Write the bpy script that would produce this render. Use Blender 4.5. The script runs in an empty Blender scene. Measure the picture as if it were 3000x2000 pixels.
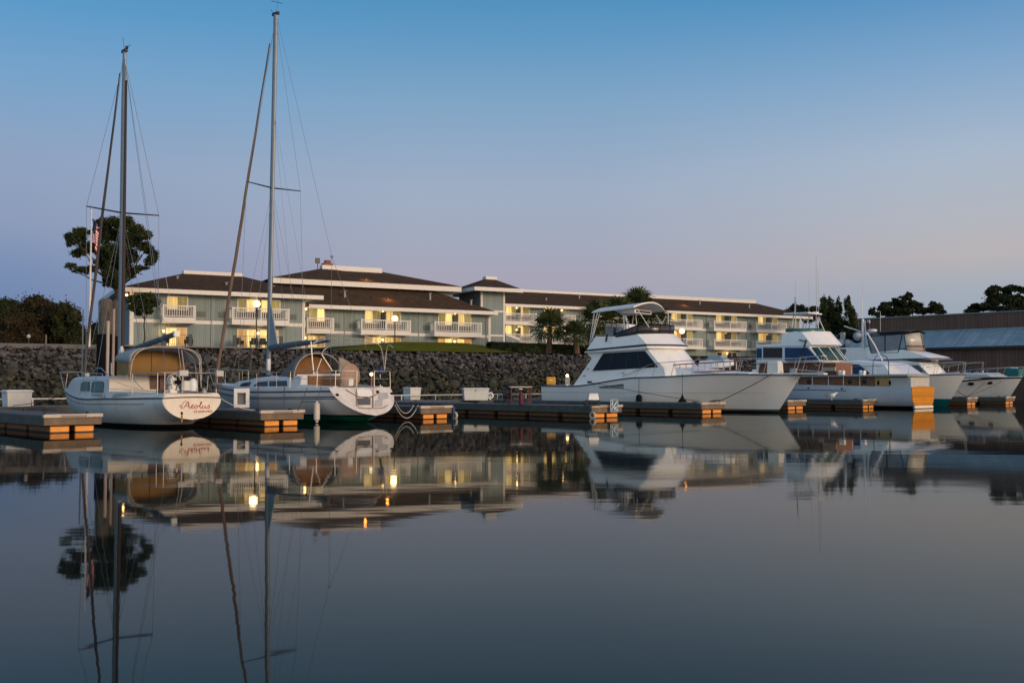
import bpy, math, random
from math import sin, cos, pi, radians, atan, sqrt
from mathutils import Vector, Matrix, noise
random.seed(7)
S = bpy.context.scene
COL = S.collection
V = Vector

# ---------------------------------------------------------------- camera geometry
FPX = 2917.0
TH = atan(125 / FPX)
CAM = V((0, 0, 1.5))

def ray(x, y):
    xc = (x - 1500) / FPX; yc = (1000 - y) / FPX
    return V((xc, cos(TH) - yc * sin(TH), sin(TH) + yc * cos(TH)))

def PD(x, y, d):
    r = ray(x, y); return CAM + r * (d / r.y)

def PZ(x, y, z):
    r = ray(x, y); return CAM + r * ((z - 1.5) / r.z)

class Frame:
    """local frame: u along the heading, w to its left, z up"""
    def __init__(s, x, y, ang, z=0.0):
        s.o = V((x, y, z)); s.a = ang
        s.m = Matrix.Translation(s.o) @ Matrix.Rotation(ang, 4, 'Z'); s.i = s.m.inverted()
    def _r(s, x, y):
        c = s.i @ CAM; d = (s.i @ (CAM + ray(x, y))) - c
        return c, d
    def w(s, x, y, w):
        c, d = s._r(x, y); return c + d * ((w - c.y) / d.y)
    def u(s, x, y, u):
        c, d = s._r(x, y); return c + d * ((u - c.x) / d.x)
    def z(s, x, y, z):
        c, d = s._r(x, y); return c + d * ((z - c.z) / d.z)
    def world(s, p): return s.m @ V(p)

# ---------------------------------------------------------------- materials
def lin(c):
    return tuple(((v / 255) / 12.92 if v / 255 <= .04045 else (((v / 255) + .055) / 1.055) ** 2.4) for v in c)

MATS = {}
def mat(name, col, rough=.6, metal=0.0, var=.12, scale=3.0, col2=None, bump=0.0, bscale=20, spec=.5, emit=None, estr=0.0,
        trans=0.0, alpha=1.0, island=0.0, coat=0.0):
    if name in MATS: return MATS[name]
    m = bpy.data.materials.new(name); m.use_nodes = True
    nt = m.node_tree; N = nt.nodes; L = nt.links
    p = N['Principled BSDF']
    tc = N.new('ShaderNodeTexCoord')
    nz = N.new('ShaderNodeTexNoise'); nz.inputs['Scale'].default_value = scale; nz.inputs['Detail'].default_value = 6
    nz.inputs['Roughness'].default_value = .65
    L.new(tc.outputs['Object'], nz.inputs['Vector'])
    mr = N.new('ShaderNodeMapRange'); mr.inputs[1].default_value = .3; mr.inputs[2].default_value = .7
    L.new(nz.outputs['Fac'], mr.inputs[0])
    mx = N.new('ShaderNodeMix'); mx.data_type = 'RGBA'
    c = tuple(col)
    if col2 is None:
        a = tuple(max(0, v * (1 - var)) for v in c); b = tuple(min(1, v * (1 + var)) for v in c)
    else:
        a, b = c, tuple(col2)
    mx.inputs[6].default_value = (*a, 1); mx.inputs[7].default_value = (*b, 1)
    L.new(mr.outputs[0], mx.inputs[0])
    out = mx.outputs[2]
    if island > 0:
        g = N.new('ShaderNodeNewGeometry'); mr2 = N.new('ShaderNodeMapRange')
        mr2.inputs[3].default_value = 1 - island; mr2.inputs[4].default_value = 1 + island
        L.new(g.outputs['Random Per Island'], mr2.inputs[0])
        vm = N.new('ShaderNodeVectorMath'); vm.operation = 'SCALE'
        L.new(out, vm.inputs[0]); L.new(mr2.outputs[0], vm.inputs['Scale']); out = vm.outputs[0]
    L.new(out, p.inputs['Base Color'])
    p.inputs['Roughness'].default_value = rough; p.inputs['Metallic'].default_value = metal
    p.inputs['Specular IOR Level'].default_value = spec
    if coat: p.inputs['Coat Weight'].default_value = coat; p.inputs['Coat Roughness'].default_value = .1
    if bump > 0:
        n2 = N.new('ShaderNodeTexNoise'); n2.inputs['Scale'].default_value = bscale; n2.inputs['Detail'].default_value = 4
        L.new(tc.outputs['Object'], n2.inputs['Vector'])
        bp = N.new('ShaderNodeBump'); bp.inputs['Strength'].default_value = bump; bp.inputs['Distance'].default_value = .05
        L.new(n2.outputs['Fac'], bp.inputs['Height']); L.new(bp.outputs[0], p.inputs['Normal'])
    if emit:
        p.inputs['Emission Color'].default_value = (*emit, 1); p.inputs['Emission Strength'].default_value = estr
    if trans: p.inputs['Transmission Weight'].default_value = trans
    if alpha < 1: p.inputs['Alpha'].default_value = alpha
    MATS[name] = m
    return m

def nodes_of(m):
    nt = m.node_tree
    return nt.nodes, nt.links, nt.nodes['Principled BSDF']

def stripes(m, axis, period, col, width=.12, col_rot=0):
    """grooves between boards, cut into the colour and the relief of a cladding"""
    N, L, p = nodes_of(m)
    tc = N.new('ShaderNodeTexCoord'); sp = N.new('ShaderNodeSeparateXYZ')
    L.new(tc.outputs['Object'], sp.inputs[0])
    d = N.new('ShaderNodeMath'); d.operation = 'DIVIDE'; d.inputs[1].default_value = period
    L.new(sp.outputs[axis], d.inputs[0])
    fr = N.new('ShaderNodeMath'); fr.operation = 'FRACT'; L.new(d.outputs[0], fr.inputs[0])
    lt = N.new('ShaderNodeMath'); lt.operation = 'LESS_THAN'; lt.inputs[1].default_value = width
    L.new(fr.outputs[0], lt.inputs[0])
    src = p.inputs['Base Color'].links[0].from_socket
    mx = N.new('ShaderNodeMix'); mx.data_type = 'RGBA'
    L.new(lt.outputs[0], mx.inputs[0]); L.new(src, mx.inputs[6]); mx.inputs[7].default_value = (*col, 1)
    # board to board change
    fl = N.new('ShaderNodeMath'); fl.operation = 'FLOOR'; L.new(d.outputs[0], fl.inputs[0])
    wn = N.new('ShaderNodeTexWhiteNoise'); wn.noise_dimensions = '1D'; L.new(fl.outputs[0], wn.inputs['W'])
    mr = N.new('ShaderNodeMapRange'); mr.inputs[3].default_value = .86; mr.inputs[4].default_value = 1.1
    L.new(wn.outputs['Value'], mr.inputs[0])
    vm = N.new('ShaderNodeVectorMath'); vm.operation = 'SCALE'
    L.new(mx.outputs[2], vm.inputs[0]); L.new(mr.outputs[0], vm.inputs['Scale'])
    L.new(vm.outputs[0], p.inputs['Base Color'])
    return m

def zbands(m, bands):
    """painted bands by height above the water: [(z_low, colour)...] from the bottom up"""
    N, L, p = nodes_of(m)
    tc = N.new('ShaderNodeTexCoord'); sp = N.new('ShaderNodeSeparateXYZ'); L.new(tc.outputs['Object'], sp.inputs[0])
    src = p.inputs['Base Color'].links[0].from_socket
    for zt, c in bands:   # paint c everywhere below zt, the list runs from high to low
        lt = N.new('ShaderNodeMath'); lt.operation = 'LESS_THAN'; lt.inputs[1].default_value = zt
        L.new(sp.outputs[2], lt.inputs[0])
        mx = N.new('ShaderNodeMix'); mx.data_type = 'RGBA'
        L.new(lt.outputs[0], mx.inputs[0]); L.new(src, mx.inputs[6]); mx.inputs[7].default_value = (*c, 1)
        src = mx.outputs[2]
    L.new(src, p.inputs['Base Color'])
    return m

def streaks(m, strength=.35, col=(.16, .14, .1), sx=5.0):
    """vertical grime runs"""
    N, L, p = nodes_of(m)
    tc = N.new('ShaderNodeTexCoord'); mp = N.new('ShaderNodeMapping'); mp.inputs['Scale'].default_value = (sx, sx, .5)
    L.new(tc.outputs['Object'], mp.inputs[0])
    n = N.new('ShaderNodeTexNoise'); n.inputs['Scale'].default_value = 1.0; n.inputs['Detail'].default_value = 5
    L.new(mp.outputs[0], n.inputs['Vector'])
    mr = N.new('ShaderNodeMapRange'); mr.inputs[1].default_value = .5; mr.inputs[2].default_value = .8; mr.inputs[4].default_value = strength
    L.new(n.outputs['Fac'], mr.inputs[0])
    src = p.inputs['Base Color'].links[0].from_socket
    mx = N.new('ShaderNodeMix'); mx.data_type = 'RGBA'
    L.new(mr.outputs[0], mx.inputs[0]); L.new(src, mx.inputs[6]); mx.inputs[7].default_value = (*col, 1)
    L.new(mx.outputs[2], p.inputs['Base Color'])
    return m

# ---------------------------------------------------------------- mesh builder
PM = {}
class MB:
    def __init__(s, m=None): s.v = []; s.f = []; s.m = m
    def add(s, vs, fs):
        o = len(s.v)
        if s.m is not None: vs = [s.m @ V(p) for p in vs]
        s.v += [tuple(p) for p in vs]; s.f += [tuple(i + o for i in f) for f in fs]
        return s
    def box(s, x0, x1, y0, y1, z0, z1):
        x0, x1 = sorted((x0, x1)); y0, y1 = sorted((y0, y1)); z0, z1 = sorted((z0, z1))
        return s.add([(x0, y0, z0), (x1, y0, z0), (x1, y1, z0), (x0, y1, z0), (x0, y0, z1), (x1, y0, z1), (x1, y1, z1), (x0, y1, z1)],
                     [(0, 3, 2, 1), (4, 5, 6, 7), (0, 1, 5, 4), (1, 2, 6, 5), (2, 3, 7, 6), (3, 0, 4, 7)])
    def cbox(s, c, sx, sy, sz, rz=0, rx=0, ry=0):
        M = Matrix.Translation(V(c)) @ Matrix.Rotation(rz, 4, 'Z') @ Matrix.Rotation(ry, 4, 'Y') @ Matrix.Rotation(rx, 4, 'X')
        x, y, z = sx / 2, sy / 2, sz / 2
        vs = [M @ V(p) for p in [(-x, -y, -z), (x, -y, -z), (x, y, -z), (-x, y, -z), (-x, -y, z), (x, -y, z), (x, y, z), (-x, y, z)]]
        return s.add(vs, [(0, 3, 2, 1), (4, 5, 6, 7), (0, 1, 5, 4), (1, 2, 6, 5), (2, 3, 7, 6), (3, 0, 4, 7)])
    def tube(s, pts, r, n=6, close=False):
        pts = [V(p) for p in pts]; k = len(pts)
        rs = r if isinstance(r, (list, tuple)) else [r] * k
        vs = []; fs = []
        up = V((0, 0, 1))
        prev = None
        for i, p in enumerate(pts):
            if close: t = pts[(i + 1) % k] - pts[i - 1]
            else: t = pts[min(i + 1, k - 1)] - pts[max(i - 1, 0)]
            if t.length < 1e-9: t = up.copy()
            t.normalize()
            if prev is None:
                a = t.cross(up if abs(t.z) < .95 else V((1, 0, 0))).normalized()
            else:
                a = (prev - t * prev.dot(t))
                a = a.normalized() if a.length > 1e-6 else t.cross(V((1, 0, 0))).normalized()
            prev = a; b = t.cross(a)
            for j in range(n):
                q = 2 * pi * j / n
                vs.append(p + (a * cos(q) + b * sin(q)) * rs[i])
        m = k if close else k - 1
        for i in range(m):
            i2 = (i + 1) % k
            for j in range(n):
                j2 = (j + 1) % n
                fs.append((i * n + j, i * n + j2, i2 * n + j2, i2 * n + j))
        if not close:
            fs.append(tuple(range(n - 1, -1, -1))); fs.append(tuple((k - 1) * n + j for j in range(n)))
        return s.add(vs, fs)
    def loft(s, secs, cap0=True, cap1=True, closed=False):
        n = len(secs[0]); vs = [p for q in secs for p in q]; fs = []
        for i in range(len(secs) - 1):
            for j in range(n if closed else n - 1):
                j2 = (j + 1) % n
                fs.append((i * n + j, i * n + j2, (i + 1) * n + j2, (i + 1) * n + j))
        if cap0: fs.append(tuple(range(n - 1, -1, -1)))
        if cap1: fs.append(tuple((len(secs) - 1) * n + j for j in range(n)))
        return s.add(vs, fs)
    def prism(s, poly, off):
        off = V(off); n = len(poly); a = [V(p) for p in poly]; b = [p + off for p in a]
        fs = [tuple(range(n - 1, -1, -1)), tuple(range(n, 2 * n))] + [(i, (i + 1) % n, n + (i + 1) % n, n + i) for i in range(n)]
        return s.add(a + b, fs)
    def lathe(s, prof, c=(0, 0, 0), n=12):
        c = V(c); vs = []; fs = []
        for r, z in prof:
            for j in range(n):
                q = 2 * pi * j / n; vs.append(c + V((r * cos(q), r * sin(q), z)))
        k = len(prof)
        for i in range(k - 1):
            for j in range(n):
                j2 = (j + 1) % n; fs.append((i * n + j, i * n + j2, (i + 1) * n + j2, (i + 1) * n + j))
        fs.append(tuple(range(n - 1, -1, -1))); fs.append(tuple((k - 1) * n + j for j in range(n)))
        return s.add(vs, fs)
    def ball(s, c, r, n=10, k=6, sc=(1, 1, 1)):
        c = V(c); vs = [c + V((0, 0, -r * sc[2]))]; fs = []
        for i in range(1, k):
            a = -pi / 2 + pi * i / k
            for j in range(n):
                q = 2 * pi * j / n; vs.append(c + V((r * cos(a) * cos(q) * sc[0], r * cos(a) * sin(q) * sc[1], r * sin(a) * sc[2])))
        vs.append(c + V((0, 0, r * sc[2])))
        for j in range(n): fs.append((0, 1 + (j + 1) % n, 1 + j))
        for i in range(k - 2):
            for j in range(n):
                j2 = (j + 1) % n; fs.append((1 + i * n + j, 1 + i * n + j2, 1 + (i + 1) * n + j2, 1 + (i + 1) * n + j))
        for j in range(n): fs.append((1 + (k - 2) * n + j, 1 + (k - 2) * n + (j + 1) % n, len(vs) - 1))
        return s.add(vs, fs)
    def grid(s, rows, thick=None):
        n = len(rows[0]); vs = [p for q in rows for p in q]; fs = []
        for i in range(len(rows) - 1):
            for j in range(n - 1):
                fs.append((i * n + j, i * n + j + 1, (i + 1) * n + j + 1, (i + 1) * n + j))
        return s.add(vs, fs)
    def build(s, name, m, parent=None, smooth=None, world=False, bevel=0, solid=0, label=None, recalc=True):
        me = bpy.data.meshes.new(name)
        vs = s.v
        if world and parent is not None:
            inv = PM[parent.name]; vs = [tuple(inv @ V(p)) for p in vs]
        me.from_pydata(vs, [], s.f); me.update()
        if recalc and len(s.f) < 60000:
            import bmesh
            bm = bmesh.new(); bm.from_mesh(me); bmesh.ops.recalc_face_normals(bm, faces=bm.faces); bm.to_mesh(me); bm.free()
        o = bpy.data.objects.new(name, me); COL.objects.link(o)
        me.materials.append(m)
        if smooth is not None:
            me.polygons.foreach_set('use_smooth', [True] * len(me.polygons))
            if smooth < 179: me.set_sharp_from_angle(angle=radians(smooth))
        if parent is not None:
            o.parent = parent; PM[o.name] = PM[parent.name]
        else:
            PM[o.name] = Matrix.Identity(4)
        if bevel:
            b = o.modifiers.new('bevel', 'BEVEL'); b.width = bevel; b.segments = 2; b.limit_method = 'ANGLE'
        if solid:
            b = o.modifiers.new('solid', 'SOLIDIFY'); b.thickness = solid; b.offset = 0
        if label: o['label'] = label
        return o

def tag(o, label=None, cat=None, group=None, kind=None):
    if label: o['label'] = label
    if cat: o['category'] = cat
    if group: o['group'] = group
    if kind: o['kind'] = kind
    return o

def thing(name, label, cat, loc=(0, 0, 0), rz=0.0, group=None):
    o = bpy.data.objects.new(name, None); COL.objects.link(o); o.empty_display_size = .3
    o.location = loc; o.rotation_euler = (0, 0, rz)
    PM[o.name] = (Matrix.Translation(V(loc)) @ Matrix.Rotation(rz, 4, 'Z')).inverted()
    return tag(o, label, cat, group)

def place(o, loc, rz=0.0):
    o.location = loc; o.rotation_euler = (0, 0, rz)

def copy_tree(o, parent=None):
    c = o.copy(); COL.objects.link(c); c.parent = parent
    for ch in [x for x in o.children]: copy_tree(ch, c)
    return c

def text_mesh(txt, size, shear=0.0, extrude=.004):
    cu = bpy.data.curves.new('lettering', 'FONT'); cu.body = txt; cu.size = size; cu.shear = shear; cu.extrude = extrude
    cu.align_x = 'CENTER'; cu.align_y = 'CENTER'; cu.resolution_u = 3
    ob = bpy.data.objects.new('lettering', cu); COL.objects.link(ob)
    dg = bpy.context.evaluated_depsgraph_get(); dg.update()
    me = bpy.data.meshes.new_from_object(ob.evaluated_get(dg))
    vs = [v.co.copy() for v in me.vertices]; fs = [tuple(p.vertices) for p in me.polygons]
    bpy.data.objects.remove(ob); bpy.data.curves.remove(cu); bpy.data.meshes.remove(me)
    return vs, fs

# ---------------------------------------------------------------- shared materials
WHITE = mat('white_paint', (.8, .8, .78), .35, var=.05)
GEL = mat('white_gelcoat', (.82, .82, .8), .22, var=.05, scale=1.5, coat=.3)
streaks(GEL, .18, (.42, .4, .34), 3)
CREAMG = mat('cream_gelcoat', (.78, .75, .68), .3, var=.05)
CHROME = mat('stainless_steel', (.42, .42, .41), .4, metal=.6, var=.05)
ALU = mat('brushed_aluminium', (.42, .44, .46), .38, metal=.7, var=.1)
DKGLASS = mat('dark_tinted_glass', (.006, .008, .016), .12, var=.2, spec=.22)
BLACKR = mat('black_rubber', (.008, .008, .009), .9, spec=.1)
DKMETAL = mat('dark_metal', (.03, .032, .035), .45, metal=.3)
ROPE = mat('rope', (.11, .09, .075), .95, spec=.1)
WROPE = mat("pale_rope", (.5, .48, .45), .9)
ORANGE = zbands(mat('sunset_lit_float', (.74, .26, .03), .5, var=.2, scale=6, col2=(.88, .36, .06)), [(.035, (.02, .012, .006))])  # float ends: sunset light put into the orange, dark algae at the waterline
FLOATDK = zbands(mat('shaded_brown_float', (.16, .07, .025), .7, var=.35, scale=5, col2=(.26, .12, .04)), [(.05, (.014, .01, .006))])  # float bodies: algae and the shade under the deck together in the brown
WIRE = mat('rigging_wire', (.2, .21, .23), .4, metal=.5)
TEAK = mat('teak', (.24, .1, .04), .5, var=.3, scale=5)
# ---------------------------------------------------------------- world, sun, camera, water
SUN_AZ = V((.77, -.64, 0)).normalized(); SUN_EL = radians(12)
w = bpy.data.worlds.new('World'); S.world = w; w.use_nodes = True
nt = w.node_tree; N = nt.nodes; L = nt.links
for n in list(N): N.remove(n)
out = N.new('ShaderNodeOutputWorld')
tc = N.new('ShaderNodeTexCoord'); sp = N.new('ShaderNodeSeparateXYZ'); L.new(tc.outputs['Generated'], sp.inputs[0])
def math_(op, a, b=None, c=None):
    n = N.new('ShaderNodeMath'); n.operation = op
    for i, q in enumerate((a, b, c)):
        if q is None: continue
        if isinstance(q, (int, float)): n.inputs[i].default_value = q
        else: L.new(q, n.inputs[i])
    return n.outputs[0]
def ramp(fac, stops):
    r = N.new('ShaderNodeValToRGB'); r.color_ramp.interpolation = 'B_SPLINE' if False else 'EASE'
    r.color_ramp.interpolation = 'LINEAR'
    el = r.color_ramp.elements
    el[0].position = stops[0][0]; el[0].color = (*lin(stops[0][1]), 1)
    el[1].position = stops[-1][0]; el[1].color = (*lin(stops[-1][1]), 1)
    for p, c in stops[1:-1]:
        e = el.new(p); e.color = (*lin(c), 1)
    L.new(fac, r.inputs[0]); return r.outputs[0]
def mixc(f, a, b):
    n = N.new('ShaderNodeMix'); n.data_type = 'RGBA'
    L.new(f, n.inputs[0]); L.new(a, n.inputs[6])
    if isinstance(b, tuple): n.inputs[7].default_value = (*b, 1)
    else: L.new(b, n.inputs[7])
    return n.outputs[2]
z = sp.outputs[2]; X = sp.outputs[0]; Y = sp.outputs[1]
zc = math_('MAXIMUM', z, 0.0)
def k(px): return sin(atan((1125 - px) / FPX))
left = ramp(zc, [(0, (88, 118, 160)), (k(1000), (98, 126, 168)), (k(830), (114, 138, 178)), (k(700), (136, 152, 184)), (k(520), (140, 160, 191)),
                 (k(300), (116, 160, 200)), (k(100), (88, 151, 199)), (k(0), (76, 145, 196)), (.6, (40, 92, 165)), (1, (28, 66, 130))])
right = ramp(zc, [(0, (140, 158, 178)), (k(1000), (148, 164, 181)), (k(880), (160, 170, 183)), (k(780), (181, 176, 180)), (k(680), (177, 180, 189)),
                  (k(500), (166, 182, 202)), (k(250), (126, 164, 201)), (k(0), (76, 140, 190)), (.6, (40, 92, 165)), (1, (28, 66, 130))])
mid = ramp(zc, [(0, (138, 143, 168)), (k(1000), (151, 153, 174)), (k(820), (164, 162, 180)), (k(700), (160, 167, 187)), (k(560), (156, 171, 194)),
                (k(300), (127, 163, 196)), (k(100), (95, 151, 194)), (k(0), (82, 145, 190)), (.6, (40, 92, 165)), (1, (28, 66, 130))])
hyp = math_('SQRT', math_('ADD', math_('MULTIPLY', X, X), math_('MULTIPLY', Y, Y)))
ax = math_('DIVIDE', X, math_('MAXIMUM', hyp, 1e-4))       # sine of the azimuth
fl = math_('MULTIPLY', math_('ADD', ax, .45), 1 / .35); fl.node.use_clamp = True
fr = math_('MULTIPLY', math_('ADD', ax, -.08), 1 / .34); fr.node.use_clamp = True
base = mixc(fl, left, mid); base = mixc(fr, base, right)
# the sky behind the camera, nearer the set sun, is brighter
back = math_('MULTIPLY', Y, -1.25); back.node.use_clamp = True
base = mixc(back, base, (.24, .52, .70))
# afterglow round the set sun, behind and to the right of the camera
dp = math_('ADD', math_('MULTIPLY', math_('DIVIDE', X, math_('MAXIMUM', hyp, 1e-4)), SUN_AZ.x), math_('MULTIPLY', math_('DIVIDE', Y, math_('MAXIMUM', hyp, 1e-4)), SUN_AZ.y))
g = math_('MULTIPLY', math_('ADD', dp, .12), 1 / 1.12); g.node.use_clamp = True
g = math_('POWER', g, 1.6)
el = math_('POWER', 2.718, math_('MULTIPLY', zc, -1.9))
gl = math_('MULTIPLY', g, el)
glow = N.new('ShaderNodeVectorMath'); glow.operation = 'SCALE'; glow.inputs[0].default_value = (2.0, 1.12, .52)
L.new(gl, glow.inputs['Scale'])
add = N.new('ShaderNodeVectorMath'); add.operation = 'ADD'; L.new(base, add.inputs[0]); L.new(glow.outputs[0], add.inputs[1])
bg = N.new('ShaderNodeBackground'); bg.inputs[1].default_value = 1.0; L.new(add.outputs[0], bg.inputs[0])
sky = N.new('ShaderNodeTexSky'); sky.sky_type = 'NISHITA'; sky.sun_disc = False; sky.sun_elevation = radians(1.0)
sky.sun_rotation = math.atan2(SUN_AZ.x, SUN_AZ.y)
bg2 = N.new('ShaderNodeBackground'); bg2.inputs[1].default_value = .012; L.new(sky.outputs[0], bg2.inputs[0])
ash = N.new('ShaderNodeAddShader'); L.new(bg.outputs[0], ash.inputs[0]); L.new(bg2.outputs[0], ash.inputs[1])
L.new(ash.outputs[0], out.inputs[0])

sl = bpy.data.lights.new('sun', 'SUN'); sl.energy = 1.55; sl.angle = radians(14); sl.color = (1, .70, .44)
so = bpy.data.objects.new('sun', sl); COL.objects.link(so)
sd = (SUN_AZ * cos(SUN_EL) + V((0, 0, sin(SUN_EL)))).normalized()
so.rotation_euler = sd.to_track_quat('Z', 'Y').to_euler(); so.location = (30, -30, 20)

cd = bpy.data.cameras.new('camera'); cd.sensor_width = 36; cd.lens = 36 * FPX / 3000; cd.clip_end = 3000; cd.clip_start = .2
co = bpy.data.objects.new('camera', cd); COL.objects.link(co); co.location = CAM; co.rotation_euler = (pi / 2 + TH, 0, 0)
S.camera = co
vs_ = S.view_settings; vs_.view_transform = 'Standard'; vs_.look = 'None'; vs_.exposure = 0.0; vs_.gamma = 1
S.cycles.max_bounces = 8; S.cycles.use_denoising = True
S.cycles.sample_clamp_indirect = 6

# water
wm = bpy.data.materials.new('still_water'); wm.use_nodes = True
Nn, Ll = wm.node_tree.nodes, wm.node_tree.links; Nn.remove(Nn['Principled BSDF'])
dfw = Nn.new('ShaderNodeBsdfDiffuse'); dfw.inputs[0].default_value = (.006, .011, .011, 1)
glw = Nn.new('ShaderNodeBsdfGlossy'); glw.inputs['Color'].default_value = (.79, .785, .735, 1); glw.inputs['Roughness'].default_value = .03
frw = Nn.new('ShaderNodeFresnel'); frw.inputs['IOR'].default_value = 1.245
mxw = Nn.new('ShaderNodeMixShader'); Ll.new(frw.outputs[0], mxw.inputs[0]); Ll.new(dfw.outputs[0], mxw.inputs[1]); Ll.new(glw.outputs[0], mxw.inputs[2])
Ll.new(mxw.outputs[0], Nn['Material Output'].inputs['Surface'])
tcw = Nn.new('ShaderNodeTexCoord')
mp = Nn.new('ShaderNodeMapping'); mp.inputs['Scale'].default_value = (.35, .9, 1); Ll.new(tcw.outputs['Object'], mp.inputs[0])
mp2 = Nn.new('ShaderNodeMapping'); mp2.inputs['Scale'].default_value = (.02, .09, 1); Ll.new(tcw.outputs['Object'], mp2.inputs[0])
pn = Nn.new('ShaderNodeTexNoise'); pn.inputs['Scale'].default_value = 1.0; pn.inputs['Detail'].default_value = 3; Ll.new(mp2.outputs[0], pn.inputs['Vector'])
pr = Nn.new('ShaderNodeMapRange'); pr.inputs[1].default_value = .4; pr.inputs[2].default_value = .65; pr.inputs[3].default_value = .018; pr.inputs[4].default_value = .055
Ll.new(pn.outputs['Fac'], pr.inputs[0]); Ll.new(pr.outputs[0], glw.inputs['Roughness'])
wn = Nn.new('ShaderNodeTexNoise'); wn.inputs['Scale'].default_value = 1.0; wn.inputs['Detail'].default_value = 3; Ll.new(mp.outputs[0], wn.inputs['Vector'])
bp = Nn.new('ShaderNodeBump'); bp.inputs['Strength'].default_value = .05; bp.inputs['Distance'].default_value = .05
Ll.new(wn.outputs['Fac'], bp.inputs['Height']); Ll.new(bp.outputs[0], glw.inputs['Normal']); Ll.new(bp.outputs[0], frw.inputs['Normal'])
q = MB().add([(-400, -60, 0), (700, -60, 0), (700, 700, 0), (-400, 700, 0)], [(0, 1, 2, 3)])
tag(q.build('water', wm), kind='structure')

# ---------------------------------------------------------------- land
TB = radians(28)                      # the shore and the hotel front run at this angle
def shore(X, d0): return d0 + math.tan(TB) * X
def on_line(x, d0):                   # point of the line d = d0 + tan*X seen at pixel column x
    xx = (x - 1500) / FPX; d = d0 / (1 - math.tan(TB) * xx); return xx * d, d

gm = mat('ground_soil', (.035, .035, .028), 1, col2=(.07, .06, .05), scale=.6, spec=0)
lawn = mat('lawn_grass', (.078, .085, .012), 1.0, col2=(.15, .145, .026), scale=.45, bump=.6, bscale=9, spec=0)
pave = mat('promenade_paving', (.2, .19, .18), .9, scale=1.2)
# terrain: cross sections along the shore
def ss0(t):
    t = max(0, min(1, t)); return t * t * (3 - 2 * t)
def prof(X):
    """(offset d0, z) of the ground from the foot of the bank to far behind"""
    t = max(0, min(1, (X + 24) / 14)); s_ = t * t * (3 - 2 * t)
    rise = 3.9 + 1.75 * s_
    if X > -5: rise = 5.65 - 1.55 * ss0((X + 5) / 9)
    return [(71.6, -2.6), (73.9, -.75), (79.9, 3.45), (81.0, 3.95), (83.5, 3.95), (93, 4.05 + (rise - 4.0) * .55), (104, rise), (122, rise), (150, 4.3), (430, 4.5)]
def line_y(X, d0):
    # beyond X = 40 the shore turns towards the right
    if X <= 30: return d0 + math.tan(TB) * X
    return d0 + math.tan(TB) * 30 + (X - 30) * 1.3
xs = [-150 + 6 * i for i in range(72)]
rows = [[V((X, line_y(X, d0), zz)) for d0, zz in prof(X)] for X in xs]
g_ = MB().grid(rows); tag(g_.build('ground', gm, smooth=60), kind='structure')
# lawn sheet 4 cm above the soil
rows = []
for X in [-33 + 2 * i for i in range(48)]:
    p = prof(X); r = []
    for a, b in zip(p[4:9], p[5:9]):
        for t in (0, .33, .66): r.append(V((X, line_y(X, a[0] + (b[0] - a[0]) * t), a[1] + (b[1] - a[1]) * t + .05)))
    rows.append(r)
tag(MB().grid(rows).build('lawn', lawn, smooth=60), kind='structure')
rows = [[V((X, line_y(X, d), 4.02)) for d in (80.2, 83.2)] for X in [-70 + 2 * i for i in range(66)]]
tag(MB().grid(rows).build('promenade_path', pave), kind='structure')

kb = MB(); kx = [-80 + 3 * i for i in range(19)]
kb.grid([[V((X, line_y(X, 80.15), 3.8)), V((X, line_y(X, 80.15), 4.1)), V((X, line_y(X, 80.5), 4.1)), V((X, line_y(X, 80.5), 3.9))] for X in kx])
tag(kb.build('promenade_kerb', mat('kerb_concrete', (.13, .125, .125), .9, scale=2)), 'low grey concrete kerb along the top of the left rock bank', 'kerb', kind='structure')
# rock bank
def ico():
    t = (1 + 5 ** .5) / 2
    v = [(-1, t, 0), (1, t, 0), (-1, -t, 0), (1, -t, 0), (0, -1, t), (0, 1, t), (0, -1, -t), (0, 1, -t), (t, 0, -1), (t, 0, 1), (-t, 0, -1), (-t, 0, 1)]
    f = [(0, 11, 5), (0, 5, 1), (0, 1, 7), (0, 7, 10), (0, 10, 11), (1, 5, 9), (5, 11, 4), (11, 10, 2), (10, 7, 6), (7, 1, 8), (3, 9, 4), (3, 4, 2), (3, 2, 6), (3, 6, 8), (3, 8, 9), (4, 9, 5), (2, 4, 11), (6, 2, 10), (8, 6, 7), (9, 8, 1)]
    return [V(p).normalized() for p in v], f
IV, IF = ico()
rk = mat('bank_rock', (.028, .028, .032), .95, col2=(.105, .095, .09), scale=1.3, island=.8, bump=.5, bscale=6)
Nn, Ll, pp = nodes_of(rk)
# algae and tide stain: darker and greener towards the waterline
tcr = Nn.new('ShaderNodeTexCoord'); sr = Nn.new('ShaderNodeSeparateXYZ'); Ll.new(tcr.outputs['Object'], sr.inputs[0])
nr = Nn.new('ShaderNodeTexNoise'); nr.inputs['Scale'].default_value = .35; nr.inputs['Detail'].default_value = 5; Ll.new(tcr.outputs['Object'], nr.inputs['Vector'])
ad = Nn.new('ShaderNodeMath'); ad.operation = 'MULTIPLY_ADD'; ad.inputs[1].default_value = 3.0; Ll.new(nr.outputs['Fac'], ad.inputs[0]); Ll.new(sr.outputs[2], ad.inputs[2])
mr = Nn.new('ShaderNodeMapRange'); mr.inputs[1].default_value = 4.6; mr.inputs[2].default_value = 3.5; mr.inputs[3].default_value = 0; mr.inputs[4].default_value = .78; Ll.new(ad.outputs[0], mr.inputs[0])
src = pp.inputs['Base Color'].links[0].from_socket
mx = Nn.new('ShaderNodeMix'); mx.data_type = 'RGBA'; Ll.new(mr.outputs[0], mx.inputs[0]); Ll.new(src, mx.inputs[6])
gi = Nn.new('ShaderNodeNewGeometry'); rr = Nn.new('ShaderNodeValToRGB')
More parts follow.
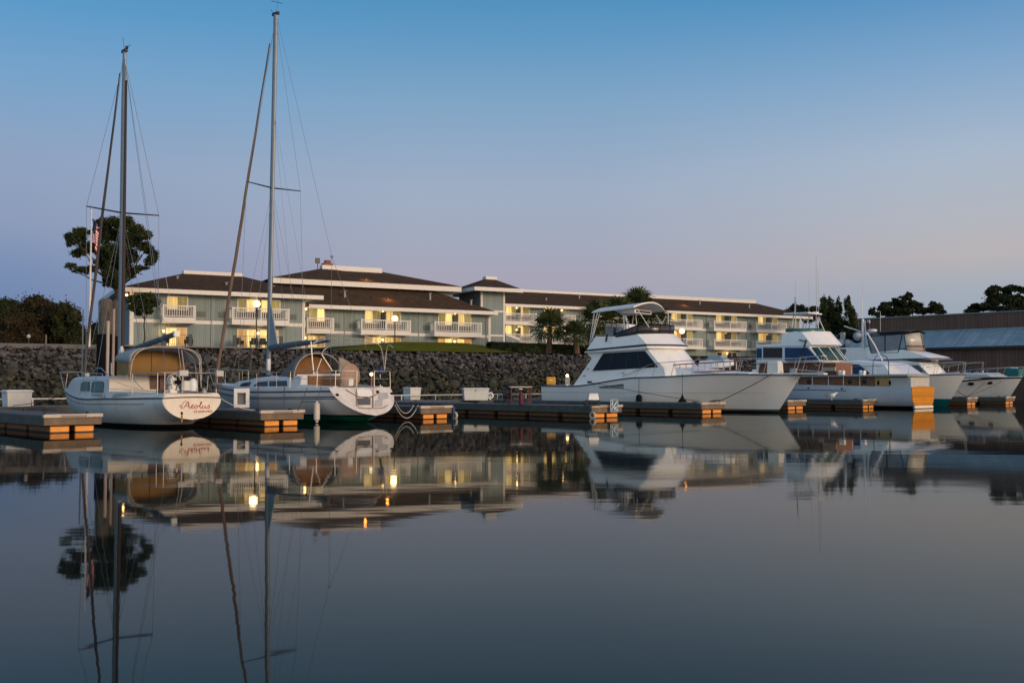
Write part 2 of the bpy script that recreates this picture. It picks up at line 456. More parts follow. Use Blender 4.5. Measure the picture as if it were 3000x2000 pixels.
rr.color_ramp.elements[0].color = (.012, .012, .008, 1); rr.color_ramp.elements[1].color = (.06, .066, .03, 1)
Ll.new(gi.outputs['Random Per Island'], rr.inputs[0]); Ll.new(rr.outputs[0], mx.inputs[7])
Ll.new(mx.outputs[2], pp.inputs['Base Color'])
mb = MB()
rnd = random.Random(3)
def rock(c, s):
    M = Matrix.Rotation(rnd.uniform(0, 6.28), 3, 'Z') @ Matrix.Rotation(rnd.uniform(0, 6.28), 3, 'X')
    sc = V((rnd.uniform(.8, 1.5), rnd.uniform(.7, 1.1), rnd.uniform(.5, .9))) * s
    vs = []
    for p in IV:
        q = p * rnd.uniform(.78, 1.15); q = V((q.x * sc.x, q.y * sc.y, q.z * sc.z)); vs.append(c + M @ q)
    mb.add(vs, IF)
X = -48.0
while X < 44:
    t = rnd.random()
    s = .085 + .14 * rnd.random() ** 1.7
    d0 = 73.5 + 7.1 * t; z = -.55 + 4.35 * min(1, t * 1.06)
    rock(V((X + rnd.uniform(-.3, .3), line_y(X, d0) + rnd.uniform(-.15, .15), z + rnd.uniform(-.08, .12))), s)
    X += .0043
for _ in range(260):
    t = rnd.random(); XX = rnd.uniform(-46, 40); rock(V((XX, line_y(XX, 73.4 + 6.5 * t), -.6 + 4.2 * t)), rnd.uniform(.28, .5))
tag(mb.build('riprap_rocks', rk, recalc=False), kind='stuff', label='grey broken rocks piled on the shore bank behind the docks')

# terrace wall under the left wing patio
# ---------------------------------------------------------------- floating docks
DA = radians(44)
HD = pi / 2 + DA                       # heading of a finger, from its outer end towards the walkway
deckm = stripes(mat('dock_planks', (.105, .105, .11), .9, var=.25, scale=4, bump=.3), 0, .2, (.05, .05, .05), .07)
fasc = streaks(mat('weathered_timber', (.13, .095, .07), .85, col2=(.22, .16, .11), scale=3, bump=.4), .5, (.07, .06, .05), 4)
fasd = streaks(mat('dark_wet_timber', (.045, .055, .052), .85, col2=(.09, .10, .085), scale=3, bump=.4), .5, (.03, .06, .05), 4)
trimm = mat('dock_bumper', (.48, .43, .36), .55, var=.15)
galv = mat('galvanised_pipe', (.6, .6, .58), .45, var=.1)
WA = radians(44)                       # walkway heading (world direction (cos, sin) of 44 deg)
WK = Frame(-21.3, 43.4, WA)

def dock_box_parts(root, L_, W_, H_):
    b = MB(); secs = []
    for k, (s, z) in enumerate([(.93, 0), (.97, H_ * .45), (1.0, H_ * .86)]):
        x, y = L_ / 2 * s, W_ / 2 * s; secs.append([(-x, -y, z), (x, -y, z), (x, y, z), (-x, y, z)])
    b.loft(secs, closed=True); b.build('body', DBOX, root, bevel=.02)
    l = MB(); l.loft([[(-x, -y, z), (x, -y, z), (x, y, z), (-x, y, z)] for x, y, z in [(L_ * .53, W_ * .55, H_ * .862), (L_ * .53, W_ * .55, H_ * .93), (L_ * .47, W_ * .45, H_)]], closed=True)
    lid = l.build('lid', DBOX, root, bevel=.015)
    MB().cbox((-.0, -W_ * .56, H_ * .82), .09, .03, .12).build('latch', CHROME, root)
DBOX = mat('dock_box_fibreglass', (.6, .62, .6), .5, var=.08)

def finger(px, ytop, hw, label, w1=None, name='floating_dock', blue=False):
    c = PZ(px, ytop, .54)                       # left front corner
    o = c + V((cos(WA), sin(WA), 0)) * hw; o.z = 0
    # length to the walkway
    lo = WK.i @ o; ln = -lo.y - 1.3 if False else None
    d = WK.i.to_3x3() @ V((cos(HD), sin(HD), 0))
    ln = (-1.28 - lo.y) / d.y
    r = thing(name, label, 'dock', o, HD, 'finger docks reaching out from the walkway')
    MB().box(.02, ln, -hw, hw, .48, .54).build('deck', deckm, r)
    for s in (1, -1): MB().box(.0, ln, s * hw, s * (hw + .07), .23, .51).build('fascia', fasd, r)
    MB().box(-.08, -.002, -hw - .07, hw + .07, .24, .49).build('end_board', fasc, r)
    t = MB(); t.box(-.13, -.0, -hw - .1, -hw + .42, .47, .58); t.box(-.13, 0, hw - .42, hw + .1, .47, .58)
    t.box(-.1, 0.02, -hw + .42, hw - .42, .525, .575); t.box(-.115, -.08, -hw + .42, hw - .42, .48, .51)
    t.build('bumper', trimm, r, bevel=.01)
    k = 0; u = .04
    while u < ln - 1.2:
        for s in (-1, 1):
            b = MB(); x0, x1 = u, min(u + 1.85, ln); y0, y1 = (.09, hw - .14) if s > 0 else (-hw + .14, -.09)
            b.loft([[(x0 + .04, y0 + .03, z), (x1 - .04, y0 + .03, z), (x1 - .04, y1 - .03, z), (x0 + .04, y1 - .03, z)] if z in (-.25, .215) else
                    [(x0, y0, z), (x1, y0, z), (x1, y1, z), (x0, y1, z)] for z in (-.25, -.2, .02, .035, .17, .215)], closed=True)
            b.build('float', FLOATDK, r, bevel=.02)
            if k == 0: MB().loft([[(xx, y0 + a_, c_), (xx, y1 - a_, c_), (xx, y1 - a_, d_), (xx, y0 + a_, d_)] for xx, a_, c_, d_ in ((x0 + .02, 0, -.24, .205), (x0 - .03, .0, -.23, .195), (x0 - .05, .03, -.2, .17))], closed=True).build('float_lit_end', ORANGE, r)  # added end plate, its orange carries the sunset light
        k += 1; u += 2.15
    for uu in (.5, ln * .5, ln - 1):
        for s in (-1, 1):
            b = MB()
            b.cbox((uu, s * (hw - .15), .6), .26, .04, .04); b.cbox((uu - .06, s * (hw - .15), .57), .03, .04, .06); b.cbox((uu + .06, s * (hw - .15), .57), .03, .04, .06)
            b.build('cleat', DKMETAL, r)
    return Frame(o.x, o.y, HD), r

F1, _ = finger(134, 1217, .8, 'long finger dock at the lower edge with a white dock box, nearest of the docks')
F2, _ = finger(766, 1205, .8, 'finger dock between the two sailboats')
F3, _ = finger(1233, 1191, .8, 'finger dock behind the green bottomed sailboat with a sagging pale rope')
FJ, _ = finger(1733, 1189, .95, 'wide dock with a blue letter sign on its end and a red table')
F5, _ = finger(2054, 1181, .95, 'finger dock beside the big white yacht hull with two black fenders above it')
F6, _ = finger(2306, 1173.5, .95, 'finger dock just under the tall bow of the big white yacht')
F7, _ = finger(2526, 1171, .8, 'finger dock end in front of the long wooden motor yacht')
F8, _ = finger(2832, 1165, .8, 'small finger dock under the round portholes of a white cruiser')
F9, _ = finger(2945, 1163, .8, 'farthest finger dock, at the bow of the porthole cruiser')

# main walkway
r = thing('walkway_dock', 'long grey floating walkway joining the inner ends of all the finger docks', 'walkway', (WK.o.x, WK.o.y, 0), WA)
MB().box(-34, 86, -1.25, 1.25, .48, .545).build('deck', stripes(mat('walkway_planks', (.13, .13, .13), .9, var=.2, scale=3), 0, .22, (.06, .06, .06), .07), r)
b = MB(); b.box(-34, 86, -1.33, -1.25, .25, .52); b.box(-34, 86, 1.25, 1.33, .25, .52); b.build('fascia', fasd, r)
b = MB(); u = -34
while u < 84: b.box(u, u + 1.9, -1.1, 1.1, -.25, .22); u += 2.3
b.build('float', FLOATDK, r); 
# pipe along the far edge
r = thing('service_pipe', 'white water pipe on short posts along the far edge of the walkway', 'pipe', (WK.o.x, WK.o.y, .54), WA)
MB().tube([(-34, 1.15, .3), (45, 1.15, .3)], .035, 6).build('pipe', galv, r)
b = MB(); u = -33
while u < 45: b.cbox((u, 1.15, .17), .05, .05, .36); u += 2.6
b.build('bracket', galv, r)

def put_on(root, x, y, z=.545, rz=0.0):
    p = PZ(x, y, z); root.location = (p.x, p.y, z); root.rotation_euler = (0, 0, rz); return p

g = 'white dock boxes'
r = thing('dock_box', 'white fibreglass dock box on the nearest dock at the photo edge', 'dock box', group=g); dock_box_parts(r, .75, 1.0, .72); put_on(r, 49, 1191, rz=HD)
r = thing('dock_box', 'small upright white dock box between the green bottomed sailboat and the wide box', 'dock box', group=g); dock_box_parts(r, .72, .8, .76); put_on(r, 1207, 1171, rz=HD)
r = thing('dock_box', 'wide low white dock box next to a small white reel', 'dock box', group=g); dock_box_parts(r, 1.5, .8, .74); put_on(r, 1393, 1172, rz=radians(10))

# boarding step standing on the second finger
r = thing('boarding_step', 'white box step with a dark opening beside the green bottomed sailboat', 'boarding step')
p = PZ(707, 1194, .545); r.location = p; r.rotation_euler = (0, 0, radians(8)); 
b = MB(); b.box(-.3, -.17, -.02, .3, 0, .78); b.box(.17, .3, -.02, .3, 0, .78); b.box(-.17, .17, -.02, .3, .6, .78); b.box(-.17, .17, -.02, .3, 0, .13); b.build('frame', WHITE, r, bevel=.012)
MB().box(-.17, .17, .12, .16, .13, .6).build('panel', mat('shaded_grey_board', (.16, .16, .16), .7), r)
# hose reel
r = thing('hose_reel', 'small round white hose reel on the walkway beside the wide dock box', 'hose reel'); p = PZ(1436, 1171, .545); r.location = p
b = MB(); b.tube([V((cos(a) * .16, 0, .26 + sin(a) * .16)) for a in [2 * pi * i / 16 for i in range(16)]], .06, 8, close=True); b.build('hose', WHITE, r, smooth=60)
MB().box(-.04, .04, -.05, .05, 0, .28).build('stand', WHITE, r)

# red table with things on and round it
RED = mat('red_steel', (.07, .008, .01), .45, var=.2)
r = thing('work_table', 'dark red steel table with a pale top on the wide dock', 'table'); p = PZ(1520, 1183, .545); r.location = p; r.rotation_euler = (0, 0, radians(12))
MB().cbox((.06, 0, .82), 1.08, .6, .05).build('table_top', mat('pale_board', (.5, .48, .45), .6), r, bevel=.01)
for sx in (-.43, .55):
    for sy in (-.25, .25): MB().cbox((sx, sy, .4), .045, .045, .8).build('leg', RED, r)
b = MB(); b.cbox((.05, -.25, .5), 1.0, .04, .04); b.cbox((.05, .25, .5), 1.0, .04, .04); b.cbox((-.1, 0, .5), .66, .5, .03); b.cbox((.05, -.25, .08), 1.0, .04, .04); b.build('shelf', RED, r)
r = thing('folded_chair', 'dark folded chair leaning beside the red table', 'chair'); r.location = PZ(1484, 1183, .545); r.rotation_euler = (0, 0, radians(30))
MB().cbox((0, 0, .52), .42, .05, .62, rx=radians(-14)).build('backrest', mat('navy_cloth', (.012, .016, .03), .8), r, bevel=.01)
MB().cbox((0, -.2, .38), .42, .36, .05).build('seat', MATS['navy_cloth'], r, bevel=.01)
for s in (-.2, .2):
    MB().tube([(s, -.36, 0), (s, .06, .8)], .014).build('leg', DKMETAL, r); MB().tube([(s, .06, 0), (s, -.36, .4)], .014).build('leg', DKMETAL, r)
r = thing('fire_extinguisher', 'red extinguisher cylinder standing beside the red table', 'extinguisher'); p = PZ(1526, 1184, .545); r.location = p + V((0, -.45, 0))
MB().lathe([(.085, 0), (.09, .05), (.09, .5), (.06, .6), (.03, .63), (.03, .7)], n=12).build('cylinder', mat('extinguisher_red', (.09, .006, .01), .6), r, smooth=40)
MB().cbox((0, 0, .73), .15, .03, .05).build('handle', WHITE, r)

# stand and tub at the end of the wide dock
r = thing('wire_stand', 'low black wire stand holding a white tub at the dock end', 'stand'); fr = FJ; p = PZ(1739, 1190, .545); r.location = p + V((0, .5, 0)); r.rotation_euler = (0, 0, radians(6))
b = MB()
for zz in (.03, .24): b.tube([(-.28, -.2, zz), (.28, -.2, zz), (.28, .2, zz), (-.28, .2, zz)], .012, 5, close=True)
b.build('frame', DKMETAL, r)
for sx in (-.28, .28):
    for sy in (-.2, .2): MB().cbox((sx, sy, .13), .025, .025, .26).build('leg', DKMETAL, r)
MB().cbox((0, 0, .255), .58, .42, .02).build('shelf', DKMETAL, r)
r2 = thing('tub', 'small tapered white tub on the black wire stand', 'tub', r.location + V((.02, 0, .266)), radians(6))
MB().loft([[(-x, -y, z), (x, -y, z), (x, y, z), (-x, y, z)] for x, y, z in [(.24, .17, 0), (.19, .13, .27)]], closed=True).build('body', WHITE, r2, bevel=.015)
MB().cbox((0, 0, .282), .42, .3, .022).build('lid', WHITE, r2, bevel=.006)

# blue J/K sign on the dock end
BLUE = mat('sign_blue', (.015, .14, .25), .5, var=.06)
r = thing('dock_sign', 'blue sign with white letters J/K on the end of the wide dock', 'sign')
sp_ = FJ.m @ V((-.17, -.18, .27)); r.location = sp_ + V((.12, -.1, 0)); r.rotation_euler = (0, 0, radians(14))
# local: x to the right as seen, -y towards the viewer
MB().box(-.19, .19, -.012, .012, 0, .56).build('panel', BLUE, r, bevel=.004)
b = MB()
for q in ((-.18, .18, .535, .55), (-.18, .18, .01, .025), (-.18, -.165, .025, .535), (.165, .18, .025, .535)): b.box(q[0], q[1], -.018, -.012, q[2], q[3])
b.build('border', WHITE, r)
b = MB()
for t_, cx, cz, s_ in (('J', -.085, .415, .27), ('K', .08, .145, .27)):
    vs, fs = text_mesh(t_, s_); b.add([(cx + v.x, -.018 - v.z, cz + v.y) for v in vs], fs)
b.cbox((0, -.018, .28), .03, .006, .44, ry=radians(35)); b.build('lettering', WHITE, r)
MB().box(-.03, .03, .012, .05, .1, .3).build('bracket', DKMETAL, r)

# blue panel on the third finger
r = thing('dock_fender', 'blue vertical fender board at the end corner of the third finger dock', 'fender'); r.location = F3.m @ V((-.14, -.92, .05)); r.rotation_euler = (0, 0, HD)
MB().box(-.04, .04, -.05, .05, 0, .46).build('board', mat('blue_board', (.02, .06, .16), .6), r, bevel=.01)

for F_, lb in ((F3, 'white round bumper wheel at the corner of the third finger dock'), (FJ, 'pale cylinder bumper at the near corner of the wide dock by its sign')):
    wv_ = -.98 if F_ is F3 else 1.05; r = thing('corner_bumper', lb, 'bumper', F_.m @ V((-.15, wv_, .13)), HD)
    MB().tube([V((.13 * cos(a), 0, .13 * sin(a))) for a in [2 * pi * i / 14 for i in range(14)]], .055, 8, close=True).build('wheel', trimm, r, smooth=60)
    MB().box(-.03, .15, -.03, .03, -.02, .02).build('bracket', DKMETAL, r)
# yellow box and lamp pedestal behind the yacht stern
YEL = mat('yellow_box', (.75, .36, .02), .45, var=.08)
r = thing('equipment_box', 'bright yellow box seen over the stern of the big white yacht', 'utility box'); p = PD(1614, 1128, 66); r.location = (p.x, p.y, .545)
MB().cbox((0, 0, 1.18), .6, .4, .5).build('body', YEL, r, bevel=.05)
MB().cbox((0, -.21, 1.22), .22, .02, .07).build('plate', WHITE, r)
b = MB(); b.cbox((-.2, 0, .46), .06, .06, .93); b.cbox((.2, 0, .46), .06, .06, .93); b.build('post', galv, r)
LAMPY = mat('lamp_globe_yellow', (1, .8, .4), .4, emit=(1, .72, .3), estr=9)
r = thing('power_pedestal', 'grey dock power pedestal with a small lit yellow lamp', 'pedestal'); p = PD(1662, 1130, 66); r.location = (p.x, p.y, .545)
MB().cbox((0, 0, .72), .3, .26, 1.44).build('body', mat('pedestal_grey', (.4, .38, .36), .6), r, bevel=.02)
MB().ball((0, 0, 1.52), .09, 12, 8).build('lamp', LAMPY, r, smooth=180)

# seagull on the dock in front of the wooden yacht
gull = thing('seagull', 'white and grey seagull standing on a finger dock before the wooden yacht', 'seagull')
p = PD(2436, 1175, 59.5); gull.location = (p.x, p.y, .545)
gw = mat('gull_white', (.75, .74, .72), .8); gg = mat('gull_grey', (.22, .24, .27), .8)
b = MB(); sec = []
# continuous body from tail to beak, facing right
for x, z, ry_, rz_ in [(-.42, .27, .015, .01), (-.3, .27, .05, .03), (-.15, .27, .1, .08), (0, .27, .135, .125), (.12, .29, .13, .13), (.2, .33, .09, .1), (.24, .39, .062, .07), (.28, .43, .06, .06), (.33, .43, .045, .045), (.37, .425, .015, .014), (.42, .415, .006, .006)]:
    sec.append([(x, ry_ * cos(a), z + rz_ * sin(a)) for a in [2 * pi * i / 10 for i in range(10)]])
b.loft(sec, closed=True)
for s in (-.05, .05): b.tube([(.0, s, .18), (.01, s, .0), (.06, s, .005)], .009, 5)
bo = b.build('body', gw, gull, smooth=60)
b = MB()
for s in (-1, 1):
    b.grid([[V((x, s * (.02 + wv * q), .29 + h * (1 - q) - .02)) for q in (.2, .6, 1.0)] for x, wv, h in [(-.46, .03, .0), (-.3, .09, .06), (-.1, .135, .11), (.06, .14, .1), (.12, .1, .06)]])
b.build('wings', gg, gull, smooth=60, solid=.012)

# sagging ropes
def sag(a, b_, drop, n=14):
    a, b_ = V(a), V(b_); return [a.lerp(b_, t / n) - V((0, 0, drop * 4 * (t / n) * (1 - t / n))) for t in range(n + 1)]
# ---------------------------------------------------------------- hotel
wallm = stripes(mat('grey_green_boards', (.215, .275, .28), .8, var=.08, scale=.5), 0, .2, (.12, .15, .145), .11)
streaks(wallm, .2, (.2, .2, .17), 2)
roofm = mat('brown_shingles', (.043, .027, .016), 1, col2=(.088, .058, .035), scale=2.2, bump=.8, bscale=7, spec=.1)
streaks(roofm, .4, (.04, .028, .02), .8)
trimw = mat('white_trim', (.68, .66, .63), .6, var=.06)
litA = mat('lit_curtain_bright', (.12, .1, .07), .8, emit=(1, .66, .21), estr=1.15)
litB = mat('lit_curtain_mid', (.1, .08, .05), .8, emit=(1, .50, .13), estr=.62)
litC = mat('lit_curtain_dim', (.08, .075, .04), .8, emit=(.75, .52, .16), estr=.36)
litO = mat('lit_curtain_orange', (.1, .06, .03), .8, emit=(1, .46, .11), estr=.6)
for m_ in (litA, litB, litC, litO):      # curtain folds
    Nn, Ll, pp = nodes_of(m_)
    t_ = Nn.new('ShaderNodeTexCoord'); wv = Nn.new('ShaderNodeTexNoise'); mpp = Nn.new('ShaderNodeMapping'); mpp.inputs['Scale'].default_value = (5, 5, .35)
    Ll.new(t_.outputs['Object'], mpp.inputs[0]); Ll.new(mpp.outputs[0], wv.inputs['Vector']); wv.inputs['Scale'].default_value = 1
    wv.inputs['Detail'].default_value = 3
    mr = Nn.new('ShaderNodeMapRange'); mr.inputs[1].default_value = .3; mr.inputs[2].default_value = .7
    e0 = pp.inputs['Emission Strength'].default_value; mr.inputs[3].default_value = e0 * .6; mr.inputs[4].default_value = e0 * 1.25
    Ll.new(wv.outputs['Fac'], mr.inputs[0])
    oi = Nn.new('ShaderNodeObjectInfo'); m2 = Nn.new('ShaderNodeMapRange'); m2.inputs[3].default_value = .55; m2.inputs[4].default_value = 1.35; Ll.new(oi.outputs['Random'], m2.inputs[0])
    ml = Nn.new('ShaderNodeMath'); ml.operation = 'MULTIPLY'; Ll.new(mr.outputs[0], ml.inputs[0]); Ll.new(m2.outputs[0], ml.inputs[1]); Ll.new(ml.outputs[0], pp.inputs['Emission Strength'])
darkp = mat('dark_room_glass', (.03, .035, .04), .12, spec=.6)
GLOBE = mat('lamp_globe_lit', (1, .85, .55), .4, emit=(1, .62, .2), estr=4)
BULB = mat('wall_lamp_lit', (1, .85, .55), .4, emit=(1, .58, .18), estr=4.5)

o1 = on_line(372, 107)
hotel = thing('hotel_building', 'long grey green waterfront hotel with brown roofs, white balconies and lit windows', 'hotel', (o1[0], o1[1], 3.9), TB)
def HF(d0): o = on_line(372, d0); return Frame(o[0], o[1], TB)
H1, H2, H3, HT = HF(107), HF(113), HF(137), HF(117)

def win(F, u0, u1, z0, z1, cols, w=0.0, door=None):
    """a sliding window: frame with one or two panes"""
    m = MB(F.m); t = .09
    m.box(u0 - t, u1 + t, w - .07, w - .003, z1, z1 + t); m.box(u0 - t, u1 + t, w - .07, w - .003, z0 - t, z0)
    m.box(u0 - t, u0, w - .07, w - .003, z0, z1); m.box(u1, u1 + t, w - .07, w - .003, z0, z1)
    n = len(cols)
    for i in range(1, n):
        c = u0 + (u1 - u0) * i / n; m.box(c - .03, c + .03, w - .06, w - .003, z0, z1)
    f = m.build('window', trimw, hotel, world=True)
    if door:                                    # dark lower part of a balcony door
        MB(F.m).box(u0, u1, w - .03, w - .003, door, z0 - t - .004).build('door_panel', darkp, f, world=True)
    for i, c in enumerate(cols):
        a = u0 + (u1 - u0) * i / n + (.03 if i else 0); b_ = u0 + (u1 - u0) * (i + 1) / n - (.03 if i < n - 1 else 0)
        MB(F.m).box(a, b_, w - .035, w - .004, z0, z1).build('pane', c, f, world=True)

def balcony(F, u0, u1, zf, depth=1.35, div=None):
    m = MB(F.m); m.box(u0, u1, -depth, -.003, zf - .5, zf); f = m.build('balcony', trimw, hotel, world=True)
    m = MB(F.m); hh = 1.05
    def run(a, b_):
        a, b_ = V(a), V(b_); dv = (b_ - a); n = max(2, int(dv.length / .2))
        for i in range(1, n):
            p = a + dv * i / n; m.box(p.x - .024, p.x + .024, p.y - .02, p.y + .02, zf + .1, zf + hh - .06)
    for z0, z1 in ((zf + hh - .06, zf + hh + .04), (zf + .08, zf + .14)):
        m.box(u0, u1, -depth, -depth + .07, z0, z1); m.box(u0, u0 + .07, -depth + .07, -.02, z0, z1); m.box(u1 - .07, u1, -depth + .07, -.02, z0, z1)
    for c in [u0, u1 - .12] + ([(u0 + u1) / 2 - .06] if div else []): m.box(c, c + .12, -depth - .01, -depth + .1, zf, zf + hh + .08)
    run((u0, -depth + .03, 0), (u1, -depth + .03, 0)); run((u0 + .03, -depth, 0), (u0 + .03, -.05, 0)); run((u1 - .03, -depth, 0), (u1 - .03, -.05, 0))
    m.build('railing', trimw, f, world=True)
    if div:      # blue grey privacy screen between two rooms
        c = (u0 + u1) / 2; MB(F.m).box(c - .05, c + .05, -depth + .12, -.02, zf, zf + 2.0).build('privacy_screen', mat('blue_grey_screen', (.10, .14, .18), .7), f, world=True)

def wlight(F, x, y, power=0):
    p = F.w(x, y, -.2)
    MB(F.m).ball(p, .12, 10, 6).build('wall_light', BULB, hotel, smooth=180, world=True)
    if power:
        l = bpy.data.lights.new('lamp_glow', 'POINT'); l.energy = power * .6; l.color = (1, .55, .2); l.shadow_soft_size = .12
        lo = bpy.data.objects.new('lamp_glow', l); COL.objects.link(lo); lo.parent = hotel
        lo.location = PM[hotel.name] @ F.world((p.x, -.45, p.z))

def block(F, x0, x1, dep, z0, z1, u0=None, u1=None, w0=0):
    u0 = F.w(x0, 1000, 0).x if u0 is None else u0; u1 = F.w(x1, 1000, 0).x if u1 is None else u1
    MB(F.m).box(u0, u1, w0, dep, z0, z1).build('wall', wallm, hotel, world=True); return u0, u1

def hip(F, u0, u1, w0, w1, ze, ru0, ru1, rw, rz, fh=.34):
    m = MB(F.m)
    a = [(u0, w0, ze), (u1, w0, ze), (u1, w1, ze), (u0, w1, ze)]; r0 = (ru0, rw, rz); r1 = (ru1, rw, rz)
    b_ = [(p[0], p[1], ze - .12) for p in a]
    m.add(a + [r0, r1] + b_, [(0, 1, 5, 4), (1, 2, 5), (2, 3, 4, 5), (3, 0, 4), (6, 9, 8, 7), (0, 6, 7, 1), (1, 7, 8, 2), (2, 8, 9, 3), (3, 9, 6, 0)])
    rf = m.build('roof', roofm, hotel, world=True)
    m = MB(F.m); t = .06
    m.box(u0 - t, u1 + t, w0 - t, w0 - .002, ze - fh, ze + .05); m.box(u0 - t, u1 + t, w1 + .002, w1 + t, ze - fh, ze + .05)
    m.box(u0 - t, u0 - .002, w0, w1, ze - fh, ze + .05); m.box(u1 + .002, u1 + t, w0, w1, ze - fh, ze + .05)
    m.build('fascia', trimw, rf, world=True)
    MB(F.m).box(u0 + .01, u1 - .01, w0 + .01, w1 - .01, ze - .2, ze - .125).build('soffit', trimw, rf, world=True)
    if ru1 - ru0 > .5:
        MB(F.m).box(ru0 - .3, ru1 + .3, rw - .45, rw + .45, rz - .25, rz + .2).build('ridge_cap', trimw, rf, world=True)
    return rf

# --- left wing
ze1 = H1.w(560, 851, -1.2).z
u0, u1 = block(H1, 380, 893, 14, 3.6, ze1 - .21)
ru0 = H1.w(545, 800, 7).x; ru1 = H1.w(700, 800, 7).x; rz1 = H1.w(620, 803, 7).z
hip(H1, u0 - 1.2, H1.w(946, 872, -1.2).x, -1.2, 15.2, ze1, ru0, ru1, 7, rz1)
zf1 = H1.w(560, 938, -.05).z                       # upper floor level
MB(H1.m).box(u0 - .03, u1 + .03, -.03, -.001, zf1 - .32, zf1).build('band', trimw, hotel, world=True)
for c in (u0, u1 - .3): MB(H1.m).box(c, c + .3, -.045, -.031 + .03, 3.6, ze1 - .21).build('corner_board', trimw, hotel, world=True)
MB(H1.m).box(u0 - .045, u0 - .001, 0, .3, 3.6, ze1 - .21).build('corner_board', trimw, hotel, world=True)
def xs_(F, *a): return [F.w(x, 950, 0).x for x in a]
zt = H1.w(520, 870, 0).z; zl = H1.w(520, 962, 0).z; zg = 4.97
a, b_, c, d, e, f_ = xs_(H1, 490, 547, 697, 746, 765, 818)
win(H1, a, b_, zf1 + 1.0, zt, [litA, litC], door=zf1 + .16); win(H1, c, d, zf1 + 1.0, zt, [litC, litA], door=zf1 + .16); win(H1, e, f_, zf1 + 1.0, zt, [litA, litC], door=zf1 + .16)
a, b_, c, d, e, f_ = xs_(H1, 490, 545, 697, 748, 765, 813)
win(H1, a, b_, zg, zl, [litA, litB]); win(H1, c, d, zg, zl, [litB, litA]); win(H1, e, f_, zg, zl, [litA, litO])
def bal(F, x0, x1, zf, div=None):
    balcony(F, F.w(x0, 940, -1.35).x, F.w(x1, 940, -1.35).x, zf, div=div)
bal(H1, 476, 573, zf1 + .15); bal(H1, 680, 848, zf1 + .15, True)
ventm = mat('vent_grille', (.12, .14, .14), .7)
def vent(F, x0, x1, zf):
    a, b_ = xs_(F, x0, x1); m = MB(F.m); m.box(a, b_, -.05, -.003, zf + .35, zf + .85)
    for i in range(5): m.box(a + .03, b_ - .03, -.07, -.051, zf + .4 + i * .09, zf + .44 + i * .09)
    m.build('vent', ventm, hotel, world=True)
vent(H1, 577, 602, zf1); vent(H1, 640, 665, zf1); vent(H1, 851, 868, zf1)
wlight(H1, 479, 970, 30); wlight(H1, 756, 976, 30); wlight(H1, 756, 884, 55); wlight(H1, 371, 864, 20)

# --- centre wing
ze2 = H2.w(1150, 902, -1.2).z
ua = H2.w(870, 1000, 0).x; ub = H2.w(1437, 1000, 0).x
MB(H2.m).box(ua, ub, 0, 13, 3.6, ze2 - .21).build('wall', wallm, hotel, world=True)
zf2 = H2.w(1230, 976, -.05).z
MB(H2.m).box(ua, ub + .03, -.03, -.001, zf2 - .32, zf2).build('band', trimw, hotel, world=True)
MB(H2.m).box(ub - .3, ub, -.06, -.031, 3.6, ze2 - .21).build('corner_board', trimw, hotel, world=True)
zc2 = H2.w(1100, 843, 4).z          # where the lower roof meets the upper storey band
zc3 = H2.w(1100, 829, 3.4).z
ue = H2.w(1457, 905, -1.2).x; us = H2.w(905, 890, -1.2).x
m = MB(H2.m); m.add([(us, -1.2, ze2), (ue, -1.2, ze2), (ue - 5.6, 4.2, zc2), (us - 6, 4.2, zc2), (us - 6, 4.2, ze2 - .1), (ue - 5.6, 4.2, ze2 - .1), (ue, 13, ze2), (ue - 5.6, 9, zc2)],
                     [(0, 1, 2, 3), (1, 6, 7, 2), (2, 7, 6, 5), (0, 4, 5, 1), (0, 3, 4)])
rf = m.build('roof', roofm, hotel, world=True)
m = MB(H2.m); m.box(us, ue + .06, -1.26, -1.202, ze2 - .34, ze2 + .05); m.box(ue + .002, ue + .06, -1.2, 13, ze2 - .34, ze2 + .05); m.build('fascia', trimw, rf, world=True)
MB(H2.m).box(us, ue - .01, -1.19, 0, ze2 - .2, ze2 - .13).build('soffit', trimw, rf, world=True)
x0 = H2.w(800, 825, 3).x; x1 = H2.w(1352, 853, 3).x
MB(H2.m).box(x0 + 1.2, x1 - .5, 4.2, 16, ze2, zc3).build('wall', wallm, hotel, world=True)
MB(H2.m).box(x0, x1, 3.0, 4.19, zc2 - .1, zc3).build('clerestory_band', trimw, hotel, world=True)
rz2 = H2.w(1030, 790, 9).z
m = MB(H2.m)
ra, rb = H2.w(948, 790, 9).x, H2.w(1108, 790, 9).x; fx = H2.w(1238, 823, 5).x; fz = H2.w(1238, 824, 5).z
m.add([(x0 - .1, 2.9, zc3 + .02), (x1, 2.9, zc3 + .02), (x1, 15, zc3 + .02), (x0 - .1, 15, zc3 + .02), (ra, 9, rz2), (rb, 9, rz2), (fx, 6.5, fz), (x1, 6.5, fz)],
      [(0, 1, 7, 6, 5, 4), (0, 4, 3), (4, 5, 2, 3), (5, 6, 7, 2), (1, 2, 7), (0, 3, 2, 1)])
rf = m.build('roof', roofm, hotel, world=True)
MB(H2.m).box(ra - .3, rb + .3, 8.5, 9.5, rz2 - .25, rz2 + .3).build('ridge_cap', trimw, rf, world=True)
m = MB(H2.m); p = H2.w(963, 782, 9.6); m.box(p.x - .55, p.x + .5, 9.6, 10.6, rz2 - .5, p.z + .45); ch = m.build('chimney', mat('brick_chimney', (.22, .09, .055), .9, var=.3, scale=6), rf, world=True)
MB(H2.m).box(p.x - .3, p.x + .3, 9.8, 10.4, p.z + .455, p.z + .8).build('chimney_pot', mat('clay_pot', (.2, .06, .035), .8), rf, world=True)
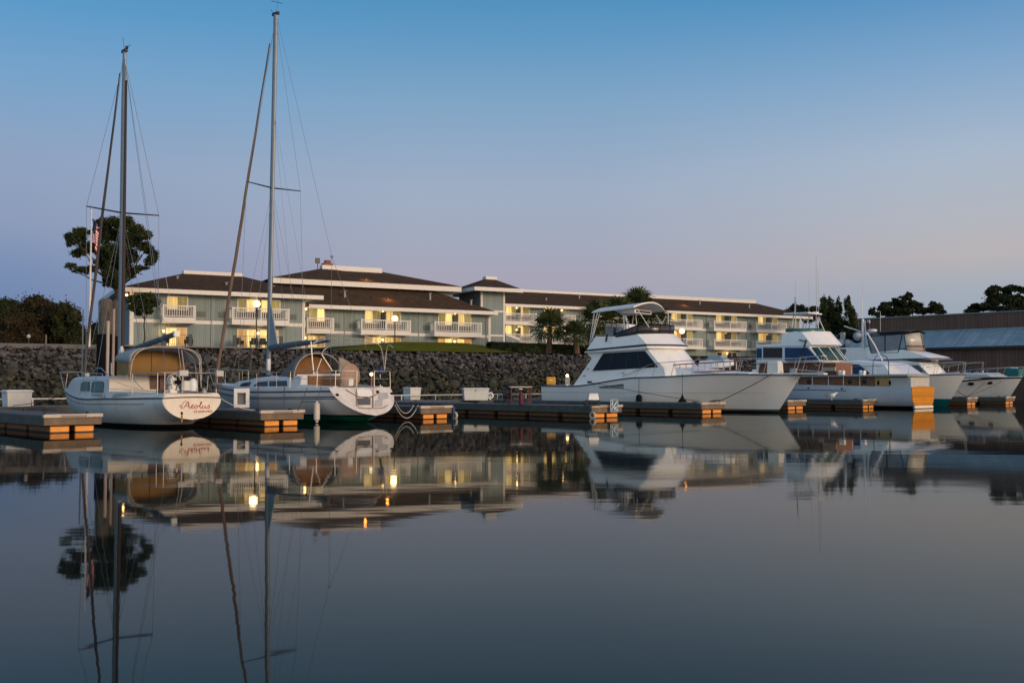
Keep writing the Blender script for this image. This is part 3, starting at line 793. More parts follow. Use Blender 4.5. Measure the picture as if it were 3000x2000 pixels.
MB(H2.m).tube([(ra - .7, 9, rz2 - .5), (ra - .7, 9, rz2 + 1.0)], .04).box(ra - .95, ra - .45, 8.9, 9.1, rz2 + .5, rz2 + 1.1).build('vent_cap', DKMETAL, rf, world=True)
zt = H2.w(1100, 911, 0).z; zl = H2.w(1100, 988, 0).z; zb = 5.35
for (p1, p2, cols) in [((1070, 1112), None, [litA, litC]), ((1130, 1172), None, [litA, litC]), ((1285, 1323), None, [litC, litA]), ((1341, 1378), None, [litA, litC]), ((908, 949), None, [litC, litA])]:
    a, b_ = xs_(H2, *p1); win(H2, a, b_, zf2 + 1.0, zt, cols, door=zf2 + .16)
for (p1, cols) in [((1070, 1112), [litB, litA]), ((1131, 1172), [litA, litB]), ((1284, 1322), [litO, litA]), ((1341, 1379), [litA, litO]), ((905, 950), [litA, litB])]:
    a, b_ = xs_(H2, *p1); win(H2, a, b_, zb, zl, cols)
bal(H2, 899, 979, zf2 + .15); bal(H2, 1058, 1204, zf2 + .15, True); bal(H2, 1273, 1412, zf2 + .15, True)
for q in ((982, 996), (1023, 1046), (1240, 1262)): vent(H2, *q, zf2)
wlight(H2, 896, 905, 14); wlight(H2, 1122, 914, 30); wlight(H2, 1333, 922, 30); wlight(H2, 894, 989, 14); wlight(H2, 1121, 995, 25); wlight(H2, 1332, 1000, 25)
m = MB(H2.m); m.tube([H2.w(1431, 912, -.7), H2.w(1425, 925, -.12), H2.w(1425, 1012, -.12)], .05); m.build('downpipe', mat('grey_pipe', (.25, .28, .28), .6), hotel, world=True)
# seams of the cladding and down pipes between rooms
for x in (1010, 1227): 
    p = H2.w(x, 950, -.09); MB(H2.m).box(p.x - .04, p.x + .04, -.1, -.035, 4.4, ze2 - .22).build('downpipe', MATS['grey_pipe'], hotel, world=True)
p = H1.w(620, 950, -.09); MB(H1.m).box(p.x - .04, p.x + .04, -.1, -.05, 4.2, ze1 - .22).build('downpipe', MATS['grey_pipe'], hotel, world=True)

# --- stair tower
zeT = HT.w(1462, 845, -1.3).z; ta, tb = HT.w(1409, 900, -.0).x, HT.w(1479, 900, 0).x
MB(HT.m).box(ta, tb, 0, 6, 3.6, zeT - .21).build('wall', wallm, hotel, world=True)
for c in (ta, tb - .22): MB(HT.m).box(c, c + .22, -.04, -.001, 3.6, zeT - .21).build('corner_board', trimw, hotel, world=True)
MB(HT.m).box(ta - .04, ta - .001, 0, .22, 3.6, zeT - .21).build('corner_board', trimw, hotel, world=True)
for y_ in (909, 980): zz = HT.w(1445, y_, 0).z; MB(HT.m).box(ta + .22, tb - .22, -.03, -.001, zz - .2, zz).build('band', trimw, hotel, world=True)
tz = HT.w(1435, 816, 3).z; ea = HT.w(1391, 840, -1.6).x; eb = HT.w(1531, 842, -1.6).x; mid_ = HT.w(1435, 816, 3).x
hip(HT, ea, eb, -1.6, 7.6, zeT, mid_ - .45, mid_ + .45, 3, tz, .38)
wlight(HT, 1449, 848, 60)

# --- right wing, three storeys
ze3 = H3.w(1968, 911, -1.2).z; ga, gb = H3.w(1440, 1000, 0).x, H3.w(2345, 1000, 0).x
MB(H3.m).box(ga, gb, 0, 14, 2.8, ze3 - .21).build('wall', wallm, hotel, world=True)
zf3 = H3.w(2064, 963, -.05).z; zf4 = H3.w(2064, 1017, -.05).z
for zz in (zf3, zf4): MB(H3.m).box(ga, gb + .03, -.03, -.001, zz - .3, zz).build('band', trimw, hotel, world=True)
MB(H3.m).box(gb - .3, gb, -.045, -.031, 2.8, ze3 - .21).build('corner_board', trimw, hotel, world=True)
rz3 = H3.w(2000, 876, 7).z; r3b = H3.w(2205, 884, 7).x; r3a = H3.w(1440, 850, 7).x
hip(H3, ga - 4, H3.w(2380, 920, -1.2).x, -1.2, 15.2, ze3, r3a, r3b, 7, rz3)
p = H3.w(1829, 862, 7); MB(H3.m).box(p.x, r3b + .3, 6.5, 7.5, rz3 + .202, rz3 + .36).build('ridge_cap', trimw, hotel, world=True)
zt = H3.w(2000, 915, 0).z; dz = zf3 - zf4
def pair(x0, x1, zf, zt_, cols):
    a, b_ = xs_(H3, x0, x1); win(H3, a, b_, zf + 1.0, zt_, cols, door=zf + .16)
blind = litA
for (x0, x1, bx0, bx1) in [(1481, 1549, 1480, 1572), (1593, 1636, 1600, 1687), (1745, 1806, 1748, 1838), (1855, 1915, 1852, 1945), (1967, 2027, 1964, 2058), (2098, 2157, 2092, 2187), (2221, 2277, 2216, 2305)]:
    for k_, zf in enumerate((zf3, zf4)):
        pair(x0, x1, zf, zt - k_ * dz, [litA, litB if k_ else litC, darkp, litC] if x0 > 1900 else [litA, litC, litA, litC])
        bal(H3, bx0, bx1, zf + .12, True)
        p = H3.w(x1 + 12, 940, -.1)
    vent(H3, bx1 + 6, bx1 + 20, zf3)
a, b_ = xs_(H3, 2099, 2157); win(H3, a, b_, zf4 - 2.75, zf4 - .75, [darkp, litB, darkp, darkp])
wlight(H3, 2130, 1035, 25); wlight(H3, 2000, 928, 30); wlight(H3, 1645, 909, 25); wlight(H3, 1514, 902, 30); wlight(H3, 1514, 966, 20); wlight(H3, 2250, 935, 20); wlight(H3, 2128, 930, 25); wlight(H3, 2128, 984, 18); wlight(H3, 1655, 969, 18)
for x in (2072, 2188, 1700): p = H3.w(x, 950, -.09); MB(H3.m).box(p.x - .05, p.x + .05, -.1, -.035, 3, ze3 - .22).build('downpipe', MATS['grey_pipe'], hotel, world=True)
# low white sloping stair parapet beside the tower
m = MB(H3.m); a, b_ = H3.w(1482, 982, -5), H3.w(1522, 997, -5); m.prism([(a.x, -5, 3), (b_.x, -5, 3), (b_.x, -5, b_.z), (a.x, -5, a.z)], (0, .3, 0)); m.build('stair_parapet', wallm, hotel, world=True)
m = MB(H3.m); m.prism([(a.x, -5.02, a.z), (b_.x, -5.02, b_.z), (b_.x, -5.02, b_.z + .3), (a.x, -5.02, a.z + .3)], (0, .36, 0)); m.build('parapet_cap', trimw, hotel, world=True)

# patio railings and chairs in front of the left wing
def railing_run(F, x0, x1, label, w_=-2.6, zb_=4.88):
    a, b_ = F.w(x0, 1000, w_).x, F.w(x1, 1000, w_).x
    o = F.world((a, w_, zb_)); r = thing('patio_railing', label, 'railing', o, TB, 'dark patio railings of the left wing')
    L_ = b_ - a; m = MB(); 
    for zz in (.12, 1.0): m.box(0, L_, -.02, .02, zz, zz + .04)
    m.build('rail', DKMETAL, r)
    m = MB(); n = int(L_ / .16)
    for i in range(1, n): m.box(L_ * i / n - .012, L_ * i / n + .012, -.012, .012, .16, 1.0)
    m.build('balusters', DKMETAL, r)
    for c in (0, L_ - .25): MB().box(c, c + .25, -.1, .1, -.5, 1.06).build('post', mat('patio_pillar', (.05, .07, .08), .7), r)
railing_run(H1, 476, 562, 'dark patio railing in front of the single glass door')
railing_run(H1, 683, 828, 'dark patio railing in front of the two glass doors')
base = MB(H1.m); base.box(u0 - 1, u1 + .5, -3.6, -.01, 3.0, 4.86)
bo = base.build('patio_terrace', mat('patio_concrete', (.17, .165, .16), .9), world=False); tag(bo, 'low concrete terrace under the patio doors of the left wing', 'terrace')
chm = mat('dark_wicker', (.02, .022, .026), .8)
def patio_chair():
    r = thing('patio_chair', 'x', 'chair', group='dark patio chairs')
    MB().box(-.3, .3, -.3, .3, .3, .42).build('seat', chm, r, bevel=.02)
    MB().box(-.3, .3, .24, .33, .42, .95).build('backrest', chm, r, bevel=.02)
    for s in (-1, 1):
        MB().box(s * .3, s * .36, -.3, .3, .3, .66).build('armrest', chm, r, bevel=.01)
        for t_ in (-.27, .27): MB().box(s * .28 - .03, s * .28 + .03, t_ - .03, t_ + .03, 0, .3).build('leg', chm, r)
    return r
pc = None
for x, lb in ((484, 'dark patio chair at the near pillar side of the single glass door'), (553, 'dark patio chair on the tower side of the single glass door'), (700, 'dark patio chair before the first of the two glass doors'), (744, 'dark patio chair between the two glass doors'), (772, 'dark patio chair just past the lamp between the glass doors')):
    p = H1.w(x, 1000, -1.6); pc_ = patio_chair() if pc is None else copy_tree(pc); pc = pc or pc_
    pc_['label'] = lb; place(pc_, H1.world((p.x, -1.6, 4.862)), TB + random.uniform(-.4, .4))

def added_roof_lamp(F, x, y, wa, za, wb, zb__):  # added boxes and area lights for glows on the roofs, real source unseen
    w_ = (wa + wb) / 2
    for _ in range(20):
        p = F.w(x, y, w_); w_ = wa + (p.z - za) / (zb__ - za) * (wb - wa); w_ = max(wa, min(wb, w_))
    p = F.w(x, y, w_)
    MB(F.m).box(p.x - .1, p.x + .1, w_ - .12, w_ + .12, p.z - .1, p.z + .14).build('added_roof_lamp', DKMETAL, hotel, world=True)
    l = bpy.data.lights.new('added_roof_glow', 'AREA'); l.energy = 22; l.color = (1, .36, .06); l.size = .3
    lo = bpy.data.objects.new('added_roof_glow', l); COL.objects.link(lo); lo.parent = hotel; lo.location = PM[hotel.name] @ F.world((p.x, w_ - .35, p.z + .45))
added_roof_lamp(H2, 1135, 877, -1.2, ze2, 4.2, zc2); added_roof_lamp(H2, 1072, 820, 2.9, zc3, 9, rz2); added_roof_lamp(H3, 2002, 894, -1.2, ze3, 7, rz3)
# small pipes and vents on the roofs
for F_, x_, y_, w_ in ((H1, 663, 838, 2.2), (H1, 520, 820, 4.0), (H1, 800, 848, 2.5), (H2, 1010, 862, 1.2), (H2, 1260, 868, 1.5), (H2, 1380, 888, .6), (H3, 1697, 872, 4), (H3, 1600, 880, 2), (H3, 2195, 898, 3), (H3, 2050, 886, 4)):
    p = F_.w(x_, y_, w_); m = MB(F_.m); m.box(p.x - .08, p.x + .08, w_ - .08, w_ + .08, p.z - .8, p.z + .3); m.box(p.x - .16, p.x + .16, w_ - .16, w_ + .16, p.z + .301, p.z + .36)
    m.build('roof_vent', MATS['grey_pipe'], hotel, world=True)
# brown boathouse on the right
BW = Frame(*PD(3000, 1100, 97).xy, HD)          # u runs away from the viewer, w towards the viewer
bh = thing('boathouse_building', 'long dark brown metal boathouse with a blue corrugated lean-to roof', 'boathouse', (BW.o.x, BW.o.y, 2), HD)
bwm = stripes(mat('brown_metal_siding', (.10, .055, .04), .85, col2=(.15, .085, .062), scale=.35), 0, .35, (.065, .036, .026), .1)
blm = stripes(mat('blue_metal_roofing', (.16, .28, .34), .5, metal=.1, col2=(.36, .46, .49), scale=.9), 0, .28, (.14, .22, .25), .3)
zt = BW.w(3000, 912, 0).z
MB(BW.m).box(-14, 17, -16, 0, -1, zt).build('wall', bwm, bh, world=True)
MB(BW.m).box(-14.1, 17.1, -16.1, .1, zt + .002, zt + .12).build('roof', mat('grey_flashing', (.2, .22, .22), .5, metal=.4), bh, world=True)
zr = BW.w(3000, 957, .1).z; ze = BW.w(3000, 1012, 3.6).z
MB(BW.m).prism([(-14, .08, zr), (-14, 3.7, ze), (-14, 3.7, ze - .1), (-14, .08, zr - .1)], (31, 0, 0)).build('lean_to_roof', blm, bh, world=True)
MB(BW.m).box(-13.9, 16.9, 3.0, 3.3, -1, ze + .02).build('lean_to_wall', bwm, bh, world=True)
MB(BW.m).box(-14, 17, 3.71, 3.78, ze - .2, ze + .03).build('gutter', DKMETAL, bh, world=True)
# ---------------------------------------------------------------- trees and plants
bark = mat('bark', (.05, .035, .027), .95, var=.3, scale=6)
barkr = mat('reddish_bark', (.13, .07, .05), .95, var=.3, scale=6)
def leafmat(name, a, b_, isl=.45): 
    m = mat(name, a, .8, col2=b_, scale=.5, island=isl, spec=.2); return m
pineL = leafmat('pine_needles', (.016, .028, .010), (.055, .066, .022))
groveA = leafmat('grove_leaves_brown', (.024, .019, .008), (.05, .037, .016))
groveB = leafmat('grove_leaves_green', (.016, .024, .008), (.042, .046, .016))
palmL = leafmat('palm_leaves', (.028, .045, .014), (.08, .10, .035), .55)
palmD = leafmat('palm_dead_leaves', (.09, .055, .025), (.16, .10, .05))
darkL = leafmat('dark_leaves', (.012, .02, .008), (.038, .048, .018))
oakL = leafmat('olive_leaves', (.018, .03, .009), (.05, .064, .02))
hedgeL = leafmat('hedge_leaves', (.010, .018, .007), (.028, .04, .014))

def leaves(mb, R, cl, n, size, asp=.55, shell=.55):
    """cl: list of (centre, (rx,ry,rz)); leaf quads spread through the outer part of each clump"""
    tot = sum(c[1][0] * c[1][2] for c in cl)
    for c, r in cl:
        k = int(n * r[0] * r[2] / tot); c = V(c)
        for _ in range(k):
            d = V((R.gauss(0, 1), R.gauss(0, 1), R.gauss(0, 1))).normalized()
            q = (shell + (1 - shell) * R.random() ** .6) * (1 + .22 * noise.noise(d * 2.3 + c * .7)) * (1 + (.5 * R.random() if R.random() < .16 else 0))
            p = c + V((d.x * r[0], d.y * r[1], d.z * r[2])) * q
            s = size * R.uniform(.55, 1.35)
            a = V((R.gauss(0, 1), R.gauss(0, 1), R.gauss(0, .6))).normalized(); b_ = a.orthogonal().normalized()
            b_ = (Matrix.Rotation(R.uniform(0, 6.28), 3, a) @ b_)
            mb.add([p - a * s, p - b_ * s * asp, p + a * s, p + b_ * s * asp], [(0, 1, 2, 3)])

def core(mb, R, cl, f=.72):
    for c, r in cl:
        o = len(mb.v); mb.ball(c, 1, 9, 6, (r[0] * f, r[1] * f, r[2] * f))
        for i in range(o, len(mb.v)):
            v = V(mb.v[i]); v = V(c) + (v - V(c)) * (1 + .3 * noise.noise(v * .8)); mb.v[i] = tuple(v)

def limb(mb, a, b_, r0, r1, R, bend=.08):
    a, b_ = V(a), V(b_); k = 6; L_ = (b_ - a).length
    pts = [a.lerp(b_, i / k) + V((R.uniform(-1, 1), R.uniform(-1, 1), 0)) * L_ * bend * sin(pi * i / k) for i in range(k + 1)]
    mb.tube(pts, [r0 + (r1 - r0) * i / k for i in range(k + 1)], 7)

def tree(name, label, foot, clumps, n, size, lm, bm_, tr, seed, group=None, docore=True, coref=.72, shell=.55, cat='tree', forks=None, lstep=1, lr=.45, asp=.55):
    R = random.Random(seed); foot = V(foot)
    r = thing(name, label, cat, foot, 0, group)
    t = MB(); top = sum((V(c[0]) for c in clumps), V()) / len(clumps)
    fork = foot.lerp(top, .45) if forks is None else V(forks)
    limb(t, foot - V((0, 0, .3)), fork, tr, tr * .7, R, .03)
    for c, rr in clumps[::lstep]: limb(t, fork, c, tr * lr, tr * .06, R)
    t.build('trunk', bm_, r, smooth=60, world=True)
    b = MB()
    if docore: core(b, R, clumps, coref)
    leaves(b, R, clumps, n, size, asp=asp, shell=shell)
    b.build('crown', lm, r, world=True, recalc=False)
    return r

def pxclumps(lst, d, dep, R, squash=1.0, split=0):
    out = []
    if split:            # break every clump into smaller tufts
        l2 = []
        for x, y, rx, ry in lst:
            l2.append((x, y, rx * .85, ry * .85))
            for _ in range(split):
                a = R.uniform(0, 6.28); q = R.uniform(.5, 1.25); l2.append((x + cos(a) * rx * q * .85, y - sin(a) * ry * q * .85, rx * R.uniform(.24, .42), ry * R.uniform(.3, .5)))
        lst = l2
    for x, y, rx, ry in lst:
        dd = d + R.uniform(-dep, dep); p = PD(x, y, dd); k = dd / FPX
        out.append((p, (rx * k, max(rx, ry) * k * squash, ry * k)))
    return out

R = random.Random(11)
cl = pxclumps([(218, 698, 26, 26), (240, 680, 22, 16), (255, 725, 30, 20), (225, 742, 24, 14), (208, 778, 17, 9), (235, 792, 22, 9), (262, 788, 24, 12),
               (302, 655, 20, 12), (330, 648, 32, 15), (362, 655, 34, 20), (398, 672, 28, 20), (425, 690, 22, 16), (300, 690, 22, 20), (340, 690, 40, 26),
               (385, 705, 40, 26), (420, 722, 24, 16), (330, 730, 34, 24), (375, 745, 36, 26), (440, 735, 16, 16), (455, 748, 14, 18), (438, 765, 20, 12),
               (410, 785, 26, 9), (345, 780, 34, 24), (385, 795, 24, 14), (322, 745, 30, 26), (352, 812, 26, 20), (318, 822, 20, 14), (365, 760, 30, 26), (300, 740, 26, 22), (345, 835, 18, 12), (300, 765, 22, 18), (312, 800, 18, 14), (388, 812, 9, 5), (340, 810, 18, 14)], 84, 1.8, R, .9, split=6)
fp = PZ(343, 1035, 3.95); fp = V((PD(347, 1000, 84).x, 84, 3.9))
tree('pine_tree', 'tall dark pine with a spreading gappy crown beside the flagpole', fp, cl, 46000, .15, pineL, bark, .33, 5, docore=False, coref=.45, shell=.1, asp=.26, forks=PD(344, 850, 84), lstep=11, lr=.3)
R = random.Random(4)
cl = pxclumps([(400, 880, 26, 16), (430, 872, 26, 14), (455, 885, 15, 13), (420, 898, 26, 14), (392, 902, 18, 10), (432, 912, 14, 9), (405, 918, 10, 6)], 80, 1.0, R)
tree('street_tree', 'small dark tree with a thin trunk before the left end of the hotel', V((PD(422, 1000, 80).x, 80, 3.9)), cl, 5200, .11, oakL, bark, .07, 9, coref=.4, shell=.2, forks=PD(424, 935, 80))
g = 'grove of brownish green trees behind the bank'
R = random.Random(22)
specs = [(-95, 900, 75, 70, 'trees beyond the left photo edge in the grove', groveB), (25, 915, 62, 62, 'green crown at the left edge of the grove', groveB), (105, 905, 58, 60, 'tallest rounded crown of the grove', groveA),
         (60, 950, 60, 50, 'brown lower crown in the middle of the grove', groveA), (150, 930, 48, 60, 'reddish brown crown right of the tallest one in the grove', groveA), (195, 930, 42, 62, 'green crown at the right edge of the grove', groveB),
         (228, 975, 24, 40, 'small low crown at the end of the grove nearest the flagpole', groveB), (300, 960, 40, 30, 'low dark tree seen between the pilings and the hotel', groveB)]
for i, (x, y, rx, ry, lb, lm) in enumerate(specs):
    d = 195 + R.uniform(-12, 25); cl = []
    for k_ in range(9):
        a = R.uniform(0, 6.28); q = R.uniform(.2, .75)
        cl.append((x + cos(a) * q * rx, y - abs(sin(a)) * q * ry * .8 + 8, rx * R.uniform(.3, .5), ry * R.uniform(.26, .42)))
    cl += [(x, y + 5, rx * .8, ry * .75), (x - rx * .4, y + ry * .7, rx * .55, ry * .5), (x + rx * .4, y + ry * .7, rx * .55, ry * .5), (x - rx * .45, 1000, rx * .6, 34), (x + rx * .45, 1000, rx * .6, 34)]
    cl = pxclumps(cl, d, 3, R, .8)
    p = PD(x, 1060, d); tree('grove_tree', lb, (p.x, p.y, 4), cl, 15000, .25, lm, bark, .5, 40 + i, group=g, coref=.8, shell=.72)

# trees on the right
R = random.Random(33)
def free(lst, d, label, n, size, lm, name='shore_tree', coref=.42, shell=.2, footx=None):
    cl = pxclumps(lst, d, 2, R, .8, split=7); x = footx or sum(q[0] for q in lst) / len(lst); p = PD(x, 1060, d)
    tree(name, label, (p.x, p.y, 4), cl, int(n * 2.0), size * .62, lm, bark, .3, R.randint(0, 999), docore=False, shell=.08, group='trees beyond the boats', lstep=8, lr=.3)
free([(2310, 915, 14, 12), (2330, 903, 20, 13), (2355, 912, 20, 16), (2385, 908, 18, 14), (2370, 930, 26, 20), (2330, 925, 22, 12)], 175, 'dark tree showing just past the right end of the hotel roof', 5000, .3, darkL)
free([(2412, 900, 12, 24), (2430, 895, 16, 26), (2452, 905, 14, 28), (2425, 930, 26, 34), (2445, 960, 36, 42), (2410, 975, 30, 36), (2430, 1005, 36, 36), (2395, 1010, 26, 34)], 150, 'dense green conifer clump nearest the hotel end', 9000, .26, oakL, coref=.75)
free([(2480, 890, 10, 22), (2490, 910, 15, 26), (2500, 935, 16, 24), (2480, 960, 30, 40), (2505, 965, 24, 34), (2485, 1005, 34, 36), (2515, 1005, 22, 30)], 148, 'pointed green conifer beside the tall radar mast', 6500, .26, oakL, coref=.75)
free([(2555, 912, 11, 10), (2575, 920, 14, 8), (2590, 900, 20, 12), (2600, 915, 26, 12)], 165, 'low dark tree above the start of the boathouse roof', 3500, .3, darkL)
free([(2630, 890, 24, 12), (2655, 872, 18, 9), (2662, 862, 8, 6), (2622, 877, 10, 4), (2650, 900, 34, 14), (2685, 895, 22, 12), (2640, 915, 44, 12), (2700, 912, 26, 10)], 165, 'wind swept dark tree with a ragged top above the boathouse', 7500, .3, darkL)
free([(2735, 893, 14, 9), (2748, 900, 16, 12), (2725, 910, 24, 10), (2755, 915, 14, 8)], 165, 'small round dark tree right of the wind swept one', 3000, .3, darkL)
free([(2855, 900, 16, 9), (2875, 905, 22, 8), (2850, 912, 22, 7)], 168, 'low bushy tree at the foot of the tallest right hand tree', 2200, .3, darkL)
free([(2900, 858, 18, 14), (2920, 845, 20, 9), (2948, 850, 22, 12), (2975, 845, 22, 10), (3010, 850, 30, 14), (2920, 875, 34, 16), (2960, 880, 36, 20), (3000, 885, 34, 20), (2900, 892, 30, 12), (2950, 905, 50, 12)], 165, 'large dark oak over the boathouse at the right photo edge', 10000, .3, darkL)

# hedge
hd = HF(94.5); a = hd.w(1438, 1000, 0).x; b_ = hd.w(1960, 1000, 0).x
r = MB(hd.m); Rh = random.Random(8)
def zt_(u): return 5.42 - .012 * (u - a)
rows = []
n = 60
for j, (w_, f) in enumerate([(0, 0), (-.03, .5), (.02, .9), (.15, 1), (.85, 1), (1.0, .9), (1.0, 0)]):
    rows.append([V((a + (b_ - a) * i / n, w_ + .06 * Rh.uniform(-1, 1), 3.9 + (zt_(a + (b_ - a) * i / n) - 3.9) * f + (.05 * Rh.uniform(-1, 1) if f else 0))) for i in range(n + 1)])
r.grid(rows)
for _ in range(14000):
    u = Rh.uniform(a, b_); top = Rh.random() < .45
    p = V((u, Rh.uniform(0, 1), zt_(u) + Rh.uniform(-.05, .07))) if top else V((u, Rh.uniform(-.1, .03), Rh.uniform(3.9, zt_(u))))
    s = Rh.uniform(.05, .12); q = V((Rh.gauss(0, 1), Rh.gauss(0, 1), Rh.gauss(0, 1))).normalized(); t_ = q.orthogonal().normalized()
    r.add([p - q * s, p - t_ * s * .6, p + q * s, p + t_ * s * .6], [(0, 1, 2, 3)])
tag(r.build('hedge', hedgeL, recalc=False), 'long clipped dark hedge on the lawn behind the palm trunks', 'hedge')

# palms
def palm(x, ycrown, ybase, d, rc, label, seed, skirt=.5):
    R = random.Random(seed); c = PD(x, ycrown, d); rc = rc * d / FPX
    f = V((c.x + R.uniform(-.2, .2), d, 3.9)); r = thing('palm_tree', label, 'palm tree', f, 0, 'fan palms by the hedge')
    t = MB(); k = 14; pts = []; rs = []
    for i in range(k + 1):
        q = i / k; pts.append(f.lerp(c, q) + V((sin(q * 3) * .05, 0, 0))); rs.append((.27 - .08 * q) * (1.12 if i % 2 else 1))
    rs[0] = .38; t.tube(pts, rs, 10); t.build('trunk', barkr, r, world=True)
    def frond(mb, elev, az, L_, fan):
        dv = V((cos(az) * cos(elev), sin(az) * cos(elev), sin(elev)))
        e = c + dv * L_ * .5 + V((0, 0, -.03)); mb.tube([c, c + dv * L_ * .25, e], .014, 4)
        side = dv.cross(V((0, 0, 1))); side = side.normalized() if side.length > .05 else V((1, 0, 0)); up = side.cross(dv).normalized()
        m = 13; half = []
        for i in range(m):
            a = radians(-105 + 210 * i / (m - 1)); ll = fan * (1 - .25 * abs(a) / 1.8) * R.uniform(.85, 1.1)
            di = (dv * cos(a) + side * sin(a)).normalized()
            tip = e + di * ll + V((0, 0, -.22 * ll)) + up * R.uniform(-.05, .05); mdl = e + di * ll * .55 + up * .04
            nrm = up.cross(di).normalized() * fan * .055
            mb.add([e, mdl - nrm, tip, mdl + nrm], [(0, 1, 2, 3)])
    b = MB(); n = 40
    for i in range(n):
        el = radians(-38 + 122 * ((i + .5) / n) ** .9); frond(b, el, i * 2.4 + R.uniform(-.3, .3), rc * 1.0, rc * .68)
    b.build('crown', palmL, r, world=True, recalc=False)
    if skirt:
        b = MB()
        for i in range(40): frond(b, radians(R.uniform(-86, -50)), i * 2.4, rc * R.uniform(.6, 1.3), rc * .5)
        b.build('dead_fronds', palmD, r, world=True, recalc=False)
palm(1610, 962, 1037, 88, 66, 'full fan palm standing in front of the hedge, leftmost of the palms', 1, .0)
palm(1684, 985, 1037, 86, 54, 'shorter fan palm between the leftmost palm and the yacht', 2, .0)
palm(1752, 945, 1037, 94, 74, 'dark fan palm just behind the aft rails of the yacht flybridge', 3)
palm(1818, 940, 1037, 96, 80, 'fan palm seen through the yacht flybridge posts, left of the tallest one', 5)
palm(1868, 896, 1037, 99, 62, 'tallest fan palm rising over the yacht hardtop', 4)
palm(1908, 950, 1037, 97, 74, 'brown skirted fan palm at the right of the palm group', 6)
# low shrubs right of the hedge, seen over the yacht foredeck
R = random.Random(60)
for x, lb in ((1975, 'low green shrub row beside the brown skirted palm'), (2060, 'low green shrub row over the foredeck of the big yacht'), (2150, 'low green shrub row in front of the right hotel wing')):
    cl = pxclumps([(x + i * 14 - 30, 1060 + R.uniform(-3, 3), 16, 13) for i in range(6)], 108, .6, R)
    p = PD(x, 1060, 108); rt = thing('shrub', lb, 'shrub', (p.x, p.y, 3.9), 0, 'shrubs below the right wing'); b = MB(); core(b, R, cl, .8); leaves(b, R, cl, 1800, .11); b.build('foliage', oakL, rt, world=True, recalc=False)
    MB().tube([p - V((0, 0, .9)), p], .05).build('stem', bark, rt, world=True)

# lamp posts
def lamp_post(x, y, d, label, zb, pw, r_=.3):
    c = PD(x, y, d); r = thing('lamp_post', label, 'lamp post', (c.x, c.y, zb), 0, 'globe lamp posts before the hotel')
    MB().lathe([(.13, 0), (.13, .25), (.07, .35), (.05, 1), (.045, c.z - zb - r_ - .1), (.11, c.z - zb - r_ - .04), (.12, c.z - zb - r_ + .02)], n=10).build('post', DKMETAL, r, smooth=50)
    MB().ball((0, 0, c.z - zb), r_, 16, 10).build('globe', GLOBE, r, smooth=180)
    l = bpy.data.lights.new('lamp_light', 'POINT'); l.energy = pw; l.color = (1, .6, .27); l.shadow_soft_size = .3
    lo = bpy.data.objects.new('lamp_light', l); COL.objects.link(lo); lo.parent = r; lo.location = (0, -.5, c.z - zb)
lamp_post(752, 890, 83, 'tall globe lamp post in front of the left wing balcony', 3.95, 60)
lamp_post(1157, 933, 97, 'globe lamp post on the lawn before the centre wing balcony', 4.4, 60)
lamp_post(1998, 970, 112, 'globe lamp post showing just past the yacht hardtop', 4.3, 60)
for x, y, lb in ((84, 985, 'short lamp bollard with a pale head on the promenade at the grove'), (135, 980, 'plain grey bollard post on the promenade beside the short lamp')):
    p = PD(x, y, 66); r = thing('bollard_post', lb, 'bollard', (p.x, p.y, 3.95)); h = p.z - 3.95
    MB().lathe([(.06, 0), (.055, h)] if 'plain' in lb else [(.05, 0), (.04, h - .1)], n=8).build('post', mat('pale_post', (.14, .13, .12), .8) if 'plain' in lb else DKMETAL, r)
    if 'plain' not in lb: MB().ball((0, 0, h), .13, 10, 6).build('globe', mat('unlit_globe', (.45, .42, .38), .5), r, smooth=180)

# flagpole and limp flag
fpz = PD(263, 612, 64); r = thing('flagpole', 'tall slim white flagpole standing on the bank top', 'flagpole', (PD(250, 1005, 64).x + .25, 64, 3.9))
hgt = fpz.z - 3.9
MB().tube([(0, 0, 0), (0, 0, hgt)], [.085, .04], 10).ball((0, 0, hgt + .06), .09, 8, 6).build('pole', mat('flagpole_white', (.62, .6, .55), .5), r, smooth=60)
fl = thing('flag', 'limp red and white striped flag with a dark blue corner hanging on the flagpole', 'flag', r.location + V((0, 0, hgt - .5)))
zt0 = PD(266, 640, 64).z - 3.9 - hgt + .5; NI, NJ = 26, 26
pts = []
for i in range(NI + 1):
    s = i / NI; row = []
    for j in range(NJ + 1):
        t = j / NJ
        fold = .09 * sin(s * 17 + t * 2) + .05 * sin(s * 9)
        row.append(V((.06 + .56 * s ** .8 * (1 - .2 * t) + .05 * sin(t * 7 + s * 5), -.05 + fold, zt0 - 1.45 * t - 1.15 * s ** 1.1)))
    pts.append(row)
me = bpy.data.meshes.new('cloth'); vs = [tuple(p) for q in pts for p in q]; fs = []; mi = []
for i in range(NI):
    for j in range(NJ):
        fs.append((i * (NJ + 1) + j, i * (NJ + 1) + j + 1, (i + 1) * (NJ + 1) + j + 1, (i + 1) * (NJ + 1) + j))
        st = j * 13 // NJ; mi.append(2 if (i < NI * .38 and st < 7) else (0 if st % 2 == 0 else 1))
me.from_pydata(vs, [], fs); me.polygons.foreach_set('material_index', mi); me.polygons.foreach_set('use_smooth', [True] * len(fs))
for m_ in (mat('flag_red', (.62, .02, .04), .8), mat('flag_white', (.82, .8, .8), .8), mat('flag_blue', (.015, .025, .09), .8)): me.materials.append(m_)
o = bpy.data.objects.new('cloth', me); COL.objects.link(o); o.parent = fl

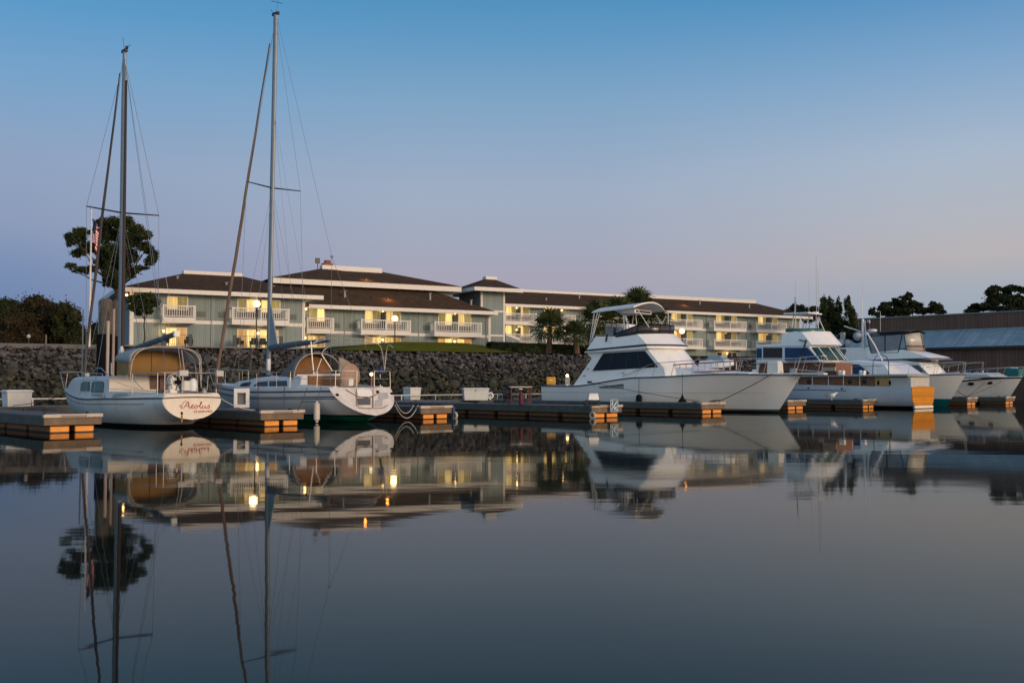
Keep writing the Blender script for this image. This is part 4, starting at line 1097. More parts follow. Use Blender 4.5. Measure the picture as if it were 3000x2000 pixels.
# pilings behind the first sailboat
pl = mat('weathered_piling', (.05, .045, .037), .9, col2=(.13, .115, .09), scale=2, bump=.4)
def piling(x, ytop, d, r_, label, m_=None, zb=-1.5, sleeve=True, cap=True, cat='piling'):
    c = PD(x, ytop, d); r = thing('piling', label, cat, (c.x, c.y, 0), 0, 'dock pilings and poles behind the nearest sailboat')
    MB().lathe([(r_, -1.5), (r_, c.z - .12)] + ([(r_ * .75, c.z)] if cap else [(r_, c.z)]), n=14).build('pile', m_ or pl, r, smooth=50)
    if sleeve: MB().lathe([(r_ + .09, -1), (r_ + .09, 3.8)], n=14).build('sleeve', BLACKR, r, smooth=50)
piling(311, 876, 46, .29, 'thick weathered wooden piling with a rounded top and black lower part')
piling(345, 878, 48, .24, 'thinner weathered piling half hidden behind the first mast')
piling(296, 885, 47.5, .12, 'slim grey pole at the side of the thick piling', mat('grey_pole', (.2, .24, .26), .6), sleeve=False)
piling(317, 940, 44.5, .07, 'narrow pale pipe in front of the thick piling', mat('pale_pipe', (.42, .34, .29), .6), sleeve=False, cap=False)
piling(334, 905, 45.5, .06, 'narrow brown pipe between the two pilings', mat('tan_pipe', (.33, .25, .2), .6), sleeve=False, cap=False)
piling(244, 905, 47, .035, 'thin grey pole left of the flagpole', mat('grey_pole', (.2, .24, .26), .6), sleeve=False, cap=False)
# ---------------------------------------------------------------- boats
def lerp(a, b, t): return a + (b - a) * t
def ss(t): t = max(0, min(1, t)); return t * t * (3 - 2 * t)
def tab(t, pts):
    for (a, va), (b, vb) in zip(pts, pts[1:]):
        if t <= b: return lerp(va, vb, (t - a) / (b - a) if b > a else 0)
    return pts[-1][1]
def stab(t, pts):
    for (a, va), (b, vb) in zip(pts, pts[1:]):
        if t <= b: return lerp(va, vb, ss((t - a) / (b - a)))
    return pts[-1][1]

class Hull:
    def __init__(s, L, B, over, sheer, keel, bw, shp, stern=None, nT=30, nS=14):
        s.L, s.B, s.over, s.sheer, s.keel, s.bw, s.shp, s.stern, s.nT, s.nS = L, B, over, sheer, keel, bw, shp, stern, nT, nS
    def pt(s, t, q, side=1, out=0.0):
        zs, zk = s.sheer(t), s.keel(t); z = zk + (zs - zk) * q
        w = s.B / 2 * s.bw(t) * s.shp(q, t)
        u = s.L * t + s.over * t ** 4 * max(-.15, z) / s.sheer(1)
        if s.stern: u += s.stern(z) * (1 - t) ** 5
        return V((u, side * (w + out), z))
    def at(s, t, z, side=1, out=0.0):
        zs, zk = s.sheer(t), s.keel(t); return s.pt(t, max(0, min(1, (z - zk) / (zs - zk))), side, out)
    def hw(s, u):      # half beam at the sheer for a position u
        return s.B / 2 * s.bw(max(0, min(1, u / (s.L + s.over * .8))))
    def build(s, root, m, deckmat=None, deckdrop=.02, camber=.06, name='hull'):
        b = MB(); secs = []
        for i in range(s.nT + 1):
            t = i / s.nT; t = t ** .9 if t < 1 else 1
            port = [s.pt(t, 1 - j / s.nS, 1) for j in range(s.nS + 1)]; stb = [s.pt(t, j / s.nS, -1) for j in range(1, s.nS + 1)]
            secs.append(port + stb)
        b.loft(secs, True, False); h = b.build(name, m, root, smooth=38)
        rows = []
        for i in range(s.nT + 1):
            t = (i / s.nT) ** .9; p = s.pt(t, 1, 1); r_ = []
            for k_ in range(7):
                f = 1 - 2 * k_ / 6; r_.append(V((p.x, p.y * f * .985, p.z - deckdrop + camber * (1 - f * f))))
            rows.append(r_)
        MB().grid(rows).build('deck', deckmat or m, root, smooth=50)
        return h
    def line(s, zf, side, t0, t1, n=24, out=.012):
        return [s.at(lerp(t0, t1, i / n), zf(lerp(t0, t1, i / n)), side, out) for i in range(n + 1)]

def band(root, hull, z0f, z1f, t0, t1, m, name='stripe', sides=(1, -1), n=26):
    b = MB()
    for s in sides:
        rows = [[hull.at(t, z0f(t), s, .008), hull.at(t, (z0f(t) + z1f(t)) / 2, s, .012), hull.at(t, z1f(t), s, .008)] for t in [lerp(t0, t1, i / n) for i in range(n + 1)]]
        b.grid(rows)
    b.build(name, m, root, smooth=60)

def house(pts, b, bulge=0, tumble=0, z0=0, camber=0, nw=11, mb=None, b2=None):
    """cabin: side outline pts (u, z, front, top) swept across the beam"""
    mb = mb or MB(); secs = []
    for i in range(nw):
        f = -1 + 2 * i / (nw - 1); sec = []
        for p in pts:
            u, z = p[0], p[1]; fr = p[2] if len(p) > 2 else 0; tp = p[3] if len(p) > 3 else 0
            ww = b * f * (1 - tumble * max(0, z - z0))
            sec.append((u + bulge * fr * (1 - f * f), ww, z + camber * tp * (1 - f * f)))
        secs.append(sec)
    return mb.loft(secs, True, True, closed=True)

def px(F, lst, w):
    """pixel outline -> (u, z, flags...) on the plane w of a boat frame"""
    out = []
    for q in lst:
        p = F.w(q[0], q[1], w); out.append((p.x, p.z) + tuple(q[2:]))
    return out

def panel(F, lst, w, th=.02, mb=None, f=None):
    """flat panel standing on the plane w, proud by th away from the centreline"""
    mb = mb or MB(); s = 1 if w > 0 else -1
    poly = []
    for x, y in lst:
        p = F.w(x, y, w)
        if f:
            for _ in range(3): p = F.w(x, y, s * f(p.x, p.z))
        poly.append(p)
    return mb.prism(poly, (0, s * th, 0))

def panel_u(F, lst, u, th=.02, mb=None):
    mb = mb or MB(); return mb.prism([F.u(x, y, u) for x, y in lst], (th, 0, 0))

def rail(root, pts, r=.016, posts=(), name='rail', m=None):
    b = MB(); b.tube(pts, r, 6)
    for a, c in posts: b.tube([a, c], r * .85, 5)
    return b.build(name, m or CHROME, root, smooth=60)

def hoop(u, hw, zb, zt, n=18, e=3.0, rake=0.0):
    out = []
    for i in range(n + 1):
        a = pi * i / n; c, s_ = cos(a), sin(a)
        x = (abs(c) ** (2 / e)) * (1 if c >= 0 else -1); y = abs(s_) ** (2 / e)
        out.append(V((u + rake * y, hw * x, zb + (zt - zb) * y)))
    return out

SAILC = mat('sail_cover_blue', (.075, .10, .125), .8, var=.15)
CANVAS = mat('cream_canvas', (.42, .38, .31), .9, var=.12)
GOLDC = mat('golden_canvas', (.26, .155, .055), .9, var=.15, scale=1.5)
TAN = mat('tan_canvas', (.33, .23, .17), .9, var=.12)
BRNC = mat('brown_canvas', (.20, .095, .035), .9, var=.15)
GRYC = mat('grey_canvas', (.12, .125, .115), .9, var=.15)
PALEGL = mat('pale_curtained_glass', (.13, .22, .25), .15, var=.15)
NAVY = mat('navy_stripe', (.01, .022, .045), .4)
NAVYC = mat('blue_canvas', (.01, .05, .14), .75, var=.15)
MASTG = mat('grey_mast', (.24, .265, .29), .45, metal=.4, var=.08)

# ============ sailboat 1: red script name on the transom
phi = radians(46); A = Frame(-10.9, 34, pi / 2 + phi)
sb = thing('sailboat', 'weathered white sailboat with red script name Aeolus on its cream transom', 'sailboat', (A.o.x, A.o.y, 0), A.a, 'sailboats with tall bare masts')
hullA = Hull(9.55, 2.95, .95,
    sheer=lambda t: stab(t, [(0, 1.17), (.16, 1.14), (.3, 1.02), (.55, .97), (1, 1.30)]),
    keel=lambda t: stab(t, [(0, .29), (.2, -.25), (.5, -.5), (.85, -.35), (1, -.12)]),
    bw=lambda t: .77 + .23 * ss(t / .4) if t < .42 else max(0, 1 - ((t - .42) / .58) ** 2.3) ** .85,
    shp=lambda q, t: (1 - (1 - q) ** 2.1) ** lerp(.5, .95, ss((t - .1) / .8)) * (1 - .13 * (max(0, q - .55) / .45) ** 2 * (1 - ss(t / .25))))
hmA = mat('old_white_hull', (.60, .62, .62), .45, var=.07, scale=1.2); streaks(hmA, .3, (.3, .29, .22), 2.2); zbands(hmA, [(.115, (.012, .012, .013))])
hullA.build(sb, hmA, mat('old_deck', (.5, .52, .52), .7, var=.08))
rz = lambda t: stab(t, [(0, 1.03), (.3, .99), (.55, .95), (1, 1.27)])
dkl = mat('dark_rub_strip', (.07, .08, .09), .6)
b = MB()
for s in (1, -1): b.tube(hullA.line(rz, s, 0, .995, out=.02), .028, 6)
b.tube([hullA.at(0, 1.03, s_ * 1, 0) + V((-.02, 0, 0)) if abs(s_) == 1 else V((-.02, s_ * 1.12, 1.03 + .03 * (1 - s_ * s_))) for s_ in (1, .6, .2, -.2, -.6, -1)], .022, 6)
b.build('rub_rail', dkl, sb, smooth=60)
b = MB()
for s in (1, -1): b.tube(hullA.line(lambda t: rz(t) - .15 - .05 * (1 - t), s, .12, .97, out=.004), .011, 5)
b.build('cove_line', dkl, sb)
# transom face, warm evening light put into its cream; name and port
tm = streaks(mat('warm_lit_transom', (.74, .69, .60), .5, var=.08, scale=2.5), .15, (.4, .33, .22), 5)
b = MB(); poly = []
for q in [i / 16 for i in range(17)]: p = hullA.pt(0, q, 1); poly.append(V((-.012, p.y * .985, p.z)))
for q in [1 - i / 16 for i in range(16)]: p = hullA.pt(0, q, -1); poly.append(V((-.012, p.y * .985, p.z)))
b.prism(poly, (-.006, 0, 0)).build('transom', tm, sb)
REDL = mat('red_lettering', (.42, .03, .03), .6)
def tr_pt(x, y): return A.u(x, y, -.03)
def stroke(mb, pts, r=.011):
    mb.tube([tr_pt(x, y) for x, y in pts], r, 5)
b = MB()     # script name drawn as pen strokes, traced in photo pixels on the plane of the transom
stroke(b, [(529, 1192), (527, 1188), (530, 1185), (534, 1187), (534, 1191), (530, 1194), (535, 1196), (540, 1193), (545, 1185), (550, 1178)])
stroke(b, [(537, 1183), (535, 1179), (540, 1176), (547, 1176), (552, 1177)], .009)
stroke(b, [(553, 1176.5), (553, 1184), (554, 1192), (557, 1195), (560, 1192)], .015)
stroke(b, [(541, 1189), (548, 1188), (556, 1187)], .009)
stroke(b, [(560, 1192), (566, 1189), (567, 1185.5), (563.5, 1185), (561.5, 1189), (562.5, 1194), (566, 1195.5), (570, 1192)], .012)
stroke(b, [(574, 1186), (571, 1189), (571, 1193), (574, 1195.5), (578, 1194), (579, 1189), (577, 1186), (574, 1186), (578, 1188.5), (582, 1190)], .012)
stroke(b, [(582, 1190), (588, 1184), (592, 1178), (591, 1176), (588, 1178), (586, 1186), (586, 1193), (589, 1195.5), (592, 1192)], .012)
stroke(b, [(594, 1186.5), (593, 1192), (595.5, 1195.5), (600, 1192), (602, 1186.5), (601, 1193), (604, 1195.5), (607, 1192)], .012)
stroke(b, [(607, 1192), (611, 1188), (613, 1185), (613, 1190), (614.5, 1193), (612, 1196), (608.5, 1195)], .012)
b.build('name_lettering', REDL, sb)
c0 = tr_pt(595.5, 1205); sc = (tr_pt(568, 1205) - tr_pt(622, 1204)).length
vs, fs = text_mesh('STANFORD', .2); wd = max(v.x for v in vs) - min(v.x for v in vs); k_ = sc / wd
b = MB(); b.add([(-.028 - v.z, c0.y - v.x * k_, c0.z + v.y * k_ * .85) for v in vs], fs); b.build('port_lettering', REDL, sb)
b = MB(); c0 = tr_pt(533, 1210); b.ball(c0 + V((.01, 0, 0)), .05, 8, 6, (.3, 1, 1)); b.build('exhaust_port', BLACKR, sb)
b = MB(); b.prism([tr_pt(531, 1211), tr_pt(535, 1211), tr_pt(535.5, 1232), tr_pt(533, 1240), tr_pt(530, 1232)], (.008, 0, 0)); b.build('rust_stain', mat('rust', (.32, .13, .02), .9), sb)
# cabin
u_b = A.w(319, 1102, 1.13).x
ztA = A.w(319, 1102, 1.13).z
def cwA(u): t = max(0, min(1, u / 10.3)); return min(1.14, hullA.B / 2 * hullA.bw(t) * .86)
ufr = A.w(226, 1115, .45).x
b = MB(); secs = []
for i in range(15):
    u = lerp(u_b, 9.25, i / 14); h = ztA - .02 if u < 7.4 else lerp(ztA - .02, 1.36, ss((u - 7.4) / 1.8)); w_ = cwA(u) if u < 8.9 else cwA(u) * .9
    zd = .9; secs.append([V((u, w_, zd)), V((u, w_ * .965, h - .08)), V((u, w_ * .88, h)), V((u, w_ * .4, h + .05)), V((u, -w_ * .4, h + .05)), V((u, -w_ * .88, h)), V((u, -w_ * .965, h - .08)), V((u, -w_, zd))])
b.loft(secs); b.build('cabin', mat('old_cabin_white', (.55, .57, .57), .5, var=.07, scale=1.5), sb, smooth=30)
wf = lambda u, z: cwA(u) * (1 - .035 * max(0, min(1, (z - .9) / (ztA - 1)))) + .005
for poly in ([(239, 1121), (247, 1118), (263, 1118), (263, 1145), (236, 1144)], [(271, 1121), (276, 1117), (302, 1117), (305, 1122), (303, 1149), (268, 1148)]):
    f = panel(A, poly, 1.1, .02, f=wf).build('window', mat('dark_window_frame', (.05, .08, .1), .5), sb)
    cx = sum(p[0] for p in poly) / len(poly); cy = sum(p[1] for p in poly) / len(poly)
    panel(A, [(cx + (x - cx) * .84 + .8, cy + (y - cy) * .86 + .5) for x, y in poly], 1.1, .032, f=wf).build('pane', PALEGL, f)
panel(A, [(270, 1153), (302, 1153), (304, 1163), (270, 1160)], 1.2, .02, f=lambda u, z: hullA.hw(u) * .93).build('side_hatch', mat('hatch_grey', (.3, .34, .37), .6), sb)
panel(A, [(329, 1163), (333, 1155), (345, 1152), (372, 1152), (380, 1157), (380, 1166), (329, 1165)], 1.2, .02, f=lambda u, z: hullA.hw(u) * .95).build('side_hatch', MATS['hatch_grey'], sb)
# cockpit bulkhead, doors and coaming
crm = mat('warm_lit_cream_panel', (.66, .62, .54), .5, var=.05)  # faces turned aft: warm low light put into the cream
panel_u(A, [(319, 1102), (507, 1100), (507, 1150), (319, 1137)], u_b - .02, -.03).build('bulkhead', crm, sb)
d_ = panel_u(A, [(437, 1097), (498, 1099), (499, 1141), (440, 1139)], u_b - .06, -.03).build('companionway_door', mat('dark_teak_doors', (.12, .07, .055), .6, var=.25, scale=5), sb)
panel_u(A, [(466, 1097), (467.5, 1097), (467.5, 1140), (466, 1140)], u_b - .1, -.015).build('door_seam', BLACKR, d_)
panel_u(A, [(436, 1094), (500, 1096), (500, 1098.5), (436, 1097)], u_b - .12, -.05).build('sill', crm, sb)
b = MB()
for s in (1, -1):
    secs = []
    for i in range(9):
        u = lerp(.12, u_b - .02, i / 8); h = lerp(1.2, 1.24, ss(i / 8)); w_ = hullA.hw(u) * .88
        secs.append([V((u, s * w_, .95)), V((u, s * w_ * .97, h)), V((u, s * (w_ * .97 - .16), h)), V((u, s * (w_ * .97 - .18), .8))])
    b.loft(secs, closed=True)
b.box(.1, .32, -1.0, 1.0, 1.0, 1.2); b.build('coaming', MATS['old_cabin_white'], sb, smooth=30)
# helm area
b = MB(); c0 = A.w(509, 1117, 0); b.tube([V((c0.x, c0.y + .26 * cos(a), c0.z + .26 * sin(a))) for a in [2 * pi * i / 20 for i in range(20)]], .018, 6, close=True)
for a in (0, pi / 3, 2 * pi / 3): b.tube([V((c0.x, .26 * cos(a), c0.z + .26 * sin(a))), V((c0.x, -.26 * cos(a), c0.z - .26 * sin(a)))], .01, 4)
b.build('steering_wheel', CHROME, sb, smooth=60)
b = MB(); b.loft([[(c0.x + .1 - x, y, z), (c0.x + .1 + x, y, z), (c0.x + .1 + x, -y, z), (c0.x + .1 - x, -y, z)] for x, y, z in [(.14, .16, .7), (.1, .11, c0.z + .06), (.06, .1, c0.z + .14)]], closed=True); b.build('binnacle', CREAMG, sb, bevel=.01)
p = A.w(546, 1128, -.35); b = MB(); b.cbox((p.x, p.y, p.z - .02), .26, .3, .36); b.build('helm_seat', crm, sb, bevel=.04)
p = A.w(520, 1119, -.1); MB().cbox((p.x - .05, p.y, p.z), .04, .24, .13).build('instrument', BLACKR, sb)
p = A.w(566, 1122, -.55); b = MB(); b.lathe([(.12, -.28), (.15, -.1), (.12, .1), (.05, .17)], (p.x, p.y, p.z), 12); b.build('outboard_cover', WHITE, sb, smooth=50)
for x_, y_, w_, r_ in ((497, 1132, .75, .09), (598, 1143, -.8, .09), (520, 1137, .7, .07)):
    p = A.w(x_, y_, w_); b = MB(); b.lathe([(r_, -.08), (r_, -.02), (r_ * .7, 0), (r_ * .7, .06), (r_ * .9, .09)], p, 10); b.build('winch', CHROME, sb, smooth=40)
Rl = random.Random(77)
for k_, (x0, y0, x1, y1) in enumerate(((340, 1118, 455, 1146), (385, 1102, 420, 1140), (455, 1146, 500, 1138), (604, 1105, 622, 1146), (610, 1100, 606, 1145), (628, 1104, 640, 1150))):
    a_, c_ = A.u(x0, y0, 2.6 if k_ < 3 else .4), A.u(x1, y1, 1.6 if k_ < 3 else .25)
    MB().tube(sag(a_, c_, .03 + .03 * Rl.random()), .011, 4).build('control_line', ROPE if k_ % 2 else WROPE, sb)
p = A.w(600, 1140, -.9); MB().ball(p, .14, 8, 6, (1, 1.2, .7)).build('cockpit_cushion', mat('navy_cushion', (.03, .04, .07), .8), sb, smooth=60)
p = A.w(470, 1146, .8); MB().ball(p, .13, 8, 6, (1.6, 1, .6)).build('line_bundle', mat('brown_line', (.12, .08, .06), .9), sb)
# canopy over the cockpit
uh = A.w(383, 1065, 1.33).x; zb_ = A.w(383, 1100, 1.33).z; zt2 = A.u(480, 1017, uh).z; hwA = 1.33
ufc = A.w(338, 1050, 1.22).x; zft = A.w(338, 1046, 1.22).z + .22
b = MB(); rows = []
for i in range(7):
    q = i / 6; u = lerp(uh, ufc, q); rows.append(hoop(u, lerp(hwA, 1.24, q), lerp(zb_ + .42, zft - .35, q), lerp(zt2, zft, q) + .05 * sin(pi * q), 20, 3.2))
b.grid(rows); b.build('canopy', mat('blue_grey_canvas', (.30, .33, .34), .85, var=.1), sb, smooth=60, solid=.02)
rail(sb, hoop(uh, hwA, zb_ - .15, zt2 + .01, 22, 3.4), .022, name='canopy_frame', m=CANVAS)
rail(sb, hoop(uh + .35, hwA * .98, zb_ - .1, zt2 - .02, 20, 3.2, ), .014, name='canopy_frame')
b = MB(); zbc = A.u(430, 1099, ufc).z
rows = []
hp = hoop(ufc - .25, 1.27, zft - .3, zft + .02, 16, 3.6)
b.grid([hp, [V((p.x, p.y, lerp(p.z, zbc, .5))) for p in hp], [V((p.x, p.y, zbc)) for p in hp]]); b.build('canopy_front_curtain', GOLDC, sb, smooth=60, solid=.02)
for i in (3, 8, 12): p = hp[i]; MB().box(p.x - .02, p.x - .01 - .03, p.y - .012, p.y + .012, zbc, p.z).build('curtain_seam', BRNC, sb)
for s, u_a in ((1, .15), (-1, .75)):
    ua2 = lerp(uh, ufc, u_a); MB().grid([[V((ua2, s * 1.3, zbc)), V((ufc - .25, s * 1.27, zbc))], [V((ua2, s * 1.3, zft - .25)), V((ufc - .25, s * 1.25, zft - .3))]]).build('canopy_side_curtain', GOLDC, sb, solid=.015)
for a_, c_ in ((A.u(532, 1025, uh), A.u(540, 1085, .5)), (A.w(382, 1040, 1.3), A.w(382, 1105, 1.3)), (A.w(590, 1138, -1.2), A.u(584, 1060, uh))): MB().tube([a_, c_], .02, 6).build('canopy_strut', CANVAS, sb)
b = MB(); b.tube([A.w(327, 1063, 1.2), A.w(327, 1097, 1.2)], .03, 6); b.build('post', WHITE, sb)
# mast, boom, rig
um = A.w(353, 1000, 0).x; mt = A.w(365, 152, 0); mh = mt.z
b = MB(); rr_ = []
for z_ in [1.2 + (mh - 1.2) * i / 24 for i in range(25)]:
    q = (z_ - 1.2) / (mh - 1.2); um_ = lerp(um, mt.x, q); k_ = 1 if q < .85 else lerp(1, .7, (q - .85) / .15)
    rr_.append([V((um_ + .125 * k_ * cos(a), .085 * k_ * sin(a), z_)) for a in [2 * pi * i / 12 for i in range(12)]])
b.loft(rr_, closed=True); b.build('mast', MASTG, sb, smooth=50)
def mp(z_): return V((lerp(um, mt.x, (z_ - 1.2) / (mh - 1.2)), 0, z_))
zs1 = A.w(362, 240, 0).z
b = MB(); b.tube([mp(2.6) + V((-.2, 0, 0)), mp(zs1) + V((-.17, 0, 0))], [.075, .045], 8); b.build('furled_mainsail', mat('dark_brown_cover', (.045, .03, .028), .8), sb, smooth=60)
b = MB(); b.tube([mp(mh - .3) + V((-.13, .06, 0)), mp(zs1) + V((-.16, .05, 0))], .01, 4); b.cbox(mp(mh) + V((0, 0, .03)), .36, .1, .12); b.tube([mp(mh), mp(mh) + V((.05, .05, .55))], .008, 4); b.tube([mp(mh) + V((0, 0, .2)), mp(mh) + V((-.35, -.1, .2))], .008, 4); b.ball(mp(mh) + V((-.2, 0, .12)), .06, 6, 5); b.build('masthead_gear', DKMETAL, sb)
zsp = A.w(361, 623, 0).z; hs = 1.42
b = MB(); 
for s in (1, -1): b.tube([mp(zsp), mp(zsp) + V((-.12, s * hs, .06))], [.035, .025], 6)
b.build('spreader', DKMETAL, sb)
b = MB(); tp = mp(mh - .25)
for s in (1, -1):
    e = mp(zsp) + V((-.12, s * hs, .06)); b.tube([tp, e, V((um - .25, s * 1.38, 1.1))], .008, 4)
    b.tube([mp(zsp - .1), V((um + .5, s * 1.3, 1.1))], .008, 4); b.tube([mp(zsp - .1), V((um - .8, s * 1.35, 1.1))], .008, 4)
    b.tube([tp, mp(3.6) + V((-3.2, s * .05, .3)), V((.15, s * .8, 1.3))], .008, 4)
b.tube([mp(mh - .1) + V((.1, 0, 0)), A.w(246, 1085, 0)], .007, 4); b.build('rigging', WIRE, sb)
jt, jb = A.w(350, 215, 0), A.w(246, 1085, 0)
b = MB(); b.tube([jt.lerp(jb, i / 14) + V((random.uniform(-.012, .012), random.uniform(-.012, .012), 0)) for i in range(15)], [.026 + .032 * min(1, i / 6) for i in range(15)], 8); b.build('furled_jib', mat('grey_brown_sailcloth', (.085, .072, .068), .9, var=.3, scale=1.2), sb, smooth=60)
b = MB(); g0 = A.w(366, 1032, 0); g1 = A.w(517, 977, 0); b.tube([g0, g0.lerp(g1, .5), g1], .095, 10); b.build('boom', SAILC, sb, smooth=50)
b = MB(); b.cbox(g1, .1, .2, .2); b.build('boom_end', WHITE, sb)
b = MB(); b.tube([g1, tp.lerp(g1, .02)], .006, 4); b.tube([g1, V((.6, 0, 1.3))], .007, 4); b.build('mainsheet', WROPE, sb)
b = MB(); b.cbox(g0 + V((-.05, .15, 0)), .14, .14, .2); b.ball(g0 + V((-.15, .2, .08)), .1, 8, 6, (1, .6, 1.6)); b.build('gooseneck', WHITE, sb)
# rails
zr_ = 1.95
pf = [hullA.pt(.9, 1, s) + V((0, 0, 0)) for s in (1, -1)]
bowp = hullA.pt(1, 1, 1)
top = [V((hullA.pt(.86, 1, 1).x, hullA.pt(.86, 1, 1).y * .9, 1.92)), V((bowp.x - .2, .35, 2.0)), V((bowp.x + .05, 0, 2.02)), V((bowp.x - .2, -.35, 2.0)), V((hullA.pt(.86, 1, 1).x, -hullA.pt(.86, 1, 1).y * .9, 1.92))]
rail(sb, top, .015, [(top[0], hullA.pt(.86, 1, 1)), (top[1], hullA.pt(.95, 1, 1)), (top[3], hullA.pt(.95, 1, -1)), (top[4], hullA.pt(.86, 1, -1)), (top[0], hullA.pt(.93, 1, 1))], 'bow_rail')
zq = A.u(590, 1092, .1).z
sr = [V((1.9, 1.22, zq)), V((.35, 1.08, zq)), V((.1, .95, zq)), V((.1, -.95, zq)), V((.35, -1.08, zq)), V((1.9, -1.22, zq))]
rail(sb, sr, .017, [(p, V((p.x, p.y, 1.15))) for p in sr] + [(V((.1, .3, zq)), V((.1, .3, 1.15)))], 'stern_rail')
for x, y in ((537, 1093), (643, 1094)):
    p = A.u(x, y, .05); MB().cbox(p, .12, .33 if x < 600 else .27, .2).build('rail_box', mat('grey_white_box', (.5, .48, .48), .6), sb, bevel=.02)
b = MB()
for i in range(6): p = A.u(636 + i * 3, 1101, .05); b.tube([p, p + V((.02, .01, -.45 - .04 * (i % 3)))], .012, 4)
b.build('hanging_lines', ROPE, sb)
b = MB(); b.cbox(A.w(252, 1096, 0) + V((0, 0, -.02)), .22, .16, .12); b.tube([A.w(262, 1100, 0), A.w(283, 1078, .1), A.w(296, 1078, .1), A.w(316, 1098, .1)], .02, 5); b.build('windlass_frame', CHROME, sb)
# mooring lines are things of their own
q = MB(); q.tube(sag(A.m @ hullA.at(.97, 1.1, 1), WK.m @ V((-1, -.9, .6)), .12), .014, 5); tag(q.build('mooring_rope', ROPE), 'slack brown rope from the nearest sailboat bow to the walkway', 'rope')
q = MB(); q.tube(sag(A.m @ V((.1, -1.05, 1.05)), PZ(745, 1201, .58), .1), .014, 5); tag(q.build('mooring_rope', WROPE), 'pale rope from the cream transom down to the second finger dock', 'rope')

# ============ sailboat 2: green bottom and scooped white transom
phi = radians(49); Bf = Frame(-5.35, 39.2, pi / 2 + phi)
s2 = thing('sailboat', 'white sailboat with green bottom paint, scooped transom and tan dodger', 'sailboat', (Bf.o.x, Bf.o.y, 0), Bf.a, 'sailboats with tall bare masts')
hullB = Hull(10.6, 3.85, .9,
    sheer=lambda t: stab(t, [(0, 1.38), (.5, 1.33), (1, 1.52)]),
    keel=lambda t: stab(t, [(0, .27), (.12, -.1), (.5, -.5), (.9, -.35), (1, -.1)]),
    bw=lambda t: .83 + .17 * ss(t / .35) if t < .38 else max(0, 1 - ((t - .38) / .62) ** 2.2) ** .88,
    shp=lambda q, t: (1 - (1 - q) ** 2.3) ** lerp(.6, .95, ss((t - .3) / .7)),
    stern=lambda z: .95 * max(0, (z - .27) / 1.1))
hmB = mat('white_hull_green_bottom', (.62, .64, .66), .3, var=.05, scale=1.2, coat=.2); streaks(hmB, .14, (.4, .38, .34), 2.0); zbands(hmB, [(.30, (.01, .025, .055)), (.23, (.004, .17, .10))])
hullB.build(s2, hmB, mat('deck_white', (.62, .63, .63), .6, var=.05))
shB = hullB.sheer
band(s2, hullB, lambda t: shB(t) - .19, lambda t: shB(t) - .13, .0, .985, NAVY)
band(s2, hullB, lambda t: shB(t) - .40, lambda t: shB(t) - .36, .0, .97, NAVY)
band(s2, hullB, lambda t: shB(t) - .46, lambda t: shB(t) - .435, .0, .97, NAVY)
# transom skin, grimy white, standing just proud of the raked stern
tmB = streaks(mat('grimy_transom', (.74, .72, .69), .45, col2=(.58, .55, .49), scale=5), .4, (.35, .3, .2), 4)
def TP(w, z): return V((hullB.stern(z) - .02, w, z))
poly = [hullB.pt(0, q, 1) for q in [i / 18 for i in range(19)]] + [hullB.pt(0, q, -1) for q in [1 - i / 18 for i in range(18)]]
b = MB(); b.prism([V((p.x - .012, p.y * .99, p.z)) for p in poly], (-.008, 0, 0)).build('transom', tmB, s2)
def tq(mb, lst, off=.03, th=.012):      # patch on the raked transom from photo pixels
    pp_ = []
    for x, y in lst:
        p = Bf.u(x, y, .5)
        for _ in range(5): p = Bf.u(x, y, hullB.stern(p.z) - off)
        pp_.append(p)
    return mb.prism(pp_, (-th, 0, 0))
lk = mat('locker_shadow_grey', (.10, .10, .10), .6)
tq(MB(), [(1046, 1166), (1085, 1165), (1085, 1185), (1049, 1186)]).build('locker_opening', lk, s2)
tq(MB(), [(1044, 1140), (1092, 1140), (1092, 1161), (1048, 1162)], .028, .03).build('boarding_step', WHITE, s2, bevel=.01)
tq(MB(), [(1100, 1171), (1122, 1170), (1118, 1190), (1098, 1190)]).build('recess', mat('recess_grey', (.4, .41, .4), .6), s2)
tq(MB(), [(1108, 1150), (1135, 1150), (1138, 1166), (1110, 1172)]).build('recess', MATS['recess_grey'], s2)
for x, y in ((988, 1157), (1148, 1153), (1106, 1148)):
    p = Bf.u(x, y, .5)
    for _ in range(5): p = Bf.u(x, y, hullB.stern(p.z) - .03)
    MB().ball(p, .09, 10, 6, (.4, 1, .75)).build('vent_hole', BLACKR, s2, smooth=60)
b = MB()
def tpx(x, y):
    p = Bf.u(x, y, .5)
    for _ in range(5): p = Bf.u(x, y, hullB.stern(p.z) - .07)
    return p
b.tube([tpx(1044, 1098) if False else Bf.u(1044, 1095, .9), tpx(1044, 1150), tpx(1046, 1188), tpx(1052, 1194), tpx(1086, 1196)], .018, 6)
b.tube([Bf.u(1093, 1090, .9), tpx(1093, 1150), tpx(1093, 1194), tpx(1086, 1196)], .018, 6)
b.tube([tpx(1045, 1162), tpx(1093, 1162)], .012, 5); b.tube([tpx(1096, 1195), tpx(1120, 1195), tpx(1137, 1186)], .014, 5)
b.build('swim_ladder', mat('bronze_tube', (.35, .26, .16), .4, metal=.6), s2, smooth=60)
q = [tpx(1014, 1141), tpx(1045, 1160), tpx(1075, 1164), tpx(1098, 1158), tpx(1112, 1148)]
MB().tube(q, .014, 5).build('safety_line', BRNC, s2)
